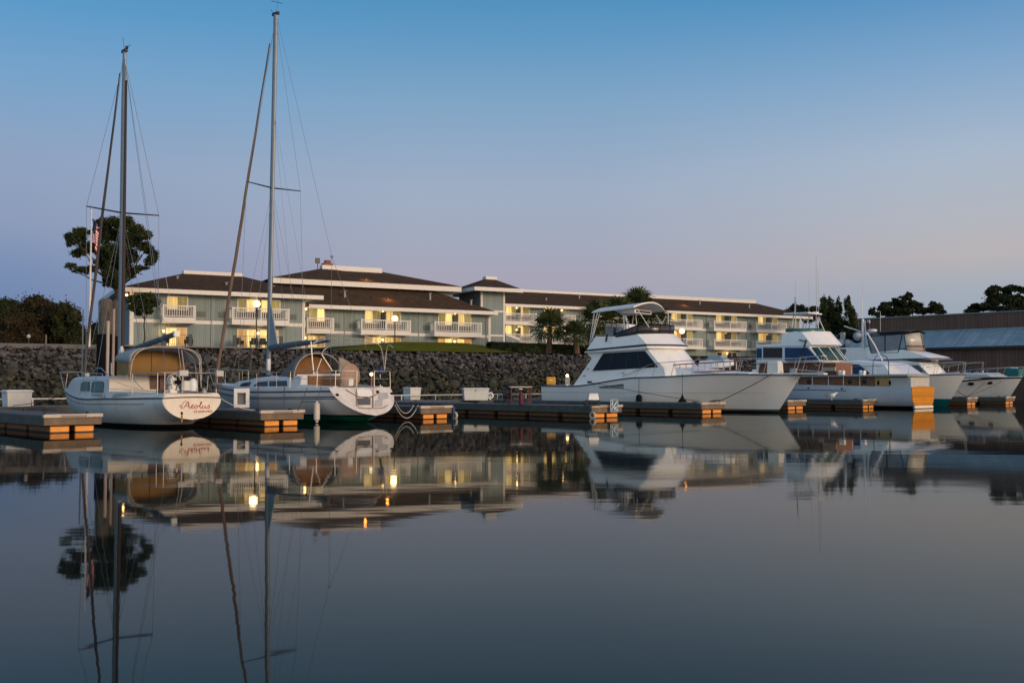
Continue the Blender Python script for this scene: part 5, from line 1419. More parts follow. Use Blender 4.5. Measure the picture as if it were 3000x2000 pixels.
# hull name, a short illegible script
b = MB(); pts = []
for i in range(30):
    x = 885 + i * 1.45; y = 1175.5 + 2.2 * sin(i * 1.9) * (1 if i % 7 else 0); p = Bf.w(x, y, 1.8)
    for _ in range(4): p = Bf.w(x, y, hullB.at(max(0, min(1, p.x / 10.8)), p.z, 1).y + .012)
    pts.append(p)
b.tube(pts, .008, 4); b.build('hull_script', NAVY, s2)
# cabin trunk
def cwB(u): return max(.15, min(1.35, hullB.hw(u) * .74))
b = MB(); secs = []
ucb = 3.1
for i in range(16):
    u = lerp(ucb, 9.0, i / 15); h = stab((u - ucb) / 5.9, [(0, 1.86), (.45, 1.80), (.8, 1.64), (1, 1.46)]); w_ = cwB(u)
    secs.append([V((u, w_, 1.25)), V((u, w_ * .93, h - .07)), V((u, w_ * .82, h)), V((u, w_ * .4, h + .06)), V((u, -w_ * .4, h + .06)), V((u, -w_ * .82, h)), V((u, -w_ * .93, h - .07)), V((u, -w_, 1.25))])
b.loft(secs); b.build('cabin', mat('cabin_white', (.6, .62, .62), .4, var=.05), s2, smooth=35)
wfB = lambda u, z: cwB(u) * (1 - .07 * max(0, min(1, (z - 1.25) / .5))) + .004
for poly in ([(741, 1131), (757, 1119), (784, 1116), (784, 1131)], [(789, 1131), (790, 1116), (840, 1115), (842, 1130)], [(700, 1131), (712, 1122), (736, 1118), (730, 1131)]):
    panel(Bf, poly, 1.3, .02, f=wfB).build('window', mat('navy_glass', (.012, .03, .05), .12), s2)
# cockpit coamings and seats
b = MB()
for s in (1, -1):
    secs = []
    for i in range(8):
        u = lerp(1.05, ucb, i / 7); w_ = hullB.hw(u) * .8; h = lerp(1.42, 1.48, ss(i / 7)); secs.append([V((u, s * w_, 1.3)), V((u, s * w_ * .97, h)), V((u, s * (w_ * .97 - .22), h)), V((u, s * (w_ * .97 - .25), 1.2))])
    b.loft(secs, closed=True)
b.build('coaming', MATS['cabin_white'], s2, smooth=35)
b = MB(); p = Bf.w(893, 1122, .6); b.cbox(p, .5, .5, .35); p = Bf.w(1002, 1120, -.9); b.cbox(p, .5, .5, .4); b.build('cockpit_seat', mat('grey_cushion', (.3, .3, .29), .8), s2, bevel=.04)
b = MB(); b.tube([Bf.w(886, 1101, .7), Bf.w(900, 1130, .7)], .05, 8); b.build('winch_roll', WHITE, s2)
# dodger
uh = Bf.w(860, 1085, 1.28).x; zt2 = Bf.u(945, 1036, uh).z; zb_ = Bf.w(860, 1128, 1.28).z; hB = 1.28
b = MB(); rows = []
for i in range(8):
    q = i / 7; u = lerp(uh, uh + 1.75, q); rows.append(hoop(u, lerp(hB, 1.0, q), 1.5, lerp(zt2, 1.95, ss(max(0, (q - .25) / .75))), 20, 2.5))
b.grid(rows); b.build('dodger', GRYC, s2, smooth=60, solid=.02)
b = MB(); hp = hoop(uh + .45, 1.24, 1.6, zt2 - .1, 16, 2.5)
b.grid([hp, [V((p.x, p.y, lerp(p.z, 1.55, .5))) for p in hp], [V((p.x, p.y, 1.55)) for p in hp]]); b.build('dodger_inner_curtain', BRNC, s2, smooth=60, solid=.02)
rail(s2, hoop(uh, hB, zb_, zt2 + .01, 22, 2.5), .024, name='dodger_frame', m=CANVAS)
# draped tan cover on the right and round wheel cover
b = MB(); rows = []
for i in range(9):
    q = i / 8; x = lerp(992, 1046, q); yt = lerp(1046, 1078, q ** 1.5); rows.append([Bf.u(x, lerp(yt, 1100, j / 5), uh - .05 - .35 * q + .04 * sin(j * 2 + i)) for j in range(6)])
b.grid(rows); b.build('dodger_side_flap', mat('faded_tan_cover', (.30, .26, .20), .9, var=.15), s2, smooth=60, solid=.015)
c0 = Bf.u(1027, 1105, 1.75); rad = .5
b = MB(); secs = []
for du, rr_ in ((-.09, .2), (-.07, .4), (0, .5), (.06, .49), (.1, .3)):
    secs.append([V((c0.x + du, c0.y + rr_ * cos(a), c0.z + .04 + rr_ * 1.06 * sin(a))) for a in [2 * pi * i / 28 for i in range(28)]])
b.loft(secs, closed=True); b.build('wheel_cover', TAN, s2, smooth=60)
MB().cbox(Bf.u(1028, 1120, 1.0), .04, .22, .26).build('white_placard', WHITE, s2)
# brown folded bundle below the arch
MB().box(ucb - .06, ucb - .01, -.95, .95, 1.25, 1.84).build('cabin_bulkhead_cover', BRNC, s2)
b = MB(); b.cbox(Bf.w(944, 1116, 0), .12, 1.3, .45); b.build('companionway_curtain', mat('rust_cloth', (.28, .13, .05), .9, var=.2), s2)
b = MB(); b.tube([Bf.u(870, 1099, uh - .3), Bf.u(1000, 1096, uh - .3)], .03, 6); b.build('grab_bar', WHITE, s2)
# bare bimini hoops
rb = mat('pale_tube', (.6, .58, .54), .35, metal=.4)
rail(s2, [Bf.w(x, y, .9) for x, y in ((920, 1098), (915, 1055), (911, 1000))], .03, name='bimini_frame', m=rb)
def arc(lst, wa, wb_):
    n = len(lst); return [Bf.w(x, y, lerp(wa, wb_, i / (n - 1))) for i, (x, y) in enumerate(lst)]
def smooth_path(P, k=5):
    out = []
    for i in range(len(P) - 1):
        p0, p1, p2, p3 = P[max(0, i - 1)], P[i], P[i + 1], P[min(len(P) - 1, i + 2)]
        for j in range(k):
            t = j / k; out.append(.5 * ((2 * p1) + (-p0 + p2) * t + (2 * p0 - 5 * p1 + 4 * p2 - p3) * t * t + (-p0 + 3 * p1 - 3 * p2 + p3) * t ** 3))
    return out + [P[-1]]
rail(s2, smooth_path(arc([(915, 1008), (925, 1000), (950, 984), (985, 978), (1030, 977), (1075, 984), (1100, 998), (1110, 1008)], .9, -1.1)), .014, name='bimini_frame', m=rb)
rail(s2, smooth_path(arc([(916, 1006), (950, 995), (1000, 990), (1050, 993), (1090, 1002), (1112, 1010)], .9, -1.1)), .012, name='bimini_frame', m=rb)
rail(s2, smooth_path(arc([(942, 1036), (955, 1020), (990, 1007), (1040, 1003), (1085, 1004), (1112, 1011), (1122, 1045), (1126, 1080)], .7, -1.3)), .018, name='bimini_frame', m=rb)
rail(s2, smooth_path(arc([(1152, 1018), (1140, 1010), (1134, 1020), (1130, 1050), (1127, 1085)], -1.3, -1.35)), .016, name='bimini_frame', m=rb)
rail(s2, [Bf.w(942, 1038, .6), Bf.w(975, 1088, .2)], .022, name='bimini_frame', m=rb)
rail(s2, [Bf.w(942, 1050, .2), Bf.w(925, 1095, .5)], .016, name='bimini_frame', m=rb)
MB().cbox(Bf.w(1118, 1085, -1.3), .2, .22, .3).build('outboard_bracket_bag', mat('blue_red_bag', (.04, .06, .14), .8), s2, bevel=.04)
b = MB(); b.tube([Bf.w(1121, 1096, -1.3), Bf.w(1112, 1125, -1.3)], .05, 6); b.build('davit', DKMETAL, s2)
# stern rails
zA, zB = 2.02, 1.72
P = [V((3.2, 1.72, zA)), V((1.6, 1.62, zA)), V((.75, 1.4, zA)), V((.62, .45, zA))]; P2 = [V((p.x, -p.y, p.z)) for p in P]
for Q in (P, P2):
    rail(s2, Q, .017, [(p, V((p.x, p.y * 1.02, 1.36))) for p in Q], 'stern_rail'); rail(s2, [V((p.x, p.y, zB)) for p in Q], .012, [], 'stern_rail')
SOL = mat('small_solar_lamp', (1, .8, .4), .4, emit=(1, .75, .35), estr=3)
p = Bf.u(1088, 1096, .6); MB().ball(p, .07, 10, 8).build('stern_lamp', SOL, s2, smooth=180)
MB().tube([p, p - V((0, 0, .55))], .02, 5).build('lamp_stem', mat('orange_plastic', (.5, .12, .03), .5), s2)
for s in (1, -1):
    wl = [hullB.pt(t, 1, s) for t in (.36, .5, .64, .78, .9)]
    pp_ = [V((p.x, p.y * .97, p.z + .62)) for p in wl]
    rail(s2, [V((3.2, s * 1.72, zA))] + pp_, .007, [(q_, V((q_.x, q_.y, q_.z - .62))) for q_ in pp_], 'lifeline')
    rail(s2, [V((p.x, p.y, p.z - .3)) for p in [V((3.2, s * 1.72, zA))] + pp_], .006, [], 'lifeline')
bp_ = hullB.pt(1, 1, 1); tb_ = hullB.pt(.88, 1, 1)
top = [V((tb_.x, tb_.y, 2.15)), V((bp_.x - .1, .3, 2.2)), V((bp_.x + .15, 0, 2.22)), V((bp_.x - .1, -.3, 2.2)), V((tb_.x, -tb_.y, 2.15))]
rail(s2, top, .015, [(top[0], tb_), (top[1], hullB.pt(.96, 1, 1)), (top[3], hullB.pt(.96, 1, -1)), (top[4], hullB.pt(.88, 1, -1))], 'bow_rail')
# mast and rig
mt = Bf.w(808, 44, 0); m0 = Bf.w(786, 1085, 0); 
def mq(z_): q = (z_ - m0.z) / (mt.z - m0.z); return V((lerp(m0.x, mt.x, q), 0, z_))
b = MB(); b.loft([[mq(z_) + V((.13 * cos(a), .085 * sin(a), 0)) for a in [2 * pi * i / 12 for i in range(12)]] for z_ in [m0.z - .2 + (mt.z - m0.z + .2) * i / 20 for i in range(21)]], closed=True); b.build('mast', MASTG, s2, smooth=50)
b = MB(); tz_ = mt.z; b.cbox(mq(tz_) + V((0, 0, .04)), .42, .12, .12); b.tube([mq(tz_), mq(tz_) + V((.25, .1, .25))], .012, 4); b.tube([mq(tz_), mq(tz_) + V((-.1, -.05, .65))], .006, 4); b.tube([mq(tz_) + V((-.35, -.1, .45)), mq(tz_) + V((.2, .1, .65))], .01, 4); b.build('masthead_gear', DKMETAL, s2)
zsp = Bf.w(787, 553, 0).z; b = MB()
for s in (1, -1): b.tube([mq(zsp), mq(zsp) + V((-.15, s * 1.42, .05))], [.035, .022], 6)
b.build('spreader', DKMETAL, s2)
b = MB(); tp = mq(tz_ - .15)
for s in (1, -1):
    e = mq(zsp) + V((-.15, s * 1.42, .05)); b.tube([tp, e, V((m0.x - .3, s * 1.75, 1.4))], .009, 4)
    b.tube([mq(zsp - .1), V((m0.x + .5, s * 1.6, 1.4))], .007, 4); b.tube([mq(zsp - .1), V((m0.x - .9, s * 1.65, 1.4))], .007, 4); b.tube([mq(lerp(zsp, tz_, .45)), mq(lerp(zsp, tz_, .45)) + V((-2.6, s * .5, -(lerp(zsp, tz_, .45) - 2.2)))], .006, 4)
fork = Bf.w(972, 752, 0); b.tube([tp + V((-.1, 0, 0)), fork], .009, 4); b.tube([fork, V((1.2, 1.3, 1.4))], .007, 4); b.tube([fork, V((1.2, -1.3, 1.4))], .007, 4); b.ball(fork, .06, 6, 5)
b.tube([tp, Bf.w(632, 1120, 0)], .007, 4); b.build('rigging', WIRE, s2)
jt, jb = Bf.w(790, 128, 0), Bf.w(632, 1120, 0)
b = MB(); b.tube([jt.lerp(jb, i / 16) + V((random.uniform(-.015, .015), random.uniform(-.015, .015), 0)) for i in range(17)], [.028 + .046 * min(1, i / 9) for i in range(17)], 8); b.build('furled_jib', mat('tan_sailcloth', (.20, .125, .085), .9, var=.22, scale=1.5), s2, smooth=60)
g0, g1 = Bf.w(793, 1019, 0), Bf.w(966, 997, 0); b = MB(); b.tube([g0, g0.lerp(g1, .5) + V((0, 0, .03)), g1], [.14, .12, .08], 10); b.build('boom', SAILC, s2, smooth=50)
b = MB(); b.prism([mq(g0.z + .1) + V((-.14, 0, 0)), mq(g0.z + 1.9) + V((-.14, 0, 0)), g0.lerp(g1, .13) + V((0, 0, .14))], (0, .05, 0)); b.build('sail_head', mat('pale_blue_sail', (.2, .28, .33), .8), s2)
MB().cbox(mq(Bf.w(790, 1068, 0).z) + V((-.18, .12, 0)), .1, .14, .5).build('mast_winch_box', WHITE, s2)
# fender
fp = Bf.w(928, 1206, 1.82)
fd = thing('fender', 'white cylinder fender hanging on the green bottomed sailboat', 'fender', Bf.m @ fp)
MB().lathe([(.03, -.42), (.06, -.4), (.06, -.35), (.12, -.3), (.125, 0), (.12, .3), (.05, .36), (.03, .42)], n=14).build('fender_body', mat('cream_fender', (.6, .55, .48), .5, var=.08), fd, smooth=40)
hp_ = Bf.w(942, 1128, 1.72); MB().tube([V((0, 0, .4)), fd.matrix_world.inverted() @ V((0, 0, 0)) if False else (Bf.m @ hp_) - (Bf.m @ fp)], .012, 5).build('fender_line', ROPE, fd)
for (x0, y0, x1, y1, lb) in ((757, 1130, 755, 1194, 'dark line from the green bottomed sailboat rail to its dock, nearer the bow'), (833, 1130, 832, 1196, 'dark line from the green bottomed sailboat rail to its dock, amidships'), (900, 1135, 872, 1203, 'brown rope from the green bottomed sailboat quarter to the dock end')):
    a = Bf.m @ Bf.w(x0, y0, 1.9); c = PZ(x1, y1, .58); q = MB(); q.tube(sag(a, c, .03), .016, 5); tag(q.build('mooring_rope', ROPE), lb, 'rope')
for k_, (x0, y0, x1, y1, dr, lb) in enumerate(((1157, 1185, 1225, 1186, .55, 'lower of two sagging pale ropes between the scooped transom and the third dock'), (1160, 1178, 1220, 1182, .4, 'upper of two sagging pale ropes between the scooped transom and the third dock'))):
    a = Bf.m @ Bf.u(x0, y0, .6); c = F3.m @ V((.25 + .3 * k_, .75, .6)); q = MB(); q.tube(sag(a, c, dr), .017, 5); tag(q.build('mooring_rope', WROPE), lb, 'rope')
# ============ the big flybridge yacht
Y = Frame(3.03, 61.1, radians(-38))
yt = thing('motor_yacht', 'big white flybridge motor yacht with hardtop and dark saloon window', 'yacht', (Y.o.x, Y.o.y, 0), Y.a)
def zline(x, y, w): return Y.w(x, y, w)
hullY = Hull(13.9, 4.5, 1.35,
    sheer=lambda t: stab(t, [(0, 1.42), (.16, 1.42), (.5, 1.90), (.8, 2.06), (1, 2.0)]),
    keel=lambda t: stab(t, [(0, -.5), (.6, -.7), (.9, -.35), (1, -.15)]),
    bw=lambda t: .93 + .07 * ss(t / .3) if t < .35 else max(0, 1 - ((t - .35) / .65) ** 2.5) ** .8,
    shp=lambda q, t: lerp((1 - (1 - q) ** 3.2) ** .45, q ** 1.15, ss((t - .45) / .6)) if q < 1 else 1)
hmY = mat('yacht_hull_white', (.66, .66, .645), .22, var=.04, scale=.8, coat=.35); streaks(hmY, .13, (.42, .38, .3), 1.6); zbands(hmY, [(.17, (.006, .007, .008)), (.125, (.25, .24, .22)), (.10, (.006, .007, .008))])
hullY.build(yt, hmY, GEL)
shY = hullY.sheer
b = MB()
for s in (1, -1): b.tube(hullY.line(lambda t: shY(t) - .03, s, 0, 1, 30, .015), .04, 6)
b.build('rub_rail', mat('dark_blue_rub', (.06, .085, .11), .5), yt, smooth=60)
b = MB()
for s in (1, -1): b.tube(hullY.line(lambda t: 1.03, s, .0, .93, 30, -.004), .012, 5)
b.build('spray_line', mat('grey_line', (.3, .31, .3), .5), yt, smooth=60)
# engine air intake on the side
def side_poly(F, hull, lst, th, side):
    pp_ = []
    for x, y in lst:
        p = F.w(x, y, side * hull.B / 2)
        for _ in range(5):
            t = max(0, min(1, p.x / hull.L)); p = F.w(x, y, hull.at(t, p.z, side).y)
        pp_.append(p)
    return MB().prism(pp_, (0, side * th, 0))
side_poly(Y, hullY, [(1752, 1133), (1828, 1124), (1828, 1138), (1760, 1138)], .015, -1).build('air_intake', mat('intake_grey', (.22, .25, .26), .6), yt)
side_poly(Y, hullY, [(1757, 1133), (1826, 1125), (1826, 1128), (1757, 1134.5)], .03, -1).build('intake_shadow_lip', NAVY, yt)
w0 = -1.98
# saloon house
H = px(Y, [(1678, 1131), (1732, 1050), (1718, 1036), (1722, 1029), (1890, 1016, 1, 1), (1946, 1084, 1), (1950, 1112, 1)], w0)
Hs = [tuple(list(q) + [0] * (4 - len(q))) for q in H]
house(Hs, 1.98, bulge=.95, tumble=.035, z0=2.0, camber=.1, nw=15).build('saloon', GEL, yt, smooth=28)
tw = lambda u, z: 1.98 * (1 - .035 * max(0, z - 2.0)) + .006
panel(Y, [(1736, 1086), (1767, 1036), (1771, 1034.5), (1890, 1027.5), (1928, 1075)], w0, .025, f=tw).build('saloon_window', DKGLASS, yt)
for xa, xb in ((1795, 1782), (1838, 1834), (1868, 1876)):
    panel(Y, [(xa, 1033), (xa + 1.6, 1033), (xb + 1.8, 1081), (xb, 1081)], w0, .034, f=tw).build('window_mullion', NAVY, yt)
for x_, y_ in ((1722, 1079), (1712, 1100), (1826, 1092)):
    p = Y.w(x_, y_, w0 - .02); MB().cbox(p, .16, .05, .05).build('grab_handle', CHROME, yt)
# cover over the front windscreen: seams
b = MB()
zu = Y.w(1893, 1030, w0); zl_ = Y.w(1944, 1080, w0)
for f in (-.98, 0, .98):
    a = V((zu.x + .95 * (1 - f * f) + .02, f * 1.9, zu.z)); c = V((zl_.x + .95 * (1 - f * f) + .02, f * 1.98, zl_.z)); b.tube([a, c], .012, 4)
b.build('windscreen_cover_seam', mat('seam_grey', (.5, .49, .46), .7), yt)
# overhang slab, dark stripe, flybridge
def flat(lst): return [tuple(list(q) + [0] * (4 - len(q))) for q in px(Y, lst, w0 - .12)]
house(flat([(1712, 1033), (1714, 1029), (1720, 1027), (1895, 1012, 1, 0), (1897, 1019, 1, 0), (1888, 1022, 1, 0)]), 2.1, bulge=1.15, nw=17, camber=0).build('bridge_overhang', GEL, yt, smooth=40)
house(flat([(1716, 1029), (1717, 1024), (1893, 1007.5, 1), (1895, 1013, 1)]), 2.12, bulge=1.16, nw=17).build('dark_blue_stripe', NAVY, yt, smooth=40)
house(flat([(1717, 1024.6), (1740, 984), (1745, 985), (1800, 985), (1862, 978, 1, 1), (1893, 1009.2, 1)]), 2.1, bulge=1.12, tumble=.09, z0=3.2, nw=17, camber=.05).build('flybridge', GEL, yt, smooth=30)
b = MB(); p = Y.w(1777, 990, w0 - .14); b.cbox(p, .09, .06, .42, ry=.2); b.build('side_light', DKMETAL, yt)
# wraparound dark windscreen
def wrapped(lo, hi, bw_, bulge, n=14, out=MB):
    """lo/hi: (aft point, front point) as (u,z) at the side"""
    rows = [[], []]
    for side in (-1, 1):
        seg = []
        for i in range(5):
            q = i / 4; seg.append((V((lerp(lo[0][0], lo[1][0], q), side * bw_, lerp(lo[0][1], lo[1][1], q))), V((lerp(hi[0][0], hi[1][0], q), side * (bw_ - .08), lerp(hi[0][1], hi[1][1], q)))))
        if side < 0: A_ = seg
        else: B_ = seg[::-1]
    mid_ = []
    for i in range(1, n):
        f = -1 + 2 * i / n; mid_.append((V((lo[1][0] + bulge * (1 - f * f), f * bw_, lo[1][1])), V((hi[1][0] + bulge * .95 * (1 - f * f), f * (bw_ - .08), hi[1][1] + .03 * (1 - f * f)))))
    allp = A_ + mid_ + B_
    return [[p[0] for p in allp], [p[1] for p in allp]], allp
smoke = mat('smoked_acrylic', (.035, .032, .033), .15, var=.1, alpha=.86)
q0, q1, h0, h1 = Y.w(1804, 989, w0 + .1), Y.w(1864, 979, w0 + .1), Y.w(1796, 980, w0 + .1), Y.w(1869, 951, w0 + .1)
rows, allp = wrapped(((q0.x, q0.z), (q1.x, q1.z)), ((h0.x, h0.z), (h1.x, h1.z)), 1.92, 1.05)
MB().grid(rows).build('flybridge_windscreen', smoke, yt, smooth=40, solid=.02)
b = MB(); b.tube([p[1] for p in allp], .022, 5)
for i in (4, 8, 11, 14, len(allp) - 5): b.tube([allp[i][0], allp[i][1]], .028, 4)
b.build('windscreen_frame', BLACKR, yt)
# seats and helm on the bridge
b = MB(); 
for x, y, w_ in ((1790, 972, -.9), (1806, 973, -.3), (1822, 972, -.9)): p = Y.w(x, y, w_); b.cbox(p, .5, .5, .55); b.cbox(p + V((-.2, 0, .3)), .12, .5, .4)
b.build('bridge_seat', mat('seat_grey', (.16, .18, .2), .7), yt, bevel=.04)
b = MB(); p = Y.w(1840, 970, -.3); b.cbox(p, .5, 1.0, .8); b.build('helm_console', GEL, yt, bevel=.05)
# hardtop: long, narrow arch
tp_ = px(Y, [(1733, 917, 0, 1), (1735, 913, 0, 1), (1856, 897, 1, 1), (1857, 901, 1, 1)], -1.75)
house(tp_, 1.75, bulge=.25, camber=.34, nw=15).build('hardtop', CREAMG, yt, smooth=40)
b = MB(); p = Y.w(1878, 914, 0); b.cbox(V((p.x - .3, 0, p.z)), .9, 1.9, .22); f = b.build('overhead_console', GEL, yt, bevel=.03)
MB().box(p.x + .15, p.x + .17, -.82, .82, p.z - .06, p.z + .07).build('radio_panel', mat('radio_dark', (.03, .02, .015), .5), f)
TUBEW = mat('white_tube', (.62, .62, .6), .35)
b = MB()
def tb(a, c, r=.025): b.tube([a, c], r, 6)
for w_, x0, y0, x1, y1 in ((-1.7, 1741, 916, 1727, 1010), (-1.7, 1750, 916, 1730, 1008), (-1.6, 1757, 915, 1735, 995), (-1.7, 1826, 925, 1831, 970), (-1.7, 1833, 925, 1843, 965), (-1.7, 1828, 925, 1846, 965), (-1.7, 1843, 942, 1815, 966), (-1.7, 1867, 905, 1901, 958),
                           (1.6, 1858, 915, 1850, 960), (1.6, 1862, 915, 1866, 958), (1.7, 1957, 914, 1958, 958), (1.7, 1922, 922, 1942, 955), (1.7, 1952, 925, 1936, 955)):
    MB().tube([Y.w(x0, y0, w_), Y.w(x1, y1, w_)], .024, 6).build('hardtop_post', TUBEW, yt, smooth=60)
# outrigger ladder rungs
for i in range(9):
    q = i / 8; tb(Y.w(lerp(1741, 1727, q), lerp(916, 1010, q), -1.7), Y.w(lerp(1750, 1730, q), lerp(916, 1008, q), -1.7), .012)
b.build('outrigger_rungs', TUBEW, yt, smooth=60)
b = MB(); p = Y.w(1728, 998, -1.2); b.tube([Y.w(1738, 981, -1.9), Y.w(1777, 982, -1.9)], .02); b.tube([Y.w(1738, 981, -1.9), Y.w(1738, 992, -1.9)], .02); b.build('aft_rail', CHROME, yt)
# trunk cabin ahead of the saloon
b = MB(); secs = []
u0_ = zl_.x - .3
for i in range(12):
    u = lerp(u0_, 12.6, i / 11); h = lerp(2.45, 2.08, ss(i / 11)); w_ = min(1.75, hullY.hw(u) * .72)
    secs.append([V((u, w_, 1.7)), V((u, w_ * .95, h - .1)), V((u, w_ * .8, h)), V((u, 0, h + .08)), V((u, -w_ * .8, h)), V((u, -w_ * .95, h - .1)), V((u, -w_, 1.7))])
b.loft(secs); b.build('foredeck_trunk', GEL, yt, smooth=40)
# foredeck box and pulpit
p = Y.w(2271, 1090, 0); b = MB(); b.loft([[(p.x - x, -y, z), (p.x + x, -y, z), (p.x + x, y, z), (p.x - x, y, z)] for x, y, z in [(.33, .36, 1.95), (.3, .33, 2.6), (.24, .27, 2.72)]], closed=True); b.build('foredeck_box', mat('cream_box', (.66, .66, .6), .5, var=.04), yt, bevel=.03)
bt = hullY.pt(1, 1, 1); pe = Y.w(2421, 1092, 0)
b = MB(); b.loft([[(u, w_, z), (u, w_ * .9, z - .09), (u, -w_ * .9, z - .09), (u, -w_, z)] for u, w_, z in [(bt.x - 1.4, .5, bt.z + .08), (bt.x, .4, bt.z + .08), (pe.x - .05, .26, bt.z + .07), (pe.x, .16, bt.z + .07)]], closed=True); b.build('bow_pulpit', GEL, yt, bevel=.015)
# bow rail
def yrail(side, r=.017):
    pts = []; posts = []
    for i in range(17):
        t = lerp(.40, .985, i / 16); p = hullY.pt(t, 1, side); h = lerp(.15, .72, ss(i / 4)) if i < 4 else .72 + .12 * i / 16
        q = V((p.x + .1, p.y * .95, p.z + h)); pts.append(q)
        if i % 2 == 0 and i > 0: posts.append((q, V((p.x - .12, p.y * .97, p.z))))
    e = V((pe.x - .15, side * .2, bt.z + .95)); posts.append((e, V((pe.x - .35, side * .22, bt.z + .08)))); posts.append((V((bt.x + .1, side * .35, bt.z + .9)), V((bt.x - .15, side * .38, bt.z + .08))))
    pts.append(V((bt.x + .1, side * .35, bt.z + .9))); pts.append(e)
    return pts, posts
for s in (1, -1):
    pts, posts = yrail(s); rail(yt, pts, .018, posts, 'bow_rail')
rail(yt, [V((pe.x - .15, .2, bt.z + .95)), V((pe.x, 0, bt.z + .95)), V((pe.x - .15, -.2, bt.z + .95))], .018, [], 'bow_rail')
b = MB(); b.cbox((bt.x - .45, 0, bt.z + .2), .3, .22, .24); b.tube([(bt.x - .2, 0, bt.z + .25), (pe.x - .1, 0, bt.z + .12)], .03, 6); b.tube([(pe.x - .1, -.18, bt.z + .02), (pe.x - .02, 0, bt.z - .02), (pe.x - .1, .18, bt.z + .02)], .03, 6); b.build('anchor', CHROME, yt)
# red railed gangway lying on the foredeck edge
def gp(x, y): return Y.m @ Y.w(x, y, -1.35)
gw_ = thing('gangway_ladder', 'long white rung ladder with red rails lying on the yacht foredeck', 'ladder', gp(1948, 1094))
inv = gp(1948, 1094)
b = MB(); b.tube([gp(1945, 1070) - inv, gp(2163, 1057) - inv], .035, 6).tube([gp(1948, 1095) - inv, gp(2163, 1084) - inv], .035, 6); b.build('side_rail', mat('faded_red', (.32, .05, .055), .6), gw_)
b = MB()
for i in range(12): q = i / 11; b.tube([gp(lerp(1955, 2157, q), lerp(1070, 1058, q)) - inv, gp(lerp(1955, 2157, q), lerp(1094, 1084, q)) - inv], .03, 5)
b.build('rung', mat('rung_cream', (.6, .55, .5), .6), gw_)
# little dinghy with windscreen on the foredeck
dg = thing('dinghy', 'small white dinghy with a clear windscreen behind the red railed ladder', 'dinghy')
p = Y.m @ Y.w(2103, 1074, .55); dg.location = p; dg.rotation_euler = (0, 0, Y.a)
b = MB(); b.loft([[(u, w_, z0_), (u, w_ * 1.05, z0_ + h * .6), (u, w_ * .8, z0_ + h), (u, -w_ * .8, z0_ + h), (u, -w_ * 1.05, z0_ + h * .6), (u, -w_, z0_)] for u, w_, z0_, h in [(-.95, .42, -.05, .38), (-.3, .5, -.08, .45), (.4, .45, -.04, .42), (.9, .12, .08, .28)]], closed=True); b.build('hull', WHITE, dg, smooth=40)
b = MB(); b.prism([(-.5, .42, .36), (-.35, .38, .64), (.35, .34, .6), (.6, .3, .33)], (0, -.78, 0)); b.build('windscreen', mat('pale_blue_glass', (.25, .36, .4), .1), dg, bevel=.02)

# fenders on the yacht
def hangl(x, y0, y1, x0=None):
    return Y.w(x if x0 is None else x0, y0, -2.3), Y.w(x, y1, -2.38)
for x, y0, y1, lb, shape in ((1872, 1104, 1168, 'black barrel fender hanging on a thin line from the yacht side', 0), (1999, 1093, 1168, 'black cone shaped fender hanging under the ladder on the yacht side', 1)):
    a, c = hangl(x, y0, y1); r = thing('fender', lb, 'fender', Y.m @ c)
    if shape == 0: MB().lathe([(.05, -.22), (.15, -.2), (.165, -.1), (.165, .12), (.13, .2), (.04, .25)], n=14).build('fender_body', BLACKR, r, smooth=40)
    else: MB().lathe([(.23, -.17), (.24, -.12), (.12, 0), (.05, .14), (.03, .25)], n=14).build('fender_body', BLACKR, r, smooth=40)
    MB().tube([V((0, 0, .2)), (Y.m @ a) - (Y.m @ c)], .012, 5).build('fender_line', BLACKR, r)
q = MB(); q.tube(sag(Y.m @ V((hullY.pt(.93, 1, -1).x, hullY.pt(.93, 1, -1).y - .03, 2.02)), F5.m @ V((.2, -.85, .6)), .05), .03, 5); tag(q.build('mooring_rope', ROPE), 'taut dark rope from the yacht bow down to the dock corner', 'rope')
q = MB(); q.tube(sag(Y.m @ Y.w(1728, 1119, -2.3), PZ(2050, 1175, .7), .06), .014, 5); tag(q.build('mooring_rope', ROPE), 'long thin line along the yacht side from stern cleat to dock', 'rope')
b = MB(); b.cbox(Y.w(1727, 1119, -2.3), .25, .1, .12); b.build('cleat', DKMETAL, yt)
q = MB(); c = F5.m @ V((.35, -.6, .62))
for i in range(3): q.tube([c + V((.18 * cos(a) + i * .12, .14 * sin(a), .03 * i)) for a in [2 * pi * j / 12 for j in range(12)]], .022, 5, close=True)
tag(q.build('rope_coil', ROPE), 'small heap of dark coiled rope on the dock end by the yacht bow', 'rope')

# ============ wooden motor yacht with varnished transom
def mk_frame(px_, yw, ang):
    d = 1.5 * FPX / (yw - 1125); return Frame((px_ - 1500) / FPX * d, d, ang)
Wf = mk_frame(2701, 1196, pi / 2 + radians(43))
wy = thing('wooden_yacht', 'old wooden motor yacht with varnished orange transom and brown cabins', 'yacht', (Wf.o.x, Wf.o.y, 0), Wf.a)
hullW = Hull(14.5, 3.9, .6, sheer=lambda t: stab(t, [(0, 1.33), (.5, 1.45), (1, 2.1)]), keel=lambda t: stab(t, [(0, -.1), (.5, -.5), (1, -.2)]),
    bw=lambda t: .80 + .2 * ss(t / .4) if t < .4 else max(0, 1 - ((t - .4) / .6) ** 2.4) ** .9, shp=lambda q, t: lerp((1 - (1 - q) ** 3) ** .35, q, ss((t - .4) / .6)))
hmW = mat('painted_wood_hull', (.47, .51, .55), .5, var=.06, scale=1); zbands(hmW, [(.16, (.02, .008, .012))]); streaks(hmW, .18, (.3, .3, .28), 2)
hullW.build(wy, hmW, mat('grey_deck', (.42, .44, .45), .7))
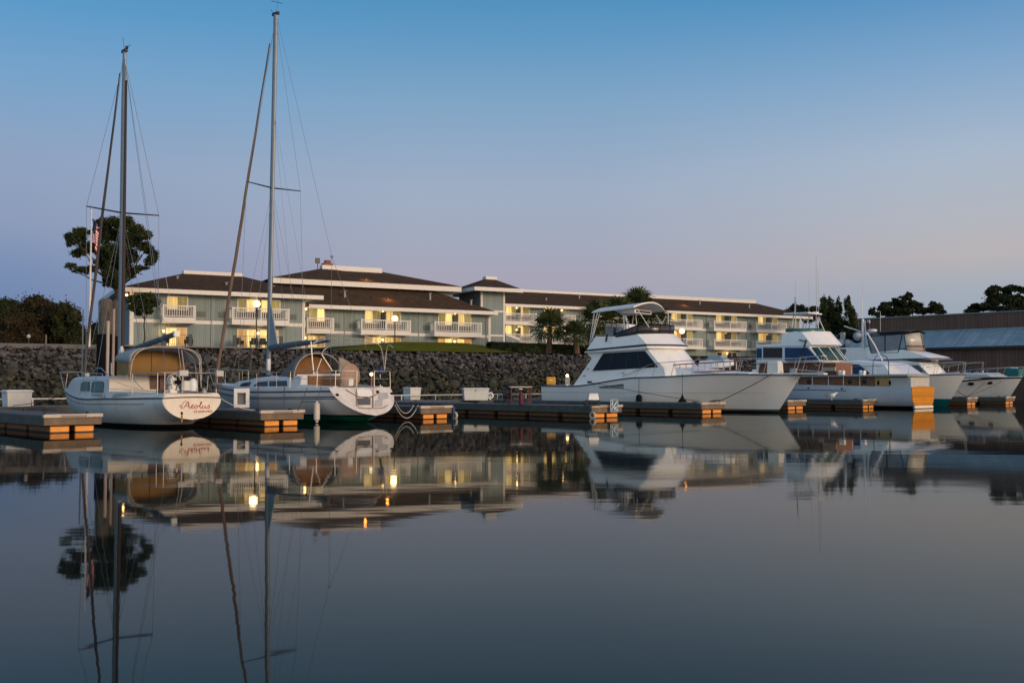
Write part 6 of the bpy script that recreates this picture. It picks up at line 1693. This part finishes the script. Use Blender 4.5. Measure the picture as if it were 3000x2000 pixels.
varn = stripes(mat('varnished_planks', (.50, .19, .012), .6, col2=(.60, .25, .02), scale=2.5, spec=.15), 2, .17, (.33, .13, .015), .1)
poly = [hullW.pt(0, q, 1) for q in [i / 12 for i in range(1, 13)]] + [hullW.pt(0, q, -1) for q in [1 - i / 12 for i in range(12)]]
poly = [V((-.02, p.y * .985, max(p.z, .17))) for p in poly]; MB().prism(poly, (-.03, 0, 0)).build('transom', varn, wy)
MB().cbox((-.05, 0, .1), .12, 2.5, .15).build('transom_foot', CREAMG, wy, bevel=.02)
MB().box(-.03, -.01, -1.42, 1.42, 1.28, 1.34).build('transom_cap', TEAK, wy)
band(wy, hullW, lambda t: hullW.sheer(t) - .34, lambda t: hullW.sheer(t) - .30, .28, .97, NAVY)
b = MB()
for t in (.3, .46, .62, .75): b.ball(hullW.at(t, hullW.sheer(t) - .2, 1, .01), .09, 8, 6, (1, .3, .5))
b.build('hull_vent', BLACKR, wy)
lw = mat('brown_cabin_wood', (.17, .07, .03), .45, var=.3, scale=2)
def bxc(u0, u1, w_, z0, z1, nm, m, mb=None): MB().box(u0, u1, -w_, w_, z0, z1).build(nm, m, wy, bevel=.02)
ua_ = Wf.w(2562, 1115, 1.3).x; ub_ = Wf.w(2605, 1115, 1.3).x
zc_ = Wf.w(2540, 1101, 1.3).z
bxc(ua_ + .02, 11.5, 1.28, 1.3, zc_ - .03, 'lower_cabin', lw); 
bxc(ub_, ua_, 1.28, 1.3, zc_ - .03, 'aft_cabin_panel', mat('honey_wood_panel', (.42, .27, .10), .5, var=.25, scale=3))
us_ = Wf.w(2668, 1115, 1.3).x; bxc(max(.1, us_), ub_ - .01, 1.27, 1.3, zc_ - .12, 'aft_screen', mat('pale_screen', (.45, .44, .4), .6))
MB().loft([[(u, -1.5, zc_ - .03), (u, 1.5, zc_ - .03), (u, 1.5, zc_ + .05), (u, 0, zc_ + .12), (u, -1.5, zc_ + .05)] for u in (us_ + .1, 11.6)], closed=True).build('lower_roof', mat('weathered_roof', (.32, .34, .33), .7), wy)
b = MB()
for x in (2210, 2290, 2330, 2370, 2490, 2533): p = Wf.w(x, 1117, 1.29); b.ball(V((p.x, 1.29, p.z)), .17, 12, 8, (1, .15, 1))
b.build('porthole', mat('dark_porthole', (.03, .02, .015), .2), wy)
b = MB()
for x in (2573, 2607): p = Wf.w(x, 1121, 1.29); b.ball(V((p.x, 1.29, p.z)), .1, 10, 8, (.8, .2, 1.6))
b.build('keyhole_window', BLACKR, wy)
# upper wheelhouse
zu0 = zc_ + .1; u1_ = Wf.w(2449, 1085, 1.1).x; zt_u = Wf.w(2440, 1062, 1.1).z
MB().box(u1_, 11.0, -1.1, 1.1, zu0, zt_u).build('upper_cabin', lw, wy, bevel=.02)
MB().loft([[(u, -1.3, z), (u, 1.3, z), (u, 1.3, z + .05), (u, 0, z + .13), (u, -1.3, z + .05)] for u, z in ((u1_ + .9, zt_u + .01), (11.3, zt_u + .01))], closed=True).build('upper_roof', MATS['weathered_roof'], wy)
b = MB(); ut = Wf.w(2398, 1060, 1.1).x; uu_ = Wf.w(2355, 1060, 1.1).x
b.grid([[V((u, w_ * 1.25, zt_u + .18 - .1 * w_ * w_ - dz_)) for w_ in (-1, -.5, 0, .5, 1)] for u, dz_ in ((ut, .28), (ut + .5, .05), (uu_, 0), (uu_ + 1.3, 0))]); b.build('tan_awning', TAN, wy, smooth=60, solid=.02)
b = MB()
for dx in (0, 14, 24, 34): b.tube([Wf.w(2365 + dx, 1070, 1.3), Wf.w(2358 + dx * .8, 1098, 1.3)], .022, 5)
b.build('awning_strut', mat('bronze_tube', (.35, .26, .16), .4), wy)
p = Wf.w(2428, 1081, 1.3); MB().cbox(p, .95, .1, .24).build('name_board', mat('pale_tan_board', (.45, .34, .26), .6), wy)
b = MB()
for x in (2466, 2527): p = Wf.w(x, 1093, 1.0); b.cbox(p, .3, .3, .22); b.cbox(p + V((.13, 0, .1)), .07, .3, .14); b.cbox(p + V((-.13, 0, .1)), .07, .3, .14)
b.build('roof_chock', WHITE, wy)
pts = [hullW.pt(t, 1, 1) + V((0, -.06, zc_ - hullW.sheer(t))) for t in (.1, .2, .3, .4, .5, .6, .7, .8)]
b = MB()
for x in (2245, 2289, 2337, 2380, 2427, 2471, 2519): p = Wf.w(x, 1128, 1.45); b.tube([V((p.x, 1.45, hullW.sheer(p.x / 14.5))), V((p.x, 1.45, zc_))], .018, 5)
for x in (2494, 2565): p = Wf.w(x, 1095, 1.3); b.tube([p, p + V((0, 0, .5))], .018, 5)
b.build('stanchion', CREAMG, wy)
b = MB(); p0 = Wf.w(2556, 1104, 1.3); p1 = Wf.w(2604, 1104, 1.3)
b.tube([p0, Wf.w(2558, 1060, 1.3), Wf.w(2566, 1045, 1.3), Wf.w(2572, 1040, 1.3)], .022, 5); b.tube([Wf.w(2578, 1038, 1.3), Wf.w(2595, 1043, 1.3), Wf.w(2603, 1055, 1.3), p1], .03, 5); b.build('davit_arch', mat('dark_tube', (.05, .06, .07), .4), wy, smooth=60)
MB().cbox((.9, .5, 1.6), .8, .6, .5).build('deck_locker', mat('grey_locker', (.3, .31, .3), .7), wy, bevel=.03)
for x_, y_, m_ in ((2212, 1088, 'white_paint'), (2236, 1090, 'brown_canvas'), (2404, 1096, 'tan_canvas'), (2300, 1094, 'navy_cloth')):
    p = Wf.w(x_, y_, 1.15); MB().cbox(p, .4, .35, .3, rz=x_ * .3).build('deck_gear', MATS[m_], wy, bevel=.05)
b = MB()
for w_ in (-.9, 0, .9): b.tube([(.15, w_, 1.33), (.15, w_, 2.0)], .014, 5)
b.tube([(.15, -1.2, 2.0), (.15, 1.2, 2.0)], .014, 5); b.tube([(.3, 1.25, 1.33), (.3, 1.25, 2.0), (3, 1.35, 2.0)], .014, 5); b.build('stern_rail', CHROME, wy)

# ============ long convertible with blue covers, teal bottom
def bow_frame(xb, yw, ang, L_):
    d = 1.5 * FPX / (yw - 1125); X_ = (xb - 1500) / FPX * d
    return Frame(X_ - cos(ang) * L_, d - sin(ang) * L_, ang)
Ca = radians(-42); Cf = bow_frame(2772, 1189.5, Ca, 15.4)
cy = thing('convertible_yacht', 'long white sportfishing yacht with blue window covers and teal bottom', 'yacht', (Cf.o.x, Cf.o.y, 0), Ca)
hullC = Hull(15.4, 4.7, 1.3, sheer=lambda t: stab(t, [(0, 1.35), (.3, 1.5), (.7, 2.05), (1, 2.2)]), keel=lambda t: stab(t, [(0, -.5), (.8, -.5), (1, -.1)]),
    bw=lambda t: .92 + .08 * ss(t / .3) if t < .35 else max(0, 1 - ((t - .35) / .65) ** 2.5) ** .8, shp=lambda q, t: lerp((1 - (1 - q) ** 3) ** .4, q ** 1.1, ss((t - .45) / .6)) if q < 1 else 1)
hmC = mat('white_hull_teal_bottom', (.66, .64, .6), .25, var=.05, scale=.8); zbands(hmC, [(.5, (.0, .085, .10))]); hmC2 = streaks(hmC, .1, (.4, .36, .3), 2)
hullC.build(cy, hmC, GEL)
b = MB()
for s in (1, -1): b.tube(hullC.line(lambda t: hullC.sheer(t) - .04, s, 0, 1, 30, .012), .04, 5)
b.build('rub_rail', mat('dark_blue_rub', (.06, .085, .11), .5), cy, smooth=60)
def cp(lst, w_): return [tuple(list(q) + [0] * (4 - len(q))) for q in px(Cf, lst, w_)]
# trunk with long blue window covers
wt = -1.85
house(cp([(2440, 1100), (2440, 1062, 0, 1), (2500, 1058, 0, 1), (2560, 1062, 0, 1), (2590, 1068, .5, 1), (2608, 1098, 1), (2620, 1102, 1)], wt), 1.85, bulge=1.6, tumble=.08, z0=2.0, camber=.12, nw=15).build('trunk_cabin', GEL, cy, smooth=40)
panel(Cf, [(2448, 1066), (2516, 1067), (2548, 1092), (2540, 1097), (2470, 1094)], wt - .02, .03).build('blue_window_cover', NAVYC, cy)
panel(Cf, [(2471, 1066), (2474, 1066), (2475, 1094), (2471, 1094)], wt - .055, .02).build('cover_divider', WHITE, cy)
wb = -1.95
house(cp([(2216, 1092), (2216, 1016, 0, 0), (2370, 1014, 1, 1), (2402, 1058, 1), (2410, 1095, 1)], wb), 1.95, bulge=.9, nw=13, camber=.06).build('saloon', GEL, cy, smooth=30)
panel(Cf, [(2217, 1020), (2232, 1020), (2232, 1050), (2217, 1054)], wb - .01, .03).build('blue_window_cover', NAVYC, cy)
panel(Cf, [(2300, 1018), (2366, 1018), (2400, 1054), (2300, 1056)], wb - .01, .03).build('blue_window_cover', NAVYC, cy)
panel(Cf, [(2236, 1018), (2292, 1018), (2292, 1052), (2236, 1052)], wb - .01, .02).build('cockpit_opening', mat('dark_cockpit', (.03, .03, .03), .7), cy)
b = MB(); sl_ = Cf.w(2370, 1014, wb); sb_ = Cf.w(2402, 1056, wb)
rows = []
for i in range(11):
    f = -1 + .2 * i; k_ = .95 * (1 - f * f) + .09; rows.append([V((lerp(sl_.x, sb_.x, .08) + k_, f * 1.88, lerp(sl_.z, sb_.z, .08))), V((lerp(sl_.x, sb_.x, .95) + k_, f * 1.92, lerp(sl_.z, sb_.z, .95)))])
b.grid(rows); b.build('front_windscreen', mat('teal_glass', (.03, .08, .095), .5, spec=.1), cy, smooth=60, solid=.02)
b = MB()
for i in (1, 3, 5, 7, 9): b.tube([rows[i][0] + V((.02, 0, 0)), rows[i][1] + V((.02, 0, 0))], .035, 4)
b.build('windscreen_frame', WHITE, cy)
house(cp([(2215, 1016), (2290, 1014), (2372, 1013, 1), (2378, 1009, 1), (2345, 972, 1, 1), (2325, 970, 0, 1), (2290, 978), (2288, 1006), (2215, 1010)], wb - .05), 2.0, bulge=1.3, tumble=.1, z0=4.5, nw=13, camber=.06).build('flybridge', GEL, cy, smooth=30)
q0, q1, h0, h1 = Cf.w(2300, 973, wb + .2), Cf.w(2340, 972, wb + .2), Cf.w(2300, 962, wb + .2), Cf.w(2337, 962, wb + .2)
rows, allp = wrapped(((q0.x, q0.z), (q1.x, q1.z)), ((h0.x, h0.z), (h1.x, h1.z)), 1.7, 1.0)
MB().grid(rows).build('bridge_windscreen', mat('green_tinted_screen', (.03, .12, .11), .2), cy, smooth=40, solid=.02)
b = MB()      # tuna tower legs and platform
zt0_ = Cf.w(2340, 922, 0).z
for w_, x0, y0, x1, y1 in ((-1.4, 2330, 1000, 2331, 925), (-1.2, 2343, 990, 2345, 925), (1.2, 2391, 980, 2391, 925), (1.2, 2428, 998, 2397, 928), (1.1, 2399, 975, 2394, 930), (-.6, 2320, 960, 2325, 925), (.9, 2360, 960, 2372, 925)):
    b.tube([Cf.w(x0, y0, w_), Cf.w(x1, y1, w_)], .04, 6)
for w_, x0, y0, x1, y1 in ((-.9, 2343, 955, 2365, 927), (.9, 2395, 950, 2370, 927), (.2, 2345, 928, 2388, 955)):
    b.tube([Cf.w(x0, y0, w_), Cf.w(x1, y1, w_)], .014, 4)
b.build('tower_leg', mat('white_tube', (.62, .62, .6), .35), cy)
p0 = Cf.w(2303, 922, -1.1); p1 = Cf.w(2397, 922, .9)
MB().box(min(p0.x, p1.x) - .2, max(p0.x, p1.x) + .2, -1.15, 1.15, p1.z, p1.z + .1).build('tower_platform', WHITE, cy, bevel=.02)
b = MB()
for x, y, w_, r_ in ((2391, 752, .9, .014), (2397, 790, 1.0, .009), (2370, 815, .4, .007), (2329, 870, -1.1, .03), (2331, 820, -1.1, .008)):
    p = Cf.w(x, y, w_); q = Cf.w(x + (1 if x > 2380 else 0), 922, w_); b.tube([V((q.x, w_, q.z)), p], [r_ * 2, r_], 5)
b.build('antenna', mat('pale_antenna', (.42, .42, .44), .4), cy)
MB().cbox(Cf.w(2390, 917, .9), .35, .35, .22).build('tower_lamp_box', WHITE, cy, bevel=.03)
b = MB()
for x, y in ((2383, 985), (2395, 990), (2405, 996), (2415, 1000)): b.ball(Cf.w(x, y, .2), .13, 8, 6)
b.build('deck_light', mat('pale_lens', (.5, .5, .48), .3), cy)
b = MB(); b.tube([Cf.w(2352, 1030, -2.05), Cf.w(2362, 995, -2.05)], .06, 5); b.tube([Cf.w(2340, 995, -2.05), Cf.w(2362, 1000, -2.05)], .035, 5); b.tube([Cf.w(2352, 1030, -2.05), Cf.w(2352, 1075, -2.05)], .03, 5); b.build('outrigger_base', DKMETAL, cy)
for s in (1, -1):
    pts = []; posts = []
    for i in range(13):
        t = lerp(.5, .99, i / 12); p = hullC.pt(t, 1, s); q = V((p.x + .12, p.y * .93, p.z + .7 + .1 * i / 12)); pts.append(q)
        if i % 2 == 0: posts.append((q, V((p.x, p.y * .95, p.z))))
    rail(cy, pts, .018, posts, 'bow_rail')
side_poly(Cf, hullC, [(2656, 1116), (2672, 1116), (2672, 1120), (2656, 1120)], .02, -1).build('hull_vent', BLACKR, cy)
side_poly(Cf, hullC, [(2649, 1115), (2655, 1115), (2655, 1121), (2649, 1121)], .02, -1).build('vent_plate', WHITE, cy)
# white crane boom lying diagonally
b = MB(); b.tube([Cf.w(2540, 975, 1.2), Cf.w(2562, 1010, .9), Cf.w(2585, 1056, .5)], .05, 8); b.build('boom', GEL, cy, smooth=60)

# ============ canopy yacht behind
Kf = bow_frame(2842, 1177.1, radians(-42), 13)
ky = thing('canopy_yacht', 'white motor yacht with a black framed clear canopy on its flybridge', 'yacht', (Kf.o.x, Kf.o.y, 0), Kf.a)
hullK = Hull(13, 4.4, 1.1, sheer=lambda t: stab(t, [(0, 1.6), (.6, 2.1), (1, 2.6)]), keel=lambda t: -.4 if t < .8 else -.4 + 1.5 * (t - .8), bw=hullC.bw, shp=hullC.shp)
hullK.build(ky, hmY, GEL)
wk = -1.9
def kp(lst, w_): return [tuple(list(q) + [0] * (4 - len(q))) for q in px(Kf, lst, w_)]
house(kp([(2440, 1085), (2440, 1018), (2530, 1018), (2545, 1040), (2690, 1062, 1, 0), (2720, 1095, 1), (2722, 1102, 1)], wk), 1.9, bulge=.8, nw=13).build('saloon', GEL, ky, smooth=30)
panel(Kf, [(2445, 1022), (2478, 1022), (2480, 1027), (2472, 1047), (2452, 1046)], wk - .01, .03).build('side_window', mat('grey_glass', (.1, .1, .11), .15), ky)
panel(Kf, [(2650, 1070), (2690, 1068), (2712, 1090), (2650, 1090)], wk - .01, .03).build('side_window', MATS['grey_glass'], ky)
house(kp([(2533, 1018), (2548, 1056), (2725, 1052, 1), (2715, 1045, 1), (2643, 1023, .6, 1), (2636, 1024), (2553, 1034), (2545, 1015)], wk - .03), 1.95, bulge=1.1, nw=13, tumble=.06, z0=3.5).build('flybridge', GEL, ky, smooth=30)
house(kp([(2548, 1057), (2548, 1054), (2722, 1048, 1), (2724, 1051, 1)], wk - .06), 1.98, bulge=1.14, nw=13).build('dark_stripe', NAVY, ky, smooth=40)
GRN = mat('dark_green_canvas', (.015, .022, .018), .85)
zt_ = Kf.w(2600, 974, wk).z; zbk = Kf.w(2600, 1032, wk).z
uA, uB = Kf.w(2548, 990, wk).x, Kf.w(2640, 990, wk).x
b = MB(); secs = []
for u, dz_ in ((uA - .2, -.15), (uA + .8, 0), (uB, .03), (uB + .8, -.02)):
    secs.append([V((u, w_ * 1.85, zt_ + dz_ + .22 * (1 - w_ * w_))) for w_ in (-1, -.7, -.35, 0, .35, .7, 1)])
b.grid(secs); b.build('canopy_roof', GRN, ky, smooth=60, solid=.06)
clr = mat('clear_vinyl_shaded', (.22, .22, .24), .2, var=.15, scale=2); clr2 = mat('clear_vinyl_lit', (.46, .44, .38), .25, var=.1, scale=2)  # one vinyl, shaded for the sides and lit for the front by colour
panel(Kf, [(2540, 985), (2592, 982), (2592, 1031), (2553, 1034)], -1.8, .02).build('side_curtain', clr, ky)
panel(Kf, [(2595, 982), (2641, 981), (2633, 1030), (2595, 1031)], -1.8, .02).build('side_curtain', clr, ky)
b = MB()
for x0, y0, x1, y1 in ((2540, 985, 2553, 1035), (2593, 982, 2593, 1032), (2644, 978, 2632, 1032), (2553, 1035, 2632, 1032), (2540, 984, 2644, 978)): b.tube([Kf.w(x0, y0, -1.84), Kf.w(x1, y1, -1.84)], .05, 4)
b.build('curtain_frame', GRN, ky)
b = MB(); ut_ = Kf.w(2648, 980, -1.8); ub2 = Kf.w(2640, 1014, -1.8); fr = []
for i in range(9):
    f = -1 + .25 * i; k_ = .75 * (1 - f * f); fr.append([V((ut_.x + k_, f * 1.8, ut_.z + .2 * (1 - f * f))), V((ub2.x + .35 + k_ * 1.15, f * 1.8, ub2.z))])
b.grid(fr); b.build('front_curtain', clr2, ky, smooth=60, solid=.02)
b = MB(); lw_ = [[p[1] for p in fr], [p[1] + V((.08, 0, -.42)) for p in fr]]; b.grid(lw_); b.build('front_skirt', mat('pinkish_skirt', (.3, .24, .22), .7), ky, smooth=60, solid=.02)
b = MB()
for i in (0, 4, 6, 8): b.tube([fr[i][0] + V((.03, 0, 0)), fr[i][1] + V((.03, 0, 0)), fr[i][1] + V((.11, 0, -.42))], .035, 4)
b.tube([p[1] + V((.03, 0, 0)) for p in fr], .035, 4); b.tube([p[1] + V((.1, 0, -.42)) for p in fr], .035, 4); b.build('curtain_frame', GRN, ky)
# radar mast
b = MB(); p = Kf.w(2530, 1015, 0)
for x0, y0, x1, y1, r_ in ((2527, 1015, 2528, 935, .12), (2540, 1010, 2534, 940, .08), (2528, 1015, 2526, 870, .03), (2544, 985, 2543, 938, .07), (2473, 955, 2530, 974, .05)): b.tube([Kf.w(x0, y0, 0), Kf.w(x1, y1, 0)], r_, 7)
b.build('radar_mast', WHITE, ky, smooth=60)
p = Kf.w(2556, 968, 0); b = MB(); b.lathe([(.35, -.12), (.4, -.05), (.4, .06), (.32, .12)], p, 16); b.cbox(p + V((-.2, 0, -.22)), 1.0, .25, .08); b.build('radar_dome', WHITE, ky, smooth=40)
b = MB(); b.tube([Kf.w(2529, 870, 0), Kf.w(2530, 700, 0)] if False else [Kf.w(2527, 870, 0), Kf.w(2526, 830, 0)], .012, 4); b.tube([Kf.w(2579, 974, .3), Kf.w(2579, 912, .3)], .03, 5); b.cbox(Kf.w(2545, 942, 0), .2, .2, .3); b.build('antenna', MATS['pale_antenna'], ky)
b = MB(); b.cbox(Kf.w(2543, 955, 0), .25, .25, .7); b.build('horn', mat('dark_red_case', (.06, .015, .015), .6), ky)
# life raft, grill and outboard gear on the aft deck
b = MB()
for x, y, r_ in ((2470, 1000, .42), (2510, 990, .48), (2490, 985, .35)): b.ball(Kf.w(x, y, 0), r_, 10, 8)
b.build('covered_gear', BLACKR, ky, smooth=60)
b = MB(); b.ball(Kf.w(2463, 1003, -.8), .42, 12, 8, (1, 1, .8)); b.ball(Kf.w(2484, 1004, -.8), .32, 12, 8); b.cbox(Kf.w(2469, 985, -.8), .35, .3, .7); b.ball(Kf.w(2512, 985, -.8), .4, 12, 8); b.build('tender', mat('tender_grey', (.33, .36, .38), .5), ky, smooth=50)
for s in (1, -1):
    pts = []; posts = []
    for i in range(11):
        t = lerp(.5, .99, i / 10); p = hullK.pt(t, 1, s); q = V((p.x + .12, p.y * .93, p.z + .72)); pts.append(q)
        if i % 2 == 0: posts.append((q, V((p.x, p.y * .95, p.z))))
    rail(ky, pts, .02, posts, 'bow_rail')
MB().cbox(Kf.w(2738, 1054, 0), .5, .5, .3).build('searchlight', CREAMG, ky, bevel=.05)

# ============ porthole cruiser
Ef = bow_frame(2944, 1182.5, radians(-44), 11)
ey = thing('cabin_cruiser', 'white cabin cruiser with dark round portholes and a black rub rail', 'cruiser', (Ef.o.x, Ef.o.y, 0), Ef.a)
hullE = Hull(11, 3.7, 1.25, sheer=lambda t: stab(t, [(0, 1.3), (.5, 1.6), (1, 2.05)]), keel=lambda t: stab(t, [(0, -.4), (.8, -.4), (1, -.08)]), bw=hullC.bw, shp=hullC.shp)
hmE = mat('cruiser_white_hull', (.60, .59, .56), .25, var=.05); zbands(hmE, [(.22, (.006, .006, .007))]); streaks(hmE, .1, (.4, .38, .33), 2)
hullE.build(ey, hmE, GEL)
b = MB()
for s in (1, -1): b.tube(hullE.line(lambda t: hullE.sheer(t) - .06, s, 0, 1, 26, .015), .055, 6)
b.build('rub_rail', BLACKR, ey, smooth=60)
b = MB()
for x, y in ((2802, 1126), (2844, 1124), (2898, 1121)):
    p = Ef.w(x, y, -1.6)
    for _ in range(5): t = max(0, min(1, p.x / 11.6)); p = Ef.w(x, y, hullE.at(t, p.z, -1).y)
    b.ball(p, .26, 14, 8, (1, .22, .5))
b.build('porthole', DKGLASS, ey, smooth=60)
we = -1.5
def ep(lst, w_): return [tuple(list(q) + [0] * (4 - len(q))) for q in px(Ef, lst, w_)]
house(ep([(2700, 1112), (2760, 1104, 0, 1), (2830, 1097, 0, 1), (2890, 1097, .5, 1), (2905, 1104, 1)], we), 1.5, bulge=.7, nw=11, camber=.16).build('foredeck', mat('pale_grey_deck', (.5, .54, .55), .5), ey, smooth=50)
b = MB(); b.grid([[Ef.w(x, y, w_) for x, y in ((2720, 1066), (2760, 1068), (2785, 1090))] for w_ in (-1.4, -.5, .5, 1.4)]); b.build('windscreen', mat('grey_glass', (.1, .1, .11), .15), ey, smooth=60, solid=.03)
for s in (1, -1):
    pts = []; posts = []
    for i in range(13):
        t = lerp(.4, .995, i / 12); p = hullE.pt(t, 1, s); q = V((p.x + .15, p.y * .93, p.z + .35 + .4 * ss(i / 5))); pts.append(q); 
        if i % 2 == 0: posts.append((q, V((p.x - .1, p.y * .95, p.z))))
    rail(ey, pts, .02, posts, 'bow_rail'); 
b = MB()
for x, y in ((2560 + 260, 1085), (2838, 1083), (2850, 1084), (2862, 1083), (2874, 1084)): p = Ef.w(x, y, .4); b.cbox(p, .12, .5, .4, ry=.4)
b.build('deck_chair_slats', mat('dark_slats', (.05, .045, .045), .7), ey)
F8w = F8.m @ V((.2, .2, .62))
for x, y, lb in ((2795, 1138, 'dark rope slanting from under the portholes down to the small dock, aft one'), (2885, 1120, 'dark rope from below the foremost porthole to the small dock'), (2935, 1117, 'long dark rope from the cruiser bow back to the small dock')):
    q = MB(); q.tube(sag(Ef.m @ Ef.w(x, y, -1.75 if x < 2900 else -.9), F8w, .05), .022, 5); tag(q.build('mooring_rope', ROPE), lb, 'rope')

# ============ blue grey hull and teal cover at the right photo edge
Gf = bow_frame(3050, 1179, radians(-44), 9)
gy = thing('motorboat', 'blue grey motorboat cut off by the right photo edge behind the porthole cruiser', 'motorboat', (Gf.o.x, Gf.o.y + 6, 0), Gf.a)
hullG = Hull(9, 3.2, 1.0, sheer=lambda t: 1.2 + .5 * t, keel=lambda t: -.4 + .3 * t, bw=hullC.bw, shp=hullC.shp)
hmG = mat('blue_grey_hull', (.22, .27, .33), .35); zbands(hmG, [(.2, (.01, .01, .012))]); hullG.build(gy, hmG, GEL)
Gp = Frame(Gf.o.x, Gf.o.y + 6, Gf.a)
MB().cbox(Gp.w(2972, 1092, -.6), 1.2, 1.4, .75).build('cockpit_cover', mat('teal_cover', (.01, .14, .15), .8), gy, bevel=.12)
b = MB(); a_, c_ = Gp.w(2962, 1078, -.9), Gp.w(2990, 1104, -.9); b.tube([Gp.w(2955, 1100, -.9), a_, Gp.w(2980, 1078, -.9), c_], .06, 6); b.build('roll_bar', WHITE, gy, smooth=60)
